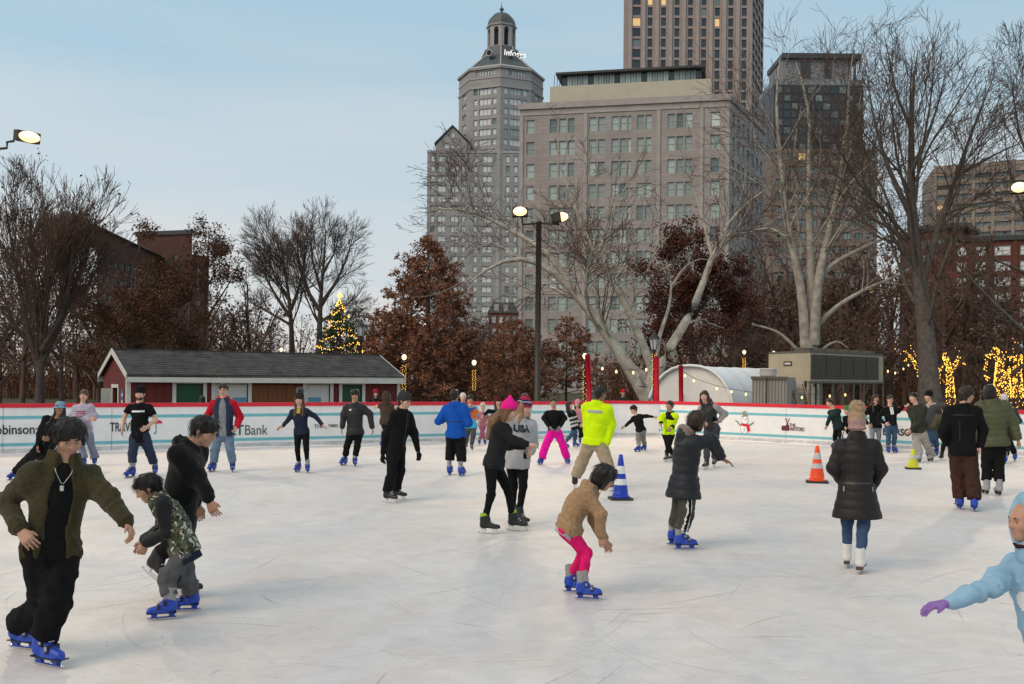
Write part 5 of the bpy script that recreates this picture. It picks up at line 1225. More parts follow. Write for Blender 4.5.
# ---- cones
def cone(px, py, h, cols, label, stripes, r=.5, basec=None):
    p = gnd(px, py); root = empty('traffic_cone', p, R(random.Random(px).uniform(-20, 20)), label, 'cone'); b = r * h
    bm = bmesh.new(); 
    MB().prism([(b*.5*x, b*.5*y, .0) for x, y in ((-1,-.8),(-.8,-1),(.8,-1),(1,-.8),(1,.8),(.8,1),(-.8,1),(-1,.8))], (0,0,.035), basec or m_ink).build('base', root)
    r0, r1 = b*.37, .03
    rr = lambda t: r0 + (r1 - r0) * t
    MB().lathe([(rr(0)+.02,.036),(rr(.02),.07)] + [(rr(t), .035 + (h-.035)*t) for t in np.linspace(.05, 1, 9)] + [(r1*.6, h+.004)], cols[0], 24).build('cone_body', root, smooth=True)
    for a, c_ in stripes:
        MB().lathe([(rr(a[0])+.004, .035+(h-.035)*a[0]), (rr(a[1])+.004, .035+(h-.035)*a[1])], c_, 24, cap=False).build('collar', root, smooth=True)
    bm.free()
m_cb = mat('cone_blue', (.012,.045,.42), .45, var=.1); m_co = mat('cone_orange', (.85,.075,.012), .45, var=.1); m_cy = mat('cone_lime', (.58,.60,.015), .45, var=.12); m_cw = mat('collar_white', (.72,.74,.76), .35, var=.05); m_cg = mat('collar_grey', (.5,.5,.5), .35, var=.1)
cone(620.5, 499.5, .72, (m_cb,), 'blue cone with white collars beside the bright yellow jacket', [((.30,.44), m_cw), ((.56,.74), m_cw)], .5)
cone(817, 482.5, .70, (m_co,), 'orange cone with pale collars left of the long black coat', [((.36,.5), m_cg), ((.62,.8), m_cg)], .58)
cone(913, 469, .44, (m_cy,), 'short lime yellow cone on the ice before the grey-trousered skater', [((.5,.68), m_cg)], .75)
# ================================================================ people
from mathutils.bvhtree import BVHTree
def cloth(name, col, kind='cotton'):
    k = dict(cotton=dict(rough=.95, var=.14, scale=9, bump=.15, bscale=160, spec=.15), fleece=dict(rough=1., var=.25, scale=38, bump=.45, bscale=95, sheen=.12, spec=.1), nylon=dict(rough=.55, var=.12, scale=7, bump=.15, bscale=45, spec=.3),
             denim=dict(rough=.85, var=.22, scale=10, bump=.3, bscale=150, spec=.15), knit=dict(rough=1., var=.18, scale=25, bump=.6, bscale=110, spec=.1), plastic=dict(rough=.35, var=.08, scale=12, spec=.5), fur=dict(rough=1., var=.35, scale=45, bump=1., bscale=130, sheen=.5), cord=dict(rough=.95, var=.25, scale=14, bump=.5, bscale=60, spec=.12))[kind]
    return mat('cloth_' + name, col, **k)
def skinm(name, col): 
    m = mat('skin_' + name, col, .5, var=.07, scale=25, spec=.35); m.node_tree.nodes['Principled BSDF'].inputs['Subsurface Weight'].default_value = .12; m.node_tree.nodes['Principled BSDF'].inputs['Subsurface Radius'].default_value = (.012,.005,.003); return m
SK = dict(light=skinm('light', (.62,.37,.27)), tan=skinm('tan', (.47,.26,.17)), brown=skinm('brown', (.30,.15,.09)), dark=skinm('dark', (.16,.075,.045)))
LIP = mat('lips', (.42,.20,.155), .45, var=0)
def hairm(name, col): return mat('hair_' + name, col, .5, var=.4, scale=30, spec=.4, bump=.5, bscale=60, stretch=(1,1,.15))
HR = dict(black=hairm('black', (.010,.008,.007)), dbrown=hairm('dbrown', (.028,.016,.011)), brown=hairm('brown', (.075,.038,.02)), lbrown=hairm('lbrown', (.17,.085,.04)), blond=hairm('blond', (.30,.19,.09)))
EYW = mat('eye_white', (.7,.68,.66), .25, var=0); EYD = mat('eye_dark', (.012,.009,.008), .15, var=0)
BLUE = mat('skate_blue', (.014,.06,.42), .42, scale=22, var=.3, spec=.5); SKG = cloth('liner_grey', (.30,.30,.30)); STEEL = mat('blade_steel', (.55,.56,.57), .25, var=.05, metal=.9); SKK = mat('skate_black', (.018,.018,.02), .45, var=.15); SKW = mat('skate_white', (.74,.73,.70), .4, var=.06); SKB = mat('skate_sole', (.09,.05,.03), .5, var=.15); LIME = mat('skate_lime', (.35,.50,.03), .5, var=.1); GREYP = mat('skate_greyplastic', (.35,.35,.36), .4, var=.1)
ZIP = mat('zip_grey', (.045,.045,.048), .4, var=0)
def nrm(v): v = np.array(v, float); return v / (np.linalg.norm(v) + 1e-9)
# ---- skate prototypes (origin: middle of the blade on the ice, +y toe)
def skate_parts(kind):
    h = .0075; out = {}
    lo, hi = (-.1,-.2,-.01), (.1,.22,.42)
    F_ = Field(lo, hi, h)
    if kind == 'blue':
        F_.cone((0,-.09,.125), (0,.02,.118), .048, .046, .02); F_.cone((0,.02,.118), (0,.125,.10), .047, .038, .02); F_.cone((0,-.085,.13), (0,-.078,.235), .056, .059, .025); F_.cone((0,.0,.15), (0,-.04,.20), .038, .047, .02)
        F_.ell((0,.02,.082), (.05,.155,.02), k=.01); F_.cone((0,-.08,.27), (0,-.08,.42), .047, .052, .008, cut=True); F_.plane((0,0,.072), (0,0,-1)); 
        F_.plane((0,-.04,.222), (0,-.30,1))
        out['skate'] = F_.mesh('skate', [BLUE]); ho, lin = BLUE, SKG
    elif kind == 'white':
        F_.cone((0,-.08,.13), (0,.03,.115), .045, .043, .02); F_.cone((0,.03,.115), (0,.125,.10), .042, .034, .02); F_.cone((0,-.075,.13), (0,-.08,.31), .052, .058, .03); F_.cone((0,.0,.14), (0,-.05,.26), .036, .05, .02); F_.plane((0,0,.085), (0,0,-1)); F_.plane((0,0,.315), (0,-.1,1))
        out['skate'] = F_.mesh('skate', [SKW]); ho, lin = SKB, SKW
    else:
        F_.cone((0,-.085,.13), (0,.03,.115), .047, .045, .02); F_.cone((0,.03,.115), (0,.13,.105), .044, .038, .02); F_.cone((0,-.08,.13), (0,-.08,.27), .054, .06, .03); F_.cone((0,.0,.145), (0,-.045,.25), .04, .052, .02); F_.plane((0,0,.085), (0,0,-1)); F_.plane((0,0,.275), (0,-.2,1))
        out['skate'] = F_.mesh('skate', [dict(black=SKK, grey=GREYP, lime=SKK)[kind]]); ho = dict(black=SKW, grey=SKK, lime=SKW)[kind]; lin = dict(black=SKK, grey=GREYP, lime=LIME)[kind]
    L_ = Field((-.1,-.18,.15), (.1,.06,.4), h); zt = {'blue': .355, 'white': .325, 'black': .30, 'grey': .33, 'lime': .315}[kind]
    L_.cone((0,-.08,.2), (0,-.085,zt), .05, .053, .02); L_.cone((0,-.02,.2), (0,-.045,zt-.02), .03, .036, .02); L_.cone((0,-.085,zt-.02), (0,-.085,.42), .042, .042, .006, cut=True); L_.plane((0,0,zt), (0,-.15,1))
    out['liner'] = L_.mesh('liner', [lin])
    hb = MB()
    if kind == 'white': hb.box((-.036,-.135,.055),(.036,-.03,.088),ho).box((-.04,-.03,.078),(.04,.15,.092),ho).box((-.012,-.11,.028),(.012,-.05,.056),STEEL).box((-.012,.06,.028),(.012,.12,.079),STEEL)
    else:
        for y0, y1 in ((-.125,-.05), (.05,.125)): hb.prism([(-.03,y0,.078),(-.03,y1,.078),(-.009,y1+(.02 if y0 < 0 else -.035),.024),(-.009,y0+(-.0 if y0 < 0 else -.0)+.012,.024)], (.0,0,0), ho, cap=True) if False else hb.add([(-.032,y0,.08),(.032,y0,.08),(.032,y1,.08),(-.032,y1,.08),(-.009,y0+.014,.022),(.009,y0+.014,.022),(.009,y1-.014,.022),(-.009,y1-.014,.022)], [(0,1,2,3),(7,6,5,4),(0,4,5,1),(1,5,6,2),(2,6,7,3),(3,7,4,0)], ho)
        hb.box((-.008,-.13,.02),(.008,.13,.032),ho)
    out['holder'] = hb.mesh('holder')
    bl = MB(); n = 9; ys = np.linspace(-.16, .165, n); zs = [.012,.003,0,0,0,0,0,.004,.014]; pts = [(-.0025, y, z) for y, z in zip(ys, zs)] + [(-.0025, y, .03) for y in ys[::-1]]
    bl.prism(pts, (.005, 0, 0), STEEL); out['blade'] = bl.mesh('blade')
    st = MB()
    if kind == 'blue':
        st.box((-.05,-.135,.070),(.05,.165,.0795),SKK); st.box((-.02,-.02,.188),(.02,.045,.194),GREYP)
        for (y0, z0, y1, z1, w_) in ((.045,.163,.06,.155,.052), (-.015,.205,-.02,.205,.056)):
            st.box((-w_,y0-.016,z0-.05),(w_,y0+.014,z0+.004),SKK, None)
            st.box((w_-.012,y0-.012,z0-.03),(w_+.008,y0+.01,z0),GREYP)
    else:
        for k in range(5): z = .158 + k*.024; y = .052 - k*.026; st.tube([(-.03,y,z),(0,y+.008,z+.008),(.03,y,z)], .005, SKW if kind != 'white' else SKG, 5)
    out['buckle' if kind == 'blue' else 'lace'] = st.mesh('strap'); return out
_sk = {}
def put_skate(root, kind, pos, hd, sc, pitch=0., roll=0., liner=True):
    if kind not in _sk: _sk[kind] = skate_parts(kind)
    d = _sk[kind]; o = link('skate', d['skate'], root); o.location = V(pos - np.array(root.location)); o.scale = (sc,) * 3
    o.rotation_euler = (Matrix.Rotation(R(hd) + math.pi, 3, 'Z') @ Matrix.Rotation(R(pitch), 3, 'X') @ Matrix.Rotation(R(roll), 3, 'Y')).to_euler()
    for k, me in d.items():
        if k != 'skate' and (liner or k != 'liner'): link(k, me, o)
def ik(a, b, l1, l2, pole):
    d = b - a; D = np.linalg.norm(d)
    if D >= (l1 + l2) * .995: return a + d * l1 / (l1 + l2)
    D = max(D, abs(l1 - l2) + .01); x = (l1*l1 - l2*l2 + D*D) / (2*D); y = math.sqrt(max(l1*l1 - x*x, 0)); u = nrm(d); p = nrm(pole - (pole @ u) * u)
    return a + u*x + p*y
def loose_strands(ho, hm, HM, c, HH, n, style):
    me = ho.data; rng_ = np.random.default_rng(int(HH*1e5)); nv = len(me.vertices); co = np.zeros(nv*3, np.float32); me.vertices.foreach_get('co', co); co = co.reshape(-1, 3); no = np.zeros(nv*3, np.float32); me.vertices.foreach_get('normal', no); no = no.reshape(-1, 3)
    i = rng_.integers(0, nv, n); lc = (co[i] - c) @ HM / HH; i = i[~((lc[:, 1] > .12) & (lc[:, 2] < .30)) & (lc[:, 2] > -.6)]; n = len(i)
    if n < 40: return
    p, q = co[i], no[i]; up = HM[:, 2]; L = (HH*rng_.uniform(.12, .34, n))[:, None]
    rad = p - (c + up*HH*.35); d = -up[None]*.9 + .55*unit(rad); d = unit(d - (d*q).sum(1, keepdims=True)*q*.85 + rng_.normal(size=(n, 3))*(.45 if style == 'curly' else .2))
    s = np.linspace(0, 1, 5); pts = p[:, None] - q[:, None]*.004 + d[:, None]*L[:, None]*s[None, :, None] + q[:, None]*(.05*HH*np.sin(s*2.6))[None, :, None] - up[None, None]*(.10*HH*s**2)[None, :, None]
    rr = np.full((n, 5), .0021)*(1.15 - s); v, f = tubes([(pts, rr, 3)]); tag(link('loose_hair', np_mesh('loose_hair', v, quads=f, mats=[hm]), ho), kind='stuff')
EYE_ME = None
def eye_meshes():
    global EYE_ME
    if EYE_ME is None:
        n = 8; pr = [(math.sin(t), -math.cos(t)) for t in np.linspace(.05, math.pi-.05, n)]
        EYE_ME = (MB().lathe(pr, EYW, 12).mesh('eye', True), MB().lathe(pr, EYD, 10).mesh('iris', True))
    return EYE_ME
def person(label, ht, h, LF, RF, head, neck, hip, LH, RH, top, bot, skin='light', hair=('short', 'black'), hat=None, skate='blue', LE=None, RE=None, LK=None, RK=None, hh=None, hp=0., glove=None, hd=None, weight=1., D=None, handpose=.5, beard=None, glasses=False, inner=None, extra=None, group='skaters on the ice', legs=True, child=False, LP=None, RP=None):
    S = ht / 1.75; W = S * weight * (1.08 if child else 1.)
    fw = np.array([math.sin(R(h)), -math.cos(R(h)), 0]); rt = np.array([-math.cos(R(h)), -math.sin(R(h)), 0])
    def foot(f):
        if len(f) <= 3 or f[2] is None: p = gnd(f[0], f[1]); return p, (f[2] if len(f) > 2 and f[2] is not None else h), 0.
        return None, f[2], f[4] if len(f) > 4 else 0.
    feet = {}
    for k, f in (('L', LF), ('R', RF)):
        p, a, pt = foot(f); feet[k] = [p, a, pt]
    ys = [v[0][1] for v in feet.values() if v[0] is not None]
    D0 = D if D else float(np.mean(ys))
    for k, f in (('L', LF), ('R', RF)):
        if feet[k][0] is None: feet[k][0] = at(f[0], f[1], D0 + f[3])
    J = lambda q: at(q[0], q[1], D0 + (q[2] if len(q) > 2 else 0.))
    hc, nk, hpv = J(head), J(neck), J(hip)
    base = np.array([np.mean([v[0][0] for v in feet.values()]), D0, 0.])
    root = empty('person', base, 0, label, 'person', group)
    U = nrm(nk - hpv); cf = nrm(fw - (fw @ U) * U); cr = np.cross(cf, U); cr = cr if cr @ rt > 0 else -cr
    M3 = np.stack([cr, cf, U], 1)
    shw = (.098 if not child else .094) * ht * (.5 + .5 * weight)
    sh = {'R': nk - U*.046*ht + cr*shw, 'L': nk - U*.046*ht - cr*shw}
    hj = {'R': hpv - U*.02*ht + cr*.052*ht, 'L': hpv - U*.02*ht - cr*.052*ht}
    fs = S * (.90 if not child else 1.0)
    an, kn = {}, {}
    for k in 'LR':
        p, a, pt = feet[k]; f_ = np.array([math.sin(R(a)), -math.cos(R(a)), 0]); b_ = -f_*.065*fs
        ca, sa = math.cos(R(pt)), math.sin(R(pt)); ly, lz = -.07*ca - .20*sa, -.07*sa + .20*ca; an[k] = p + f_*ly*fs + np.array([0, 0, lz*fs])
        lk = LK if k == 'L' else RK
        tot = np.linalg.norm(an[k] - hj[k]); l1, l2 = min(.25*ht, tot*.525), min(.23*ht, tot*.485)
        if lk: kn[k] = J(lk)
        else: kn[k] = ik(hj[k], an[k], l1, l2, nrm(f_*.6 + fw*.4 + .05*np.array([0,0,1.])))
    wr, el = {}, {}
    for k in 'LR':
        q = LH if k == 'L' else RH; e = LE if k == 'L' else RE; s_ = -1 if k == 'L' else 1
        wr[k] = J(q); r_ = wr[k] - sh[k]; mx = .345*ht
        if np.linalg.norm(r_) > mx and not e: wr[k] = sh[k] + nrm(r_)*mx
        el[k] = J(e) if e else ik(sh[k], wr[k], .178*ht, .158*ht, nrm(-cf*.7 - U*.35 + cr*s_*.45))
    HH = hd or (.242*S if ht > 1.6 else .24*(.55 + .45*S) if ht > 1.4 else .218)
    a = R(h if hh is None else hh); hf = np.array([math.sin(a), -math.cos(a), 0.]); hr = np.array([-math.cos(a), -math.sin(a), 0.]); hu = np.array([0, 0, 1.])
    pr = R(hp); hf, hu = hf*math.cos(pr) - hu*math.sin(pr), hu*math.cos(pr) + hf*math.sin(pr)
    HM = np.stack([hr, hf, hu], 1); T = lambda x, y, z: hc + HM @ (np.array([x, y, z]) * HH)
    vb = min(.0135, max(.0074, D0 / F * .95)); vc = min(.0195, max(.0092, D0 / F * 1.0))
    # ------------------------------------------------ body: one continuous surface
    allp = [hc + (0,0,HH*.6), hc - HM @ np.array([HH*.5]*3), hc + HM @ np.array([HH*.5]*3)] + list(wr.values()) + list(el.values()) + list(an.values()) + list(kn.values()) + list(sh.values()) + list(hj.values())
    B = np.array(allp); pad = np.array([.13, .13, .06]) + .07*S
    F_ = Field(B.min(0) - pad, B.max(0) + pad, vb)
    F_.ell(T(0,-.04,.14), np.array([.325,.40,.35])*HH, HM, .01); F_.ell(T(0,.10,-.16), np.array([.25,.27,.33])*HH, HM, .03)
    F_.ell(T(0,.25,-.40), np.array([.10,.08,.085])*HH, HM, .03)
    for s_ in (-1, 1): F_.ell(T(s_*.17,.25,-.10), np.array([.10,.09,.10])*HH, HM, .03); F_.ell(T(s_*.335,-.04,-.03), np.array([.035,.085,.12])*HH, HM, .008)
    F_.cone(T(-.14,.335,.075), T(.14,.335,.075), .04*HH, .04*HH, .03)
    for s_ in (-1, 1): F_.ell(T(s_*.14,.385,.0), np.array([.085,.06,.055])*HH, HM, .012, cut=True)
    F_.cone(T(0,.365,.03), T(0,.445,-.11), .03*HH, .05*HH, .012); F_.ell(T(0,.40,-.125), np.array([.075,.05,.04])*HH, HM, .01)
    F_.cone(T(-.075,.345,-.255), T(.075,.345,-.255), .026*HH, .026*HH, .006, g=2); F_.cone(T(-.065,.345,-.30), T(.065,.345,-.30), .03*HH, .03*HH, .006, g=2)
    F_.cone(T(0,-.07,-.22), nk + cf*.0, .225*HH, .06*S, .03, g=0); F_.cone(nk, hpv, .055*S, .055*S, .03, g=0)
    for k in 'LR':
        s_ = -1 if k == 'L' else 1
        F_.cone(nk - U*.04*S, sh[k], .05*S, .045*S, .03, g=0); F_.cone(sh[k], el[k], .046*W, .038*W, .02, g=0); F_.cone(el[k], wr[k], .038*W, .026*W, .02, g=0)
        F_.cone(hpv, hj[k], .055*S, .045*S, .03, g=0); F_.cone(hj[k], kn[k], .042*W, .032*W, .03, g=0); F_.cone(kn[k], an[k], .032*W, .027*W, .02, g=0)
        # hand
        hdv = nrm(wr[k] - el[k]); HP_ = LP if k == 'L' else RP
        if HP_ is not None: hdv = nrm(np.array(HP_[0]) * .7 + hdv*.3)
        inward = -cr*s_; pn = nrm(inward - (inward @ hdv)*hdv + 1e-3*cf) if HP_ is None or len(HP_) < 2 else nrm(np.array(HP_[1], float) - (np.array(HP_[1]) @ hdv)*hdv)
        ac = nrm(np.cross(hdv, pn)); 
        tsd = 1. if ac @ cf > 0 else -1.
        if abs(ac @ cf) < .15: tsd = 1. if ac @ U > 0 else -1.
        ac = ac * tsd          # index/thumb side points forward
        g_ = 1 if glove else 0; q = S * (1.05 if glove else 1.) * (1.1 if child else 1.); fr_ = max(.0085*q, vb*.88) * (1.12 if glove else 1.)
        kb = [wr[k] + hdv*.088*q + ac*(.03 - .02*i)*q for i in range(4)]
        for i in range(4): F_.cone(wr[k] + ac*(.012 - .008*i)*q, kb[i], .019*q, .0145*q, .012, g=g_)
        c0 = handpose
        for i, ln in enumerate((.072,.080,.073,.057)):
            sp_ = ac*(.14 - .09*i)
            d1 = nrm(hdv*math.cos(c0*.9) + pn*math.sin(c0*.9) + sp_); p1 = kb[i] + d1*ln*.52*q
            d2 = nrm(hdv*math.cos(c0*2.1) + pn*math.sin(c0*2.1) + sp_*.6); p2 = p1 + d2*ln*.5*q
            F_.cone(kb[i], p1, fr_, fr_*.95, .004, g=g_); F_.cone(p1, p2, fr_*.95, fr_*.85, .003, g=g_)
        tb = wr[k] + hdv*.03*q + ac*.02*q; t1 = tb + nrm(hdv*.75 + ac*.75 + pn*.25)*.042*q; t2 = t1 + nrm(hdv*.9 + ac*.25 + pn*.45)*.032*q
        F_.cone(tb, t1, .0145*q, fr_*1.15, .01, g=g_); F_.cone(t1, t2, fr_*1.12, fr_*.95, .004, g=g_)
    sm = SK[skin]; body = link('body', F_.mesh('body', [sm, glove or sm, LIP], base), root)
    del F_
    facing = hf[1] < .35
    if facing:
        ew, ed = eye_meshes()
        for s_ in (-1, 1):
            e_ = link('eye', ew, body); e_.matrix_local = Matrix.Translation(V(T(s_*.14,.295,-.005) - base)) @ Matrix(HM.tolist()).to_4x4() @ Matrix.Diagonal((.060*HH,.055*HH,.026*HH,1))
            i_ = link('iris', ed, body); i_.matrix_local = Matrix.Translation(V(T(s_*.138,.335,-.008) - base)) @ Matrix(HM.tolist()).to_4x4() @ Matrix.Diagonal((.027*HH,.022*HH,.025*HH,1))
    def garment(name, fn, mats, lo, hi, v=None, disp=None, parent=None, sm_=True):
        G_ = Field(lo, hi, v or vc); fn(G_)
        if disp: G_.disp(disp)
        me = G_.mesh(name, mats, base)
        if me is None: return None
        return link(name, me, parent or root)
    Bl, Bh = B.min(0) - .25*S - .05, B.max(0) + .25*S + .05
    # ------------------------------------------------ trousers
    bm_, bk = bot['m'], bot
    def trousers(G_):
        e = bk.get('ease', .012)*S; ext = bk.get('ext', 0.)
        G_.ell(hpv + U*.02*S, np.array([.150*W+e*.6, .112*W+e*.6, .15*S]), M3, .03)
        for k in 'LR':
            s_ = -1 if k == 'L' else 1
            hem = an[k] + nrm(kn[k] - an[k])*(bk.get('hem', .06)*S); rk, rh = bk.get('rk', .056)*W + e, bk.get('rh', .045)*W + e
            G_.cone(hj[k], kn[k], .082*W + e, rk, .05*S, t0=0.); G_.cone(kn[k], hem, rk, rh, .03*S, t0=.4)
            if bk.get('flare'): G_.cone(kn[k]*.3 + hem*.7, hem, rh, rh + bk['flare'], .03)
            ax = nrm(hem - kn[k]); c_ = hem + ax*.0; rr = .16*S
            G_.plane(c_, ax, .004, c_ - rr*1.0, c_ + rr*1.0)
            if bk.get('stripe'):
                o1 = cr*s_
                for a_, b_, r1, r2 in ((hj[k]*.5 + kn[k]*.5, kn[k], .041*W+e*.5+rk*.5, rk), (kn[k], hem, rk, rh)):
                    for w_, gg, dp in ((.030, 1, .014), (.015, 2, .0)): G_.cone(a_ + o1*(r1 - w_*S + .019 + (.0155*S if gg == 2 else 0)), b_ + o1*(r2 - w_*S + .019 + (.0155*S if gg == 2 else 0)), w_*S, w_*S, .0, g=gg)
    amp = bk.get('fold', .006)
    kk = np.array([kn['L'], kn['R'], an['L'], an['R'], hj['L'], hj['R']])
    def tdisp(P, T_, G__):
        dmin = np.min(np.linalg.norm(P[:, None] - kk[None], axis=2), 1); w_ = np.exp(-(dmin / (.16*S))**2)
        ns = snoise(P, 9/S, ht*7); cre = (1 - np.abs(snoise((P + .02*ns[:, None]) @ np.array([[1,0,.4],[0,1,.3],[-.3,.2,.75]]), 9.5/S, ht*6)))**5
        return (G__ == 0)*(-amp*1.5*cre + amp*.35 + amp*(.55*snoise(P, 14/S, ht*3) + .35*snoise(P*np.array([1.,1.,.35]), 38/S, ht)) + amp*1.3*w_*snoise(P*np.array([.55,.55,1.7]) + .1*ns[:, None]*np.array([0,0,1.]), 30/S, ht*9) + amp*.5*np.sin((P[:, 0]*.9 + P[:, 1]*.7)*2*np.pi/(.11*S) + 4*snoise(P, 5/S, 2.)))
    lim = np.array([hj['L'], hj['R'], kn['L'], kn['R'], an['L'], an['R'], hpv]); garment('trousers', trousers, [bm_] + list(bk.get('m2', [])), lim.min(0) - .22*S, lim.max(0) + .24*S, disp=tdisp)
    # ------------------------------------------------ upper garment
    def upper(tp, name, parent=None):
        e = tp.get('ease', .02)*S; hem = tp.get('hem', .10)*S; fl = tp.get('flare', 0.)*S; slv = tp.get('sleeve', 1.); up_ = tp.get('neckup', .0)*S
        vert = tp.get('drop', 0.)      # share of vertical hang below the hip
        dn = nrm(U*(1 - vert) + np.array([0, 0, 1.])*vert); hp0 = hpv
        def fn(G_):
            p1 = nk + U*(.005*S + up_); Lt = np.linalg.norm(p1 - (hp0 - U*.02))
            st = [(0, .146*W+e*.8, .108*W+e*.8, 0), (.28, .134*W+e*.8, .102*W+e*.8, 0), (.62, .150*W+e*.8, .114*W+e*.8, .004), (.80, .150*W+e*.8, .104*W+e*.7, 0), (.91, .108*W+e*.4, .080*W+e*.4, 0), (1., .058*W+e*.2, .060*W+e*.2, 0)]
            G_.loft(hp0 - U*.02, p1, cr, cf, st, .02, g=0, bulge=tp.get('bulge', 0.)*S, t0=hem)
            if hem > .03: G_.loft(hp0 - dn*hem, hp0 + dn*.05, cr, nrm(np.cross(dn, cr)) if np.cross(dn, cr) @ cf > 0 else -nrm(np.cross(dn, cr)), [(0, .152*W+e+fl, .115*W+e+fl, 0), (1, .150*W+e*.9, .112*W+e*.9, 0)], .05, g=0, cap=.012)
            for k in 'LR':
                s_ = -1 if k == 'L' else 1; gs = tp.get('gs', 0)
                G_.cone(nk - U*.04*S, sh[k] - cr*s_*.01, .052*S + e*.3, .050*W + e*.4, .05*S, g=0)
                if slv > .6:
                    r_ = .052*W + e*.7; cuff = el[k] + (wr[k] - el[k])*min(1., slv)
                    G_.cone(sh[k], el[k], r_, .046*W + e*.65, .075*S if not gs else .03*S, g=gs); G_.cone(el[k], cuff, .046*W + e*.65, .033*W + e*.5, .03*S, g=gs, t0=.3*S)
                    ax = nrm(wr[k] - el[k]); G_.plane(cuff, ax, .004, cuff - .085*S, cuff + .085*S)
                    if tp.get('cuff') : G_.cone(cuff - ax*.045*S, cuff - ax*.006, .034*W + e*.25, .033*W + e*.25, .006, g=tp.get('gc', gs))
                elif slv > 0:
                    c_ = sh[k] + (el[k] - sh[k])*slv*1.25; G_.cone(sh[k], c_, .058*W + e, .058*W + e, .03, g=gs); ax = nrm(el[k] - sh[k]); G_.plane(c_, ax, .004, c_ - .1*S, c_ + .1*S)
            if tp.get('collar'):
                hgt = tp['collar']*S; G_.cone(nk - U*.03*S, nk + U*hgt - cf*.005, .092*S + e*.4, .082*S + e*.3, .03, g=tp.get('gco', 0)); G_.cone(nk + U*.015*S, nk + U*(hgt + .12*S), .064*S, .075*S, .006, cut=True); G_.plane(nk + U*hgt, nrm(U + cf*.12), .006, nk - .16*S, nk + .16*S + U*.05)
            if tp.get('hood'):
                g_ = tp.get('gh', 0); c_ = nk - cf*.075*S + U*.02*S
                G_.ell(c_, np.array([.115, .05, .06])*S, M3, .05, g=g_); G_.cone(c_ - cf*.02*S - U*.02*S, c_ - cf*.035*S - U*.10*S, .06*S, .03*S, .03, g=g_); G_.cone(nk + cr*.085*S + U*.02*S, nk + cf*.07*S - U*.03*S, .04*S, .03*S, .02, g=g_); G_.cone(nk - cr*.085*S + U*.02*S, nk + cf*.07*S - U*.03*S, .04*S, .03*S, .02, g=g_)
                G_.ell(nk - cf*.03*S + U*.09*S, np.array([.085, .075, .075])*S, M3, .02, cut=True)
            if tp.get('fur'):
                for i in range(14):
                    a_ = 2*np.pi*i/14; c_ = nk - cf*.07*S + U*.05*S; r_ = .14*S; p_ = c_ + cr*r_*math.cos(a_)*1.0 + (U*.75 - cf*.4)*r_*.45*math.sin(a_) + cf*.03*S
                    G_.ell(p_, (.042*S,)*3, None, .02, g=tp.get('gf', 1))
            if tp.get('open'):
                w_ = tp['open']*S; a_ = nk + cf*.115*S + U*.10*S; b_ = hp0 - U*(hem + .05*S) + cf*(.14*S + e); G_.cone(a_, b_, w_*.8, w_*1.2, .012, cut=True)
                m_ = (a_ + b_)/2; G_.cone(a_ + cf*.07*S, b_ + cf*.07*S, w_*1.1, w_*1.4, .01, cut=True)
        am = tp.get('fold', .006); puf = tp.get('puff'); flc = tp.get('fleece', 0.)
        ej = np.array([el['L'], el['R']])
        def dfn(P, T_, G__):
            dm = np.min(np.linalg.norm(P[:, None] - ej[None], axis=2), 1); w_ = np.exp(-(dm/(.12*S))**2); ns = snoise(P, 8/S, ht*5)
            o_ = am*(.6*snoise(P, 11/S, ht*2) + .4*snoise(P @ np.array([[1,0,.3],[0,1,0],[0,.3,.45]]), 34/S, 1.)) + am*.55*w_*np.sin(T_*2*np.pi/(.085*S) + 6.5*ns) + am*.5*snoise(P*np.array([1.,1.,.5]), 24/S, ht*4)
            o_ = o_ - am*1.7*(1 - np.abs(snoise((P + .02*ns[:, None]) @ np.array([[1,0,.55],[0,1,.35],[-.4,.3,.8]]), 8.5/S, ht*3)))**5 + am*.4
            if puf: o_ = o_*.6 - puf[1]*(np.sqrt(np.abs(np.sin(np.pi*(T_ + .012*ns)/puf[0]))) - .7)
            if flc: o_ = o_ + flc*snoise(P, 105., 3.) + flc*.6*snoise(P, 190., 1.)
            if tp.get('ribs'): o_ = o_
            return o_
        pts = np.array([hp0 - dn*hem, nk, hc] + list(sh.values()) + list(el.values()) + list(wr.values())); ex = .2*S + e + fl
        mats = [tp['m']] + list(tp.get('m2', []))
        G_ = Field(pts.min(0) - ex, pts.max(0) + ex, vc); fn(G_); G_.disp(dfn)
        for t0, t1, gi in tp.get('bands', []):
            Lx = np.linalg.norm(nk - hp0) + hem; msk = (G_.G == 0) & (G_.T > t0*Lx) & (G_.T <= t1*Lx); G_.G[msk] = gi
        o_ = link(name, G_.mesh(name, mats, base), parent or root); return o_
    if inner: upper(inner, inner.get('name', 'shirt'))
    tp_o = upper(top, top.get('name', 'jacket'))
    # ------------------------------------------------ hair
    Hs, Hc = hair if hair else (None, None)
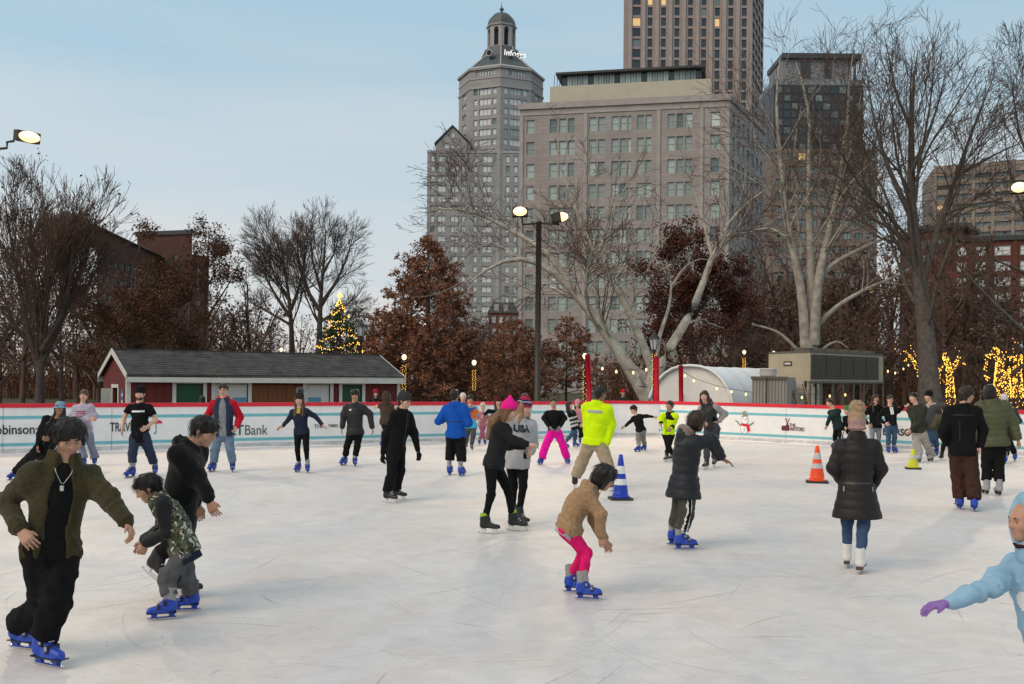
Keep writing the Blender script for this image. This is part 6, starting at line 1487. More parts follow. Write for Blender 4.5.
    if Hs:
        hm = HR[Hc]
        def hfn(G_):
            if Hs != 'tail_only':
                G_.ell(T(0,-.05,.15), np.array([.365,.44,.40])*HH, HM, .01)
                if Hs in ('mop', 'curly'): G_.ell(T(0,-.03,.22), np.array([.405,.455,.36])*HH, HM, .02)
                # face opening
                G_.ell(T(0,.46,-.20), np.array([.275,.40,.36])*HH, HM, .012, cut=True)
                if Hs in ('short', 'buzz', 'mop', 'curly', 'bun'): G_.cone(T(0,-.20,.1), T(0,-.25,-.26), .30*HH, .20*HH, .04); G_.plane(T(0,-.25,-.36), -hu + hf*.25, .03); G_.ell(T(0,.17,-.30), np.array([.6,.20,.25])*HH, HM, .02, cut=True)
                if Hs == 'mop':
                    for i in range(9): x = -.28 + i*.07; G_.cone(T(x*.75,.22,.42), T(x*1.15,.40 - abs(x)*.42,.20 + .04*((i*7) % 3 - 1)), .075*HH, .032*HH, .02*HH)
                    for s_ in (-1, 1):
                        for y in (.12, .0, -.12, -.24): G_.cone(T(s_*.3,y,.2), T(s_*.355,y+.02,-.10 - .05*((y*25) % 2)), .09*HH, .04*HH, .02*HH)
                if Hs == 'short':
                    for i in range(7): x = -.24 + i*.08; G_.cone(T(x,.15,.44), T(x*1.08 + .03,.40 - abs(x)*.35,.24 + .05*((i*5) % 3 - 1)), .075*HH, .035*HH, .03*HH)
            if Hs == 'bob':
                G_.ell(T(0,-.10,-.10), np.array([.40,.36,.50])*HH, HM, .03); G_.ell(T(0,.40,-.16), np.array([.25,.36,.42])*HH, HM, .012, cut=True); G_.plane(T(0,-.1,-.50), -hu + hf*.0, .02)
                for s_ in (-1, 1): G_.cone(T(s_*.2,.22,.34), T(s_*.33,.2,-.38), .10*HH, .09*HH, .03)
                for i in range(5): x = -.2 + i*.1; G_.cone(T(x,.22,.42), T(x*1.05,.38 - abs(x)*.3,.12), .075*HH, .05*HH, .04*HH)
            if Hs == 'long':
                bk_ = nk - cf*.10*S
                G_.cone(T(0,-.22,.05), bk_ + U*.02, .30*HH, .095*S, .05); G_.cone(bk_ + U*.02, bk_ - U*.17*S - cf*.02, .095*S, .06*S, .04)
                for s_ in (-1, 1): G_.cone(T(s_*.30,.02,.15), T(s_*.33,.04,-.45), .12*HH, .12*HH, .03); G_.cone(T(s_*.33,.04,-.45), nk + cr*s_*.085*S + cf*.075*S - U*.14*S, .11*HH, .05*S, .03)
            if Hs == 'longback':
                bk_ = nk - cf*.11*S
                G_.cone(T(0,-.24,.0), bk_, .27*HH, .10*S, .05); G_.cone(bk_, bk_ - U*.20*S - cf*.03, .10*S, .055*S, .04)
                for s_ in (-1, 1): G_.cone(T(s_*.31,-.02,.1), T(s_*.30,-.1,-.5), .10*HH, .11*HH, .03)
            if Hs == 'bun': G_.ell(T(0,-.48,.20), np.array([.16,.15,.16])*HH, HM, .02)
            if Hs == 'tail': G_.cone(T(0,-.44,.2), T(.0,-.62,.0), .10*HH, .12*HH, .03); G_.cone(T(0,-.62,.0), T(0,-.56,-.6), .12*HH, .05*HH, .03)
            if Hs == 'sidetail': G_.cone(T(.05,-.40,-.05), T(-.30,-.05,-.55), .12*HH, .12*HH, .03); G_.cone(T(-.30,-.05,-.55), T(-.34,.12,-1.3), .12*HH, .05*HH, .03)
        ha = .011 if Hs == 'curly' else .0062
        def hdsp(P, T_, G__):
            q = (P - hc) @ HM; qq = q * np.array([1., 1., .22])
            if Hs == 'curly': return ha*(snoise(q, 70., 2.) + .7*snoise(q, 130., 1.))
            return ha*(snoise(qq, 75., 2.) + .7*snoise(qq, 150., 5.) + .5*snoise(q, 22., 1.))
        pts = np.array([hc, nk - U*.25*S, nk]); ho = garment('hair', hfn, [hm], pts.min(0) - .24*S - .03, pts.max(0) + .24*S + .05, v=vb*.95, disp=hdsp)
        if ho is not None and D0 < 17: loose_strands(ho, hm, HM, hc - base, HH, 420 if D0 < 10 else 160, Hs)
        if facing:
            for s_ in (-1, 1): MB().tube([T(s_*.07,.385,.085) - base, T(s_*.14,.385,.105) - base, T(s_*.215,.335,.085) - base], [.018*HH,.02*HH,.008*HH], hm, 6).build('eyebrow', body, smooth=True)
    if facing and not Hs:
        for s_ in (-1, 1): MB().tube([T(s_*.07,.385,.085) - base, T(s_*.14,.385,.105) - base, T(s_*.215,.335,.085) - base], [.018*HH,.02*HH,.008*HH], HR['dbrown'], 6).build('eyebrow', body, smooth=True)
    if beard:
        def bfn(G_):
            G_.ell(T(0,.11,-.28), np.array([.262,.27,.27])*HH, HM, .02); G_.ell(T(0,.36,-.12), np.array([.24,.25,.13])*HH, HM, .01, cut=True); G_.plane(T(0,0,-.16), hu - hf*.15, .01); G_.ell(T(0,.40,-.275), np.array([.10,.10,.05])*HH, HM, .006, cut=True)
        garment('beard', bfn, [HR[beard]], hc - .2, hc + .2, v=vb)
    if glasses:
        for s_ in (-1, 1): MB().tube([T(s_*.14 + .075*math.cos(t), .385, .0 + .06*math.sin(t)) - base for t in np.linspace(0, 6.28, 13)], .006*HH*2, SKK, 4).build('spectacle_rim', body)
    # ------------------------------------------------ headwear
    if hat:
        kind, hm = hat['kind'], hat['m']
        def hat_fn(G_):
            ti = hat.get('tilt', .28)
            if kind in ('beanie', 'pom'):
                G_.ell(T(0,-.05,.17), np.array([.39,.465,.46])*HH, HM, .01, g=0); G_.ell(T(0,-.1,.45), np.array([.30,.34,.22])*HH, HM, .05, g=0)
                G_.plane(T(0,.0,.13 - hat.get('low', 0)), -hu + hf*(-ti)*-.6, .01)
                lo_ = hat.get('low', 0); G_.loft(T(0,-.05,.06 - lo_), T(0,-.05,.23 - lo_), hr, hf, [(0,.40*HH,.475*HH,0),(1,.405*HH,.48*HH,0)], .008, g=hat.get('gcuff', 0), cap=.02)
                if kind == 'pom' : G_.ell(T(0,-.12,.56 + .62*hat.get('pr', .22)), (hat.get('pr', .22)*HH,)*3, None, .01, g=1)
            elif kind == 'peak':
                G_.ell(T(0,-.05,.17), np.array([.40,.47,.42])*HH, HM, .01); G_.cone(T(0,-.05,.30), T(0,-.10,.84), .37*HH, .07*HH, .05); G_.plane(T(0,.0,.10), -hu + hf*.2, .01)
            elif kind == 'bucket':
                G_.loft(T(0,-.05,.14), T(0,-.05,.56), hr, hf, [(0,.39*HH,.46*HH,0),(.8,.33*HH,.40*HH,0),(1,.30*HH,.36*HH,0)], .01, cap=.03); G_.loft(T(0,-.05,.05), T(0,-.05,.17), hr, hf, [(0,.58*HH,.64*HH,0),(1,.40*HH,.47*HH,0)], .01, cap=.01)
            elif kind == 'cap':
                G_.ell(T(0,-.05,.17), np.array([.375,.45,.42])*HH, HM, .01); G_.plane(T(0,.0,.13), -hu, .01); G_.loft(T(0,.35,.13), T(0,.35,.17), hr, hf, [(0,.27*HH,.30*HH,.0),(1,.27*HH,.30*HH,0)], .01, cap=.008)
            elif kind == 'hoodup':
                G_.ell(T(0,-.10,.10), np.array([.53,.60,.66])*HH, HM, .02); G_.ell(T(0,-.42,.30), np.array([.30,.25,.28])*HH, HM, .05); G_.cone(T(0,-.16,-.2), nk - cf*.03, .46*HH, .13*S, .06); G_.ell(T(0,.48,-.06), np.array([.40,.56,.56])*HH, HM, .015, cut=True); G_.plane(T(0,.20,.0), hf + hu*.12, .02, T(0,.17,0) - .3, T(0,.17,0) + .3)
                if hat.get('fur'):
                    for i in range(16): a_ = 2*np.pi*i/16; G_.ell(T(.40*math.cos(a_), .22, -.02 + .52*math.sin(a_)), (.11*HH,)*3, None, .02, g=1)
        def hat_d(P, T_, G__):
            q = (P - hc) @ HM; an_ = np.arctan2(q[:, 0], q[:, 1])
            o_ = .0025*np.sin(an_*44)*(G__ != 1) if kind in ('beanie', 'pom') and not hat.get('smooth') else .003*snoise(q, 40., 1.)
            if hat.get('fuzzy') or kind == 'pom' or hat.get('fur'): o_ = o_ + np.where(G__ == 1, .011*snoise(q, 95., 2.) + .008*snoise(q, 160., 1.), 0)
            return o_
        G_ = Field(hc - .36*HH/.228*.9 - .05, hc + .30*HH/.228 + .02, vb); hat_fn(G_); G_.disp(hat_d)
        for t0, t1, gi in hat.get('bands', []):
            i_, j_, k_ = np.meshgrid(*[np.arange(n) for n in G_.n], indexing='ij'); Pz = (G_.lo + np.stack([i_, j_, k_], -1)*G_.h - hc) @ hu / HH; G_.G[(Pz > t0) & (Pz <= t1)] = gi
        me = G_.mesh('hat', [hm] + list(hat.get('m2', [])), base)
        if me: link(hat.get('name', 'hat'), me, root)
    # ------------------------------------------------ skates
    for k in 'LR':
        p, a_, pt = feet[k]; put_skate(root, skate, p, a_, fs, pt, liner=bot.get('hem', .06) > .03)
    ctx = dict(root=root, top=tp_o, cf=cf, cr=cr, U=U, nk=nk, hp=hpv, base=base, S=S, T=T, body=body, wr=wr, el=el, HH=HH)
    if extra: extra(ctx)
    if top.get('collar') and not top.get('open') and facing and cf[1] < -.5: print_patch(ctx, .012*S, np.linalg.norm(nk - hpv)*.95, ZIP, .48, 0., name='zip')
    return ctx
def project(ctx, me, center, name, back=False, off=.004):
    """lay a flat mesh (x right, y up) on the garment front (or back)"""
    src = ctx['top'].data; bv = BVHTree.FromPolygons([v.co.copy() for v in src.vertices], [tuple(p.vertices) for p in src.polygons])
    s_ = -1 if back else 1; cf, cr, U = ctx['cf']*s_, -ctx['cr']*s_, ctx['U']; bad = set()
    for v in me.vertices:
        p = center + cr*v.co.x + U*v.co.y + cf*.25*ctx['S'] - ctx['base']; hit, n, i, d = bv.ray_cast(V(p), V(-cf))
        good = hit and d < .22*ctx['S']
        if not good: bad.add(v.index)
        v.co = (hit + V(cf)*(off + v.co.z)) if good else V(p - cf*.30*ctx['S'])
    if bad:
        bm = bmesh.new(); bm.from_mesh(me); bm.verts.ensure_lookup_table(); bmesh.ops.delete(bm, geom=[bm.verts[i] for i in bad], context='VERTS'); bm.to_mesh(me); bm.free()
    return link(name, me, ctx['top'])
def print_text(ctx, txt, size, m, up, side=0., back=False, name='printed_text', bold=.0):
    me = text_mesh(txt, size, m, .001, 1., bold); xs = [v.co.x for v in me.vertices]; c = (max(xs) + min(xs))/2
    for v in me.vertices: v.co.x -= c
    project(ctx, me, ctx['hp'] + (ctx['nk'] - ctx['hp'])*up + (-ctx['cr'])*side, name, back, .013)
def print_patch(ctx, w_, h_, m, up, side=0., back=False, name='patch', rnd=False):
    bm = bmesh.new(); n = 8; grid = [[bm.verts.new((w_*(i/n-.5), h_*(j/n-.5), 0)) for i in range(n+1)] for j in range(n+1)]
    for j in range(n):
        for i in range(n):
            if rnd and ((i-3.5)/4)**2 + ((j-3.5)/4)**2 > 1: continue
            bm.faces.new((grid[j][i], grid[j][i+1], grid[j+1][i+1], grid[j+1][i]))
    me = bpy.data.meshes.new(name); bm.to_mesh(me); bm.free(); me.materials.append(m); project(ctx, me, ctx['hp'] + (ctx['nk'] - ctx['hp'])*up + (-ctx['cr'])*side, name, back, .003)
# ---------------------------------------------------------------- clothes
def camo():
    m = bpy.data.materials.new('cloth_camo'); m.use_nodes = True; t = m.node_tree; b = t.nodes['Principled BSDF']; L = t.links.new; b.inputs['Roughness'].default_value = .85
    tc = t.nodes.new('ShaderNodeTexCoord'); cur = None
    for i, (sc, th, c) in enumerate(((13, .5, (.035,.05,.022,1)), (17, .56, (.010,.012,.010,1)), (15, .585, (.50,.49,.42,1)))):
        mp = t.nodes.new('ShaderNodeMapping'); mp.inputs['Location'].default_value = (i*3.1, i*1.7, i*5.3); L(tc.outputs['Object'], mp.inputs[0])
        n = t.nodes.new('ShaderNodeTexNoise'); n.inputs['Scale'].default_value = sc; n.inputs['Detail'].default_value = 2; n.inputs['Distortion'].default_value = 1.2; L(mp.outputs[0], n.inputs['Vector'])
        r = t.nodes.new('ShaderNodeValToRGB'); r.color_ramp.interpolation = 'CONSTANT'; r.color_ramp.elements[0].color = (0,0,0,1); r.color_ramp.elements[1].position = th; r.color_ramp.elements[1].color = (1,1,1,1); L(n.outputs['Fac'], r.inputs[0])
        mx = t.nodes.new('ShaderNodeMixRGB'); L(r.outputs[0], mx.inputs[0]); mx.inputs[2].default_value = c
        if cur is None: mx.inputs[1].default_value = (.10,.105,.06,1)
        else: L(cur, mx.inputs[1])
        cur = mx.outputs[0]
    L(cur, b.inputs['Base Color']); return m
CAMO = camo()
K_ = lambda n, c, k='cotton': cloth(n, c, k)
blk = K_('black', (.0085,.0085,.009)); blkn = K_('black_nylon', (.010,.010,.011), 'nylon'); blkf = K_('black_fleece', (.0095,.0095,.0098), 'fleece')
jeans = K_('jeans', (.045,.085,.16), 'denim'); jeansl = K_('jeans_light', (.16,.23,.32), 'denim'); jeansg = K_('jeans_grey', (.22,.25,.30), 'denim'); navy = K_('navy', (.018,.024,.045)); navyj = K_('navy_jogger', (.032,.042,.075))
LEG = dict(ease=.006, rk=.050, rh=.038, fold=.004); REG = dict(ease=.018, rk=.056, rh=.052, fold=.007); LOOSE = dict(ease=.026, rk=.066, rh=.066, fold=.009, hem=.0)
def B_(m, base=REG, **k): d = dict(base); d['m'] = m; d.update(k); return d
JK = dict(ease=.035, hem=.13, collar=.055, fold=.007, cuff=1); HD = dict(ease=.03, hem=.12, hood=1, fold=.008, cuff=1, name='hoodie'); SW = dict(ease=.022, hem=.11, fold=.007, cuff=1, name='sweatshirt'); TEE = dict(ease=.012, hem=.12, sleeve=.5, fold=.006, name='t_shirt'); COAT = dict(ease=.05, hem=.25, collar=.06, puff=(.085,.012), fold=.005, name='coat')
def T_(m, base=JK, **k): d = dict(base); d['m'] = m; d.update(k); return d
white_ink = mat('ink_white', (.75,.75,.74), .6, var=0); grey_ink = mat('ink_grey', (.35,.36,.34), .5, var=.1); navy_ink = mat('ink_navy', (.02,.025,.05), .6, var=0); maroon_ink = mat('ink_maroon', (.30,.06,.09), .6, var=.2)
# ---------------------------------------------------------------- foreground
def chain(c):
    P = [c['T'](x, y, z) for x, y, z in ((-.22,.05,-.50),(-.15,.30,-.85),(0,.42,-1.10),(.15,.30,-.85),(.22,.05,-.50))]
    src = c['shirt'] if 'shirt' in c else None
    nk, cf, cr, U, S = c['nk'], c['cf'], c['cr'], c['U'], c['S']
    pts = [nk - cr*.062*S + cf*.05*S + U*.02*S, nk - cr*.05*S + cf*.112*S - U*.04*S, nk + cf*.135*S - U*.125*S, nk + cr*.05*S + cf*.112*S - U*.04*S, nk + cr*.062*S + cf*.05*S + U*.02*S]
    pl = resample([p - c['base'] for p in pts], 26); o = MB().tube(pl, .0022, mat('silver_chain', (.6,.6,.58), .3, var=0, metal=.8), 5).build('necklace', c['root'], smooth=True)
    b = pts[2] - c['base']; MB().box((b[0]-.012, b[1]-.008, b[2]-.035), (b[0]+.012, b[1]+.004, b[2]), MATS['silver_chain']).build('pendant', o)
olive = K_('olive_sherpa', (.048,.040,.018), 'fleece'); cord = K_('black_cord', (.010,.009,.010), 'cord')
person('young man in open olive fleece jacket and baggy black trousers, nearest skater at left', 1.75, 28, (48,667,62), (25,650,70), (69,438), (63.5,464), (52,548), (127,521,-.12), (21,531,-.22),
       T_(olive, ease=.036, hem=.055, collar=.08, open=.078, fleece=.0012, fold=.011), B_(cord, LOOSE, ease=.024, rk=.070, rh=.068, fold=.010), 'tan', ('mop', 'black'), LE=(110,498,-.02), RE=(7,503,.02), RK=(45,602,-.05), LK=(55,603,-.14), hh=38, hp=21, inner=T_(blk, TEE, sleeve=0, hem=.06, ease=.016), extra=chain, LP=((.45,-.3,-1), (-.4,-.2,-.5)), RP=((.8,-.3,-.7), (.3,.5,-.6)), handpose=.55)
person('boy in camouflage jacket and grey trousers bending forward beside the man in black', 1.30, -62, (163,619.5,-70), (186,611,-78), (147.5,488), (158,498), (183,549), (146,543,-.05), (143,540,.18),
       T_(CAMO, ease=.04, hem=.08, collar=.05, m2=[blkn], gs=1, bulge=-.04, fold=.008), B_(K_('boy_grey', (.10,.10,.105)), LOOSE, ease=.022, hem=.05), 'tan', ('short', 'black'), hh=-72, hp=28, child=True, LK=(167,578,-.08), RK=(186,577,.05), inner=T_(navy, TEE, sleeve=0, hem=.155, ease=.024, bulge=-.04, name='undershirt'), LP=((-.2,0,-1),), RP=((-.2,0,-1),))
person('man in black hooded sweatshirt leaning over the camouflaged boy', 1.76, 80, (153,578,72,.22,-32), (187,597,75), (205,431), (190,445), (177,522), (197,505,.30), (209,500,-.18),
       T_(blkf, HD, ease=.04, hem=.09, fold=.009), B_(blk, REG), 'tan', ('short', 'black'), hh=76, hp=24, skate='black', RE=(197,474,-.1), weight=1.0, D=8.35, RP=((.4,0,-1),), handpose=.45)
person('small girl in tan fleece hoodie and hot pink leggings crouching forward', 1.30, 76, (576,593,80), (588,600,80), (604.5,477), (592,489), (569.5,528), (605,540,.12), (601,536,-.1),
       T_(K_('tan_fleece', (.36,.225,.125), 'fleece'), HD, ease=.042, hem=.05, fleece=.0016, bulge=-.05, fold=.007), B_(K_('hot_pink', (.70,.012,.14)), LEG, ease=.012), 'tan', ('bob', 'black'), hh=74, hp=30, child=True, RE=(601,514,-.14), RK=(586.5,553,-.06), LK=(584,553,.06), inner=T_(K_('grey_tee', (.36,.38,.42)), TEE, sleeve=0, hem=.115, ease=.024, bulge=-.05, name='undershirt'), RP=((.3,0,-1),), LP=((.3,0,-1),))
def bear(c):
    print_patch(c, .11, .10, white_ink, .70, -.02, name='white_print', rnd=True)
    T = c['T']; b = c['base']; MB().tube([T(x, y, z) - b for x, y, z in ((-.34,-.05,-.50),(-.24,.16,-.60),(0,.26,-.64),(.24,.16,-.60),(.34,-.05,-.50))], .055*c['HH'], K_('plum_scarf', (.045,.016,.022), 'knit'), 10).build('scarf', c['root'], smooth=True)
person('child in light blue hooded sweatshirt with lilac gloves, cut by the right edge', 1.40, -64, (1060,772,-70), (1082,780,-70), (1026,521), (1034,556), (1062,688), (1085,600,.25), (948,603,-.1),
       T_(K_('pale_blue', (.27,.44,.58)), SW, ease=.034, hem=.10, fold=.010), B_(jeans, REG), 'tan', None, hat=dict(kind='hoodup', m=K_('pale_blue', (.27,.44,.58)), name='hood'), hh=-82, hp=2, child=True, glove=K_('lilac_glove', (.30,.17,.46), 'knit'), D=5.1, RE=(992,586,-.06), RP=((-1,0,-.1), (0,0,-1)), handpose=.35, extra=bear, hd=.20)
# ---------------------------------------------------------------- middle distance
puffer = K_('charcoal_puffer', (.016,.018,.023), 'nylon')
person('woman in charcoal quilted coat with fur hood and side-striped trousers, arm held out', 1.68, 100, (678,545,96), (685,550,96), (697,421), (688,436), (684,482), (688,462,.2), (722,459,-.12),
       T_(puffer, COAT, hem=.19, ease=.055, fur=1, hood=1, collar=.04, m2=[K_('brown_fur', (.20,.135,.09), 'fur')], gf=1, puff=(.10,.009), drop=.4, flare=.045), B_(K_('olive_grey', (.062,.060,.050)), REG, ease=.03, rk=.066, rh=.062, stripe=1, m2=[K_('stripe_white', (.62,.62,.60)), blk]), 'brown', ('bob', 'dbrown'), hh=86, hp=14, RE=(711,440,-.12), LE=(691,456,.22), weight=1.0, RP=((1,0,-.15), (0,0,-1)), handpose=.3)
def coat_marks(c):
    print_patch(c, .30, .016, ZIP, .12, 0., True, 'belt'); 
    for x in (-.14, .14): print_patch(c, .01, .05, grey_ink, .0, x, True, 'pocket_zip')
def back_seams(c):
    print_patch(c, .30, .006, ZIP, .80, 0., True, 'yoke_seam'); print_patch(c, .006, .30, ZIP, .42, .05, True, 'back_seam')
def back_belt(c): print_patch(c, .34, .018, navy_ink, .42, 0., True, 'belt')
lp_ = K_('black_puffer', (.017,.013,.013), 'nylon')
person('woman in long black quilted coat and knit hat with tan fur bobble, seen from behind', 1.62, 168, (847,567,160), (861,573,150), (857,425), (857,439), (857,488), (843,484,.12), (872,488,.12),
       T_(lp_, COAT, hem=.33, ease=.032, flare=.085, collar=.085, m2=[K_('cream_lining', (.42,.36,.30), 'fleece')], puff=(.095,.008), drop=.5), B_(jeans, LEG, ease=.014), 'light', None, hat=dict(kind='pom', m=K_('pink_knit', (.42,.26,.24), 'knit'), m2=[K_('tan_pom', (.42,.27,.12), 'fur'), K_('tan_knit', (.40,.28,.17), 'knit')], pr=.36, low=.28, bands=[(.26,.62,2)]), skate='white', hh=160, hp=4, weight=1.0, LE=(833,468,.02), RE=(881,469,.02), extra=coat_marks)
person('tall man in black jacket and brown trousers, back turned, right of the lime cone', 1.80, 158, (959,509,168), (974,511,158), (967,395), (963,406), (963,450), (947,444,.15), (980,447,-.05),
       T_(blk, ease=.045, hem=.08, collar=.04), B_(K_('brown_trouser', (.055,.026,.020), 'cord'), LOOSE, ease=.03), 'light', ('curly', 'dbrown'), hh=118, hp=3, RE=(983,430,.0), extra=back_seams)
grn = K_('green_puffer', (.075,.082,.040), 'nylon')
person('broad man in olive green quilted jacket and black trousers, back turned, at right', 1.82, 174, (985,494.5,176), (998,495.5,172), (989.5,392), (992,402), (994.5,442), (975,440,.1), (1018,440,-.1),
       T_(grn, COAT, hem=.07, ease=.065, collar=.05, puff=(.10,.012)), B_(blk, REG), 'tan', ('bob', 'black'), hh=172, hp=4, skate='grey', weight=1.16, RE=(1012,422,-.02))
def usa(c): print_text(c, 'USA', .125, navy_ink, .70, -.02, name='printed_letters', bold=.006)
person('girl in black top with bright pink pointed knit hat and long brown hair', 1.66, 70, (517,531,72), (489,534,76), (509.5,411), (503,424), (494,462), (526,446,.2), (528,444.5,-.12),
       T_(K_('charcoal_top', (.020,.021,.022)), ease=.022, hem=.08, collar=.03, fold=.006), B_(blk, LEG), 'light', ('longback', 'lbrown'), hat=dict(kind='peak', m=K_('neon_pink', (.95,.02,.28), 'knit')), skate='lime', hh=78, hp=10, RE=(514,440,-.14), RP=((1,0,.05), (0,0,-1)))
person('girl in grey sweatshirt with block letters and striped bobble hat beside the pink hat', 1.64, 22, (522,526,40), (515,520,45), (525,408), (520.5,419), (517,459), (531,452,-.05), (505,452,.1),
       T_(K_('heather_grey', (.42,.42,.43)), SW, ease=.05, hem=.13), B_(blk, LEG), 'light', ('long', 'blond'), hat=dict(kind='pom', m=K_('red_knit', (.45,.03,.06), 'knit'), m2=[K_('maroon_pom', (.14,.02,.04), 'fur'), K_('navy_knit', (.03,.03,.10), 'knit'), K_('white_knit', (.5,.45,.5), 'knit')], pr=.2, bands=[(.24,.36,2),(.36,.42,3),(.42,.52,2)]), skate='black', hh=48, hp=8, extra=usa)
hv = K_('hi_viz', (.62,.90,.005))
def guard(c): print_patch(c, .26, .05, grey_ink, .80, 0., True, 'back_lettering_strip')
person('steward in bright yellow jacket and khaki trousers, back turned', 1.80, 158, (574.5,488,-178), (613,491,150), (600.5,393.5), (597.5,404), (595,442), (588,442,.25), (606.5,445,-.1),
       T_(hv, ease=.05, hem=.05, collar=.05, fold=.007), B_(K_('khaki', (.36,.29,.20)), LOOSE, ease=.028, rk=.07, rh=.066, hem=.02), 'brown', ('short', 'black'), hh=128, hp=4, skate='black', RE=(611,424,.0), extra=guard, weight=1.08)
person('woman in black jacket, black gloves and charcoal beanie gliding right', 1.67, 58, (399,500,66), (390,503,60), (404.5,401), (402.5,410.5), (396,450), (418,451,.1), (383,454,-.05),
       T_(blk, ease=.03, hem=.06, collar=.035), B_(blk, REG, ease=.02, rk=.06, rh=.058, hem=.0), 'light', ('short', 'dbrown'), hat=dict(kind='beanie', m=K_('charcoal_knit', (.05,.05,.055), 'knit')), skate='black', hh=64, hp=6, glove=blk, glasses=True, RE=(386,434,-.05), LE=(414,432,.1), LP=((.2,0,-1),), RP=((-.1,0,-1),))
# ---------------------------------------------------------------- near the barrier, left
def logo(c): print_text(c, 'CHAMPION', .06, white_ink, .74, name='chest_lettering')
def blank_logo(c): print_patch(c, .24, .035, white_ink, .77, 0., name='chest_lettering_strip')
person('bearded man in black t-shirt and beanie with navy joggers, facing forward', 1.78, 4, (155,475.5,18), (130,477.5,-22), (140,394), (139.5,403.5), (140,437), (147,427,-.28), (122.5,429,-.08),
       T_(blk, TEE, hem=.10), B_(navyj, REG, ease=.024, hem=.08), 'light', ('buzz', 'dbrown'), hat=dict(kind='beanie', m=K_('black_knit', (.012,.012,.013), 'knit')), beard='dbrown', LE=(156,420,.0), RE=(125,416,.0), extra=blank_logo, weight=1.05)
person('person in pale blue bucket hat and black jacket leaning sideways, by the lettered boards', 1.62, 5, (37,487,0), (14,480,-30), (60,408.5), (57,419), (42,452), (50,440,-.2), (38,446,-.15),
       T_(blk, ease=.035, hem=.10, collar=.03), B_(blk, LOOSE), 'brown', ('long', 'black'), hat=dict(kind='bucket', m=K_('bucket_blue', (.22,.34,.46))), hh=8)
def lav(c):
    for z in (.58, .66, .74): print_patch(c, .20, .028, maroon_ink, z, 0., name='faded_chest_lettering')
person('girl in lavender sweatshirt with side ponytail and blue-grey flared trousers', 1.70, -4, (94.5,465.5,20), (82,467,-10), (84,395.5), (83,404.5), (84,431), (76,420,-.25), (90,419,-.28),
       T_(K_('lavender', (.40,.37,.45)), SW, ease=.035, hem=.07), B_(K_('slate_trouser', (.20,.22,.29)), REG, flare=.03, rh=.06, hem=.0), 'light', ('sidetail', 'brown'), LE=(95,416,-.02), RE=(72,416,-.02), extra=lav)
red_s = K_('red_sleeve', (.50,.012,.03))
person('man in navy and red sports jacket and light jeans, left of the bank lettering', 1.84, 8, (232.5,472,15), (212,471.5,-12), (223.5,389.5), (223,399.5), (223.5,433), (236.5,427,-.08), (209,427,-.05),
       T_(navyj, ease=.04, hem=.06, m2=[red_s], gs=1, gh=1, hood=1, collar=.03, open=.07), B_(jeansl, LOOSE, ease=.02, rk=.06, rh=.055), 'light', ('short', 'dbrown'), glasses=True, inner=T_(K_('grey_knit', (.26,.27,.29), 'knit'), TEE, sleeve=0, hem=.06, ease=.02), hh=2, hp=4, weight=1.05)
def scarf(c): print_patch(c, .07, .09, K_('mustard', (.55,.36,.03)), .90, 0., name='scarf_knot')
person('young woman in navy top and black leggings with big black bobble hat, arms spread', 1.60, -6, (307.5,473,14), (297.5,472,-12), (299.5,400), (299.5,408.5), (301.5,432), (322,424.5,-.05), (283,426,-.05),
       T_(navy, SW, ease=.016, hem=.06), B_(blk, LEG), 'light', ('long', 'brown'), hat=dict(kind='pom', m=K_('dark_hat', (.035,.028,.026), 'knit'), m2=[K_('black_pom', (.012,.011,.011), 'fur')], pr=.36), extra=scarf, LE=(315,416,.0), RE=(290.5,417,.0), LP=((1,0,-.4),), RP=((-1,0,-.2),))
def smalllogo(c): print_patch(c, .05, .03, white_ink, .80, -.08, name='chest_logo')
person('man in black zip jacket and black trousers standing before the shed', 1.73, 2, (355,466.5,12), (343.5,465.5,-22), (355,395), (354.5,404), (355,432), (372.5,428,-.05), (342,428,-.05),
       T_(K_('black_shell', (.020,.021,.021), 'nylon'), ease=.045, hem=.06, collar=.045), B_(blk, REG, ease=.016, hem=.05), 'tan', ('mop', 'black'), hp=12, extra=smalllogo, LE=(370,414,.0), RE=(344,414,.0))
person('child in brown coat with fur-trimmed hood leaning on the barrier, back turned', 1.50, 172, (389,447,172), (382,447,176), (386.5,397), (386.5,403.5), (386,421), (394,409,.35), (377,407,.35),
       T_(K_('brown_coat', (.062,.043,.033)), ease=.05, hem=.12, collar=.04), B_(blk, REG), 'light', None, hat=dict(kind='hoodup', m=K_('brown_coat', (.062,.043,.033)), m2=[K_('pale_fur', (.36,.26,.19), 'fur')], fur=1, name='hood'), child=True)
cobalt = K_('cobalt', (.010,.085,.42))
person('person in bright blue coat and cropped black trousers, back turned', 1.74, 164, (450,475,172), (462,476,158), (454.5,395.5), (455.5,404.5), (455.5,434), (448,418,.25), (466,418,.2),
       T_(cobalt, HD, ease=.055, hem=.08, name='coat'), B_(blk, LOOSE, ease=.03, hem=.12), 'tan', ('short', 'black'), hh=168, extra=back_belt)
person('boy in blue jacket with orange and cyan panels raising his hands to his face', 1.50, 2, (472,451,8), (465.5,449.5,-8), (470,400), (470,407), (471,426), (472.5,407,-.28), (467.5,407,-.28),
       T_(K_('jacket_blue', (.03,.13,.42)), ease=.04, hem=.07, collar=.04, m2=[K_('panel_cyan', (.06,.42,.62)), K_('panel_orange', (.75,.16,.03))], bands=[(0,.48,1),(.48,.82,2)]), B_(K_('trouser_grey', (.07,.07,.075)), REG), 'tan', ('short', 'black'), skate='black', LE=(477,413,-.08), RE=(464,413,-.08))
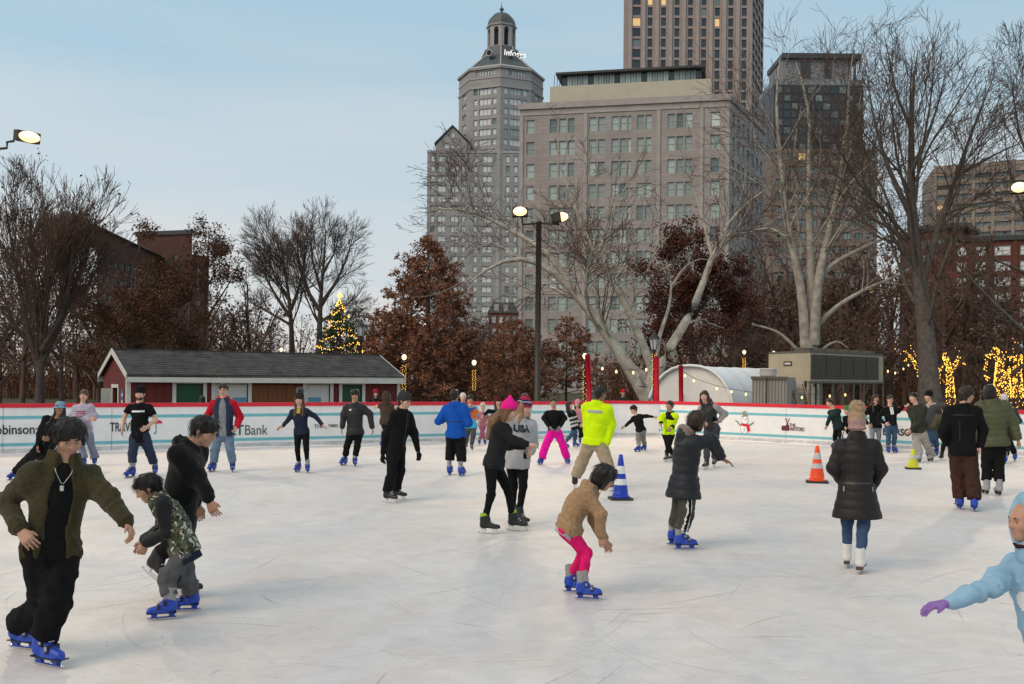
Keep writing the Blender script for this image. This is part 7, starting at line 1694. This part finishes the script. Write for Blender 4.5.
person('person in white knit hat mostly hidden behind the bright blue coat', 1.52, 10, (461,446,0), (465,446,10), (463,398), (463,404), (462,422), (459,420,-.1), (466,420,-.1), T_(K_('grey_coat', (.10,.10,.11))), B_(blk), 'light', None, hat=dict(kind='beanie', m=K_('cream_knit', (.62,.56,.50), 'knit')))
person('toddler in pale furry hat and pink suit by the barrier', 1.10, 15, (479.5,444.5,10), (485,444.5,15), (483,407), (483,412), (482.5,425), (488,420,-.1), (478,420,-.1), T_(K_('pink_suit', (.45,.20,.24)), ease=.04, hem=.06, collar=.03), B_(K_('pink_trouser', (.38,.12,.20)), REG), 'light', None, hat=dict(kind='beanie', m=K_('furry_cream', (.60,.50,.42), 'fur'), smooth=1), child=True, hd=.20)
person('person with dark reddish hair in black top, partly hidden behind the pink hat', 1.55, 20, (495,448,10), (502,448,15), (497.5,402), (498.5,409), (500,426), (506,421,-.05), (484,415,-.2), T_(blk, SW), B_(jeans, REG), 'light', ('long', 'dbrown'), LE=(508,416,.1), RE=(489,411,-.1), hat=dict(kind='beanie', m=K_('wine_knit', (.10,.015,.02), 'knit')))
person('woman in black sweater and wide hot pink trousers, feet apart', 1.54, -8, (567.5,464,20), (540.5,464.5,-30), (553.5,402.5), (554,410.5), (554.5,432), (560,427,-.22), (549.5,427,-.22),
       T_(blk, SW, ease=.03, hem=.02), B_(K_('magenta', (.85,.01,.36)), LOOSE, ease=.028, rk=.072, rh=.075, hem=-.02), 'tan', ('tail', 'dbrown'), LE=(565,418,.0), RE=(543.5,418,.0), glove=K_('grey_glove', (.25,.22,.24), 'knit'))
def bands(c): pass
person('child in black and white patterned sweater bending by the barrier', 1.30, 60, (566,448,50), (576,447,60), (569.5,405), (571,411), (575,426), (580,424,-.1), (578,425,.1), T_(blk, SW, ease=.035, m2=[K_('pattern_white', (.5,.5,.5), 'knit')], bands=[(.15,.27,1),(.4,.5,1),(.62,.72,1)]), B_(jeans, REG), 'light', ('long', 'dbrown'), child=True)
person('small child in pale pink coat and hat behind the patterned sweater', 1.25, -20, (580,444,0), (585,444,0), (577.5,404), (578,409), (580,424), (585,420,-.1), (575,420,-.1), T_(K_('rose_coat', (.50,.20,.25)), ease=.04, collar=.03), B_(blk, REG), 'light', ('long', 'dbrown'), hat=dict(kind='beanie', m=K_('rose_knit', (.62,.25,.32), 'knit')), child=True)
# ---------------------------------------------------------------- near the barrier, right
person('boy in black sweatshirt and dark cap balancing with arms stretched, before the gate', 1.32, -42, (643.5,450.5,-50), (637.5,452,-55), (633.5,409.5), (636.5,415), (641,430), (653,417,-.1), (625,426.5,.12),
       T_(blk, SW, ease=.028, hem=.04), B_(K_('ash_trouser', (.20,.195,.19)), REG, ease=.026), 'light', ('short', 'black'), hat=dict(kind='cap', m=K_('dark_cap', (.05,.012,.016)), name='cap'), hh=-70, hp=14, child=True, LP=((1,.2,.1),), RP=((-1,0,-.4),), LE=(646,416,-.08), RE=(631,421,.08))
person('woman with hair tied back in yellow and black jacket, behind the charcoal coat', 1.53, -42, (666,462,-30), (671,461,-30), (669.5,405.5), (670,413), (668.5,434), (671,428,-.15), (661,424,-.2),
       T_(hv, ease=.045, hem=.03, collar=.05, m2=[blk], bands=[(.74,1.2,1)], gco=1), B_(blk, REG), 'tan', ('bun', 'dbrown'), hh=-50, skate='black', LE=(675,421,.05), RE=(661,418,-.1))
person('woman in dark vest over grey sleeves, standing behind the charcoal coat', 1.72, -30, (714,467,-20), (705.5,469.5,-35), (704.5,396), (707.5,404.5), (711.5,428), (717,422,-.05), (704,424,-.1),
       T_(K_('vest_dark', (.020,.020,.022), 'nylon'), ease=.035, hem=.02, collar=.05, m2=[K_('sleeve_grey', (.32,.30,.30))], gs=1), B_(K_('trouser_charcoal', (.052,.054,.060)), REG), 'light', ('long', 'dbrown'), skate='black', hh=-25)
teal = K_('dark_teal', (.014,.030,.032))
person('man in dark teal jacket skating left along the boards, side-striped trousers', 1.60, -58, (840,449,-50), (834,448,-60), (829.5,402.5), (833.5,409.5), (838.5,427), (827,425.5,-.08), (842,428,.15), T_(teal, ease=.035, hem=.04, collar=.03), B_(blk, REG, stripe=1, m2=[K_('stripe_white', (.62,.62,.60)), blk]), 'light', ('short', 'dbrown'), hh=-66, hp=8, LE=(829.5,418,-.08))
person('child in green knit hat behind the long black coat', 1.34, -40, (851,449,-40), (856,449,-40), (847,410.5), (849,416), (851,430), (854,428,-.1), (845,428,-.1), T_(blk, ease=.035, collar=.03), B_(blk, REG), 'light', None, hat=dict(kind='beanie', m=K_('grass_knit', (.03,.22,.05), 'knit')), child=True, hh=-55)
person('woman in black jacket and pale jeans by the boards, hand raised to her face', 1.70, 6, (879,451.5,8), (871.5,451.5,-8), (875.5,398.5), (875,406), (875.5,426), (877.5,404,-.2), (868,424,-.05), T_(blk, ease=.035, hem=.05, collar=.03), B_(jeansg, LEG, ease=.012), 'tan', ('long', 'dbrown'), LE=(883.5,411,-.08))
def scarfw(c): print_patch(c, .09, .2, white_ink, .80, 0., name='white_scarf')
person('woman with dark glasses in black jacket and blue jeans pointing right', 1.68, 2, (895,453,8), (888.5,453,-8), (890,399.5), (890,407), (891,425), (904,406.5,-.05), (885,423,-.05), T_(blk, ease=.03, hem=.02, collar=.04, m2=[K_('red_trim', (.35,.015,.03))]), B_(jeans, REG, ease=.012), 'light', ('tail', 'dbrown'), glasses=True, LE=(898.5,411,-.02), LP=((1,0,.1),), extra=scarfw)
person('man in olive jacket and pale grey trousers beside the lime cone, facing left', 1.76, -52, (930.5,461.5,-50), (918.5,462.5,-45), (913.5,397.5), (916.5,406.5), (918.5,430), (911.5,430,-.12), (919,424,.2), T_(K_('olive_shell', (.035,.036,.026)), ease=.045, hem=.07, hood=1), B_(K_('pale_trouser', (.34,.32,.30)), LOOSE, ease=.024, rk=.062, rh=.06), 'light', ('short', 'black'), hh=-60, skate='grey')
person('man in grey hooded jacket and black beanie behind the olive jacket', 1.78, -56, (935.5,456,-50), (929,456.5,-50), (928.5,396.5), (930.5,405.5), (932.5,428), (938,424,.1), (924,428,-.12), T_(K_('grey_shell', (.055,.058,.060)), HD, ease=.045, hem=.04, m2=[K_('hood_pale', (.34,.33,.32))], gh=1), B_(jeans, REG), 'light', ('buzz', 'black'), hat=dict(kind='beanie', m=K_('black_knit', (.012,.012,.013), 'knit')), hh=-64)
person('short-haired youth in khaki jacket, dark trousers, left of the brown trousers', 1.50, 160, (956,458.5,150), (941,460.5,175), (944.5,408), (944,415), (944,434), (938,430,.1), (951,430,.0), T_(K_('khaki_shell', (.085,.072,.045)), ease=.04, hem=.04, collar=.03), B_(blk, LEG, ease=.012), 'light', ('curly', 'dbrown'), hh=165, skate='black')
person('person in white knit hat and dark green jacket, right of the olive quilted jacket', 1.66, 158, (1015,461,150), (1005,463.5,160), (1004.5,400), (1006,408), (1008,428), (1002,424,.1), (1013,426,.0), T_(K_('forest', (.020,.030,.024), 'nylon'), ease=.045, hem=.07, collar=.05), B_(blk, REG), 'light', None, hat=dict(kind='beanie', m=K_('white_knit2', (.60,.56,.58), 'knit')), hh=140)
# ---------------------------------------------------------------- beyond the barrier
def outside(label, px, py_head, d, ht, top, hat, hair, h=0, skin='light'):
    s = F / d; gy = HZ + (px - 512)*math.tan(ROLL) + (EYE - GZ)*s; hy = py_head
    person(label, ht, h, (px - 3, gy, None) if False else (px + .1*s, gy, h, 0.), (px - .1*s, gy, h, 0.), (px, hy), (px, hy + .20*s), (px, hy + .72*s), (px + .24*s, hy + .75*s, -.1), (px - .24*s, hy + .75*s, -.1), top, B_(blk), skin, hair, hat, 'black', D=d, group='people standing beyond the barrier')
outside('person in red knit hat standing beyond the barrier beside the yellow jacket', 623, 393, 37.5, 1.62, T_(K_('dark_green_coat', (.02,.03,.025))), dict(kind='beanie', m=K_('scarlet_knit', (.55,.02,.03), 'knit')), None, -10)
outside('dark-clothed person in red hood beyond the barrier before the shed\'s right end', 375.5, 393.5, 33.5, 1.55, T_(blk), dict(kind='beanie', m=K_('dark_red_knit', (.28,.02,.04), 'knit')), ('long', 'black'), 20)
outside('dark-haired person beyond the barrier at the shed\'s white door', 202.5, 399, 32.5, 1.45, T_(blk), None, ('long', 'black'), 160)
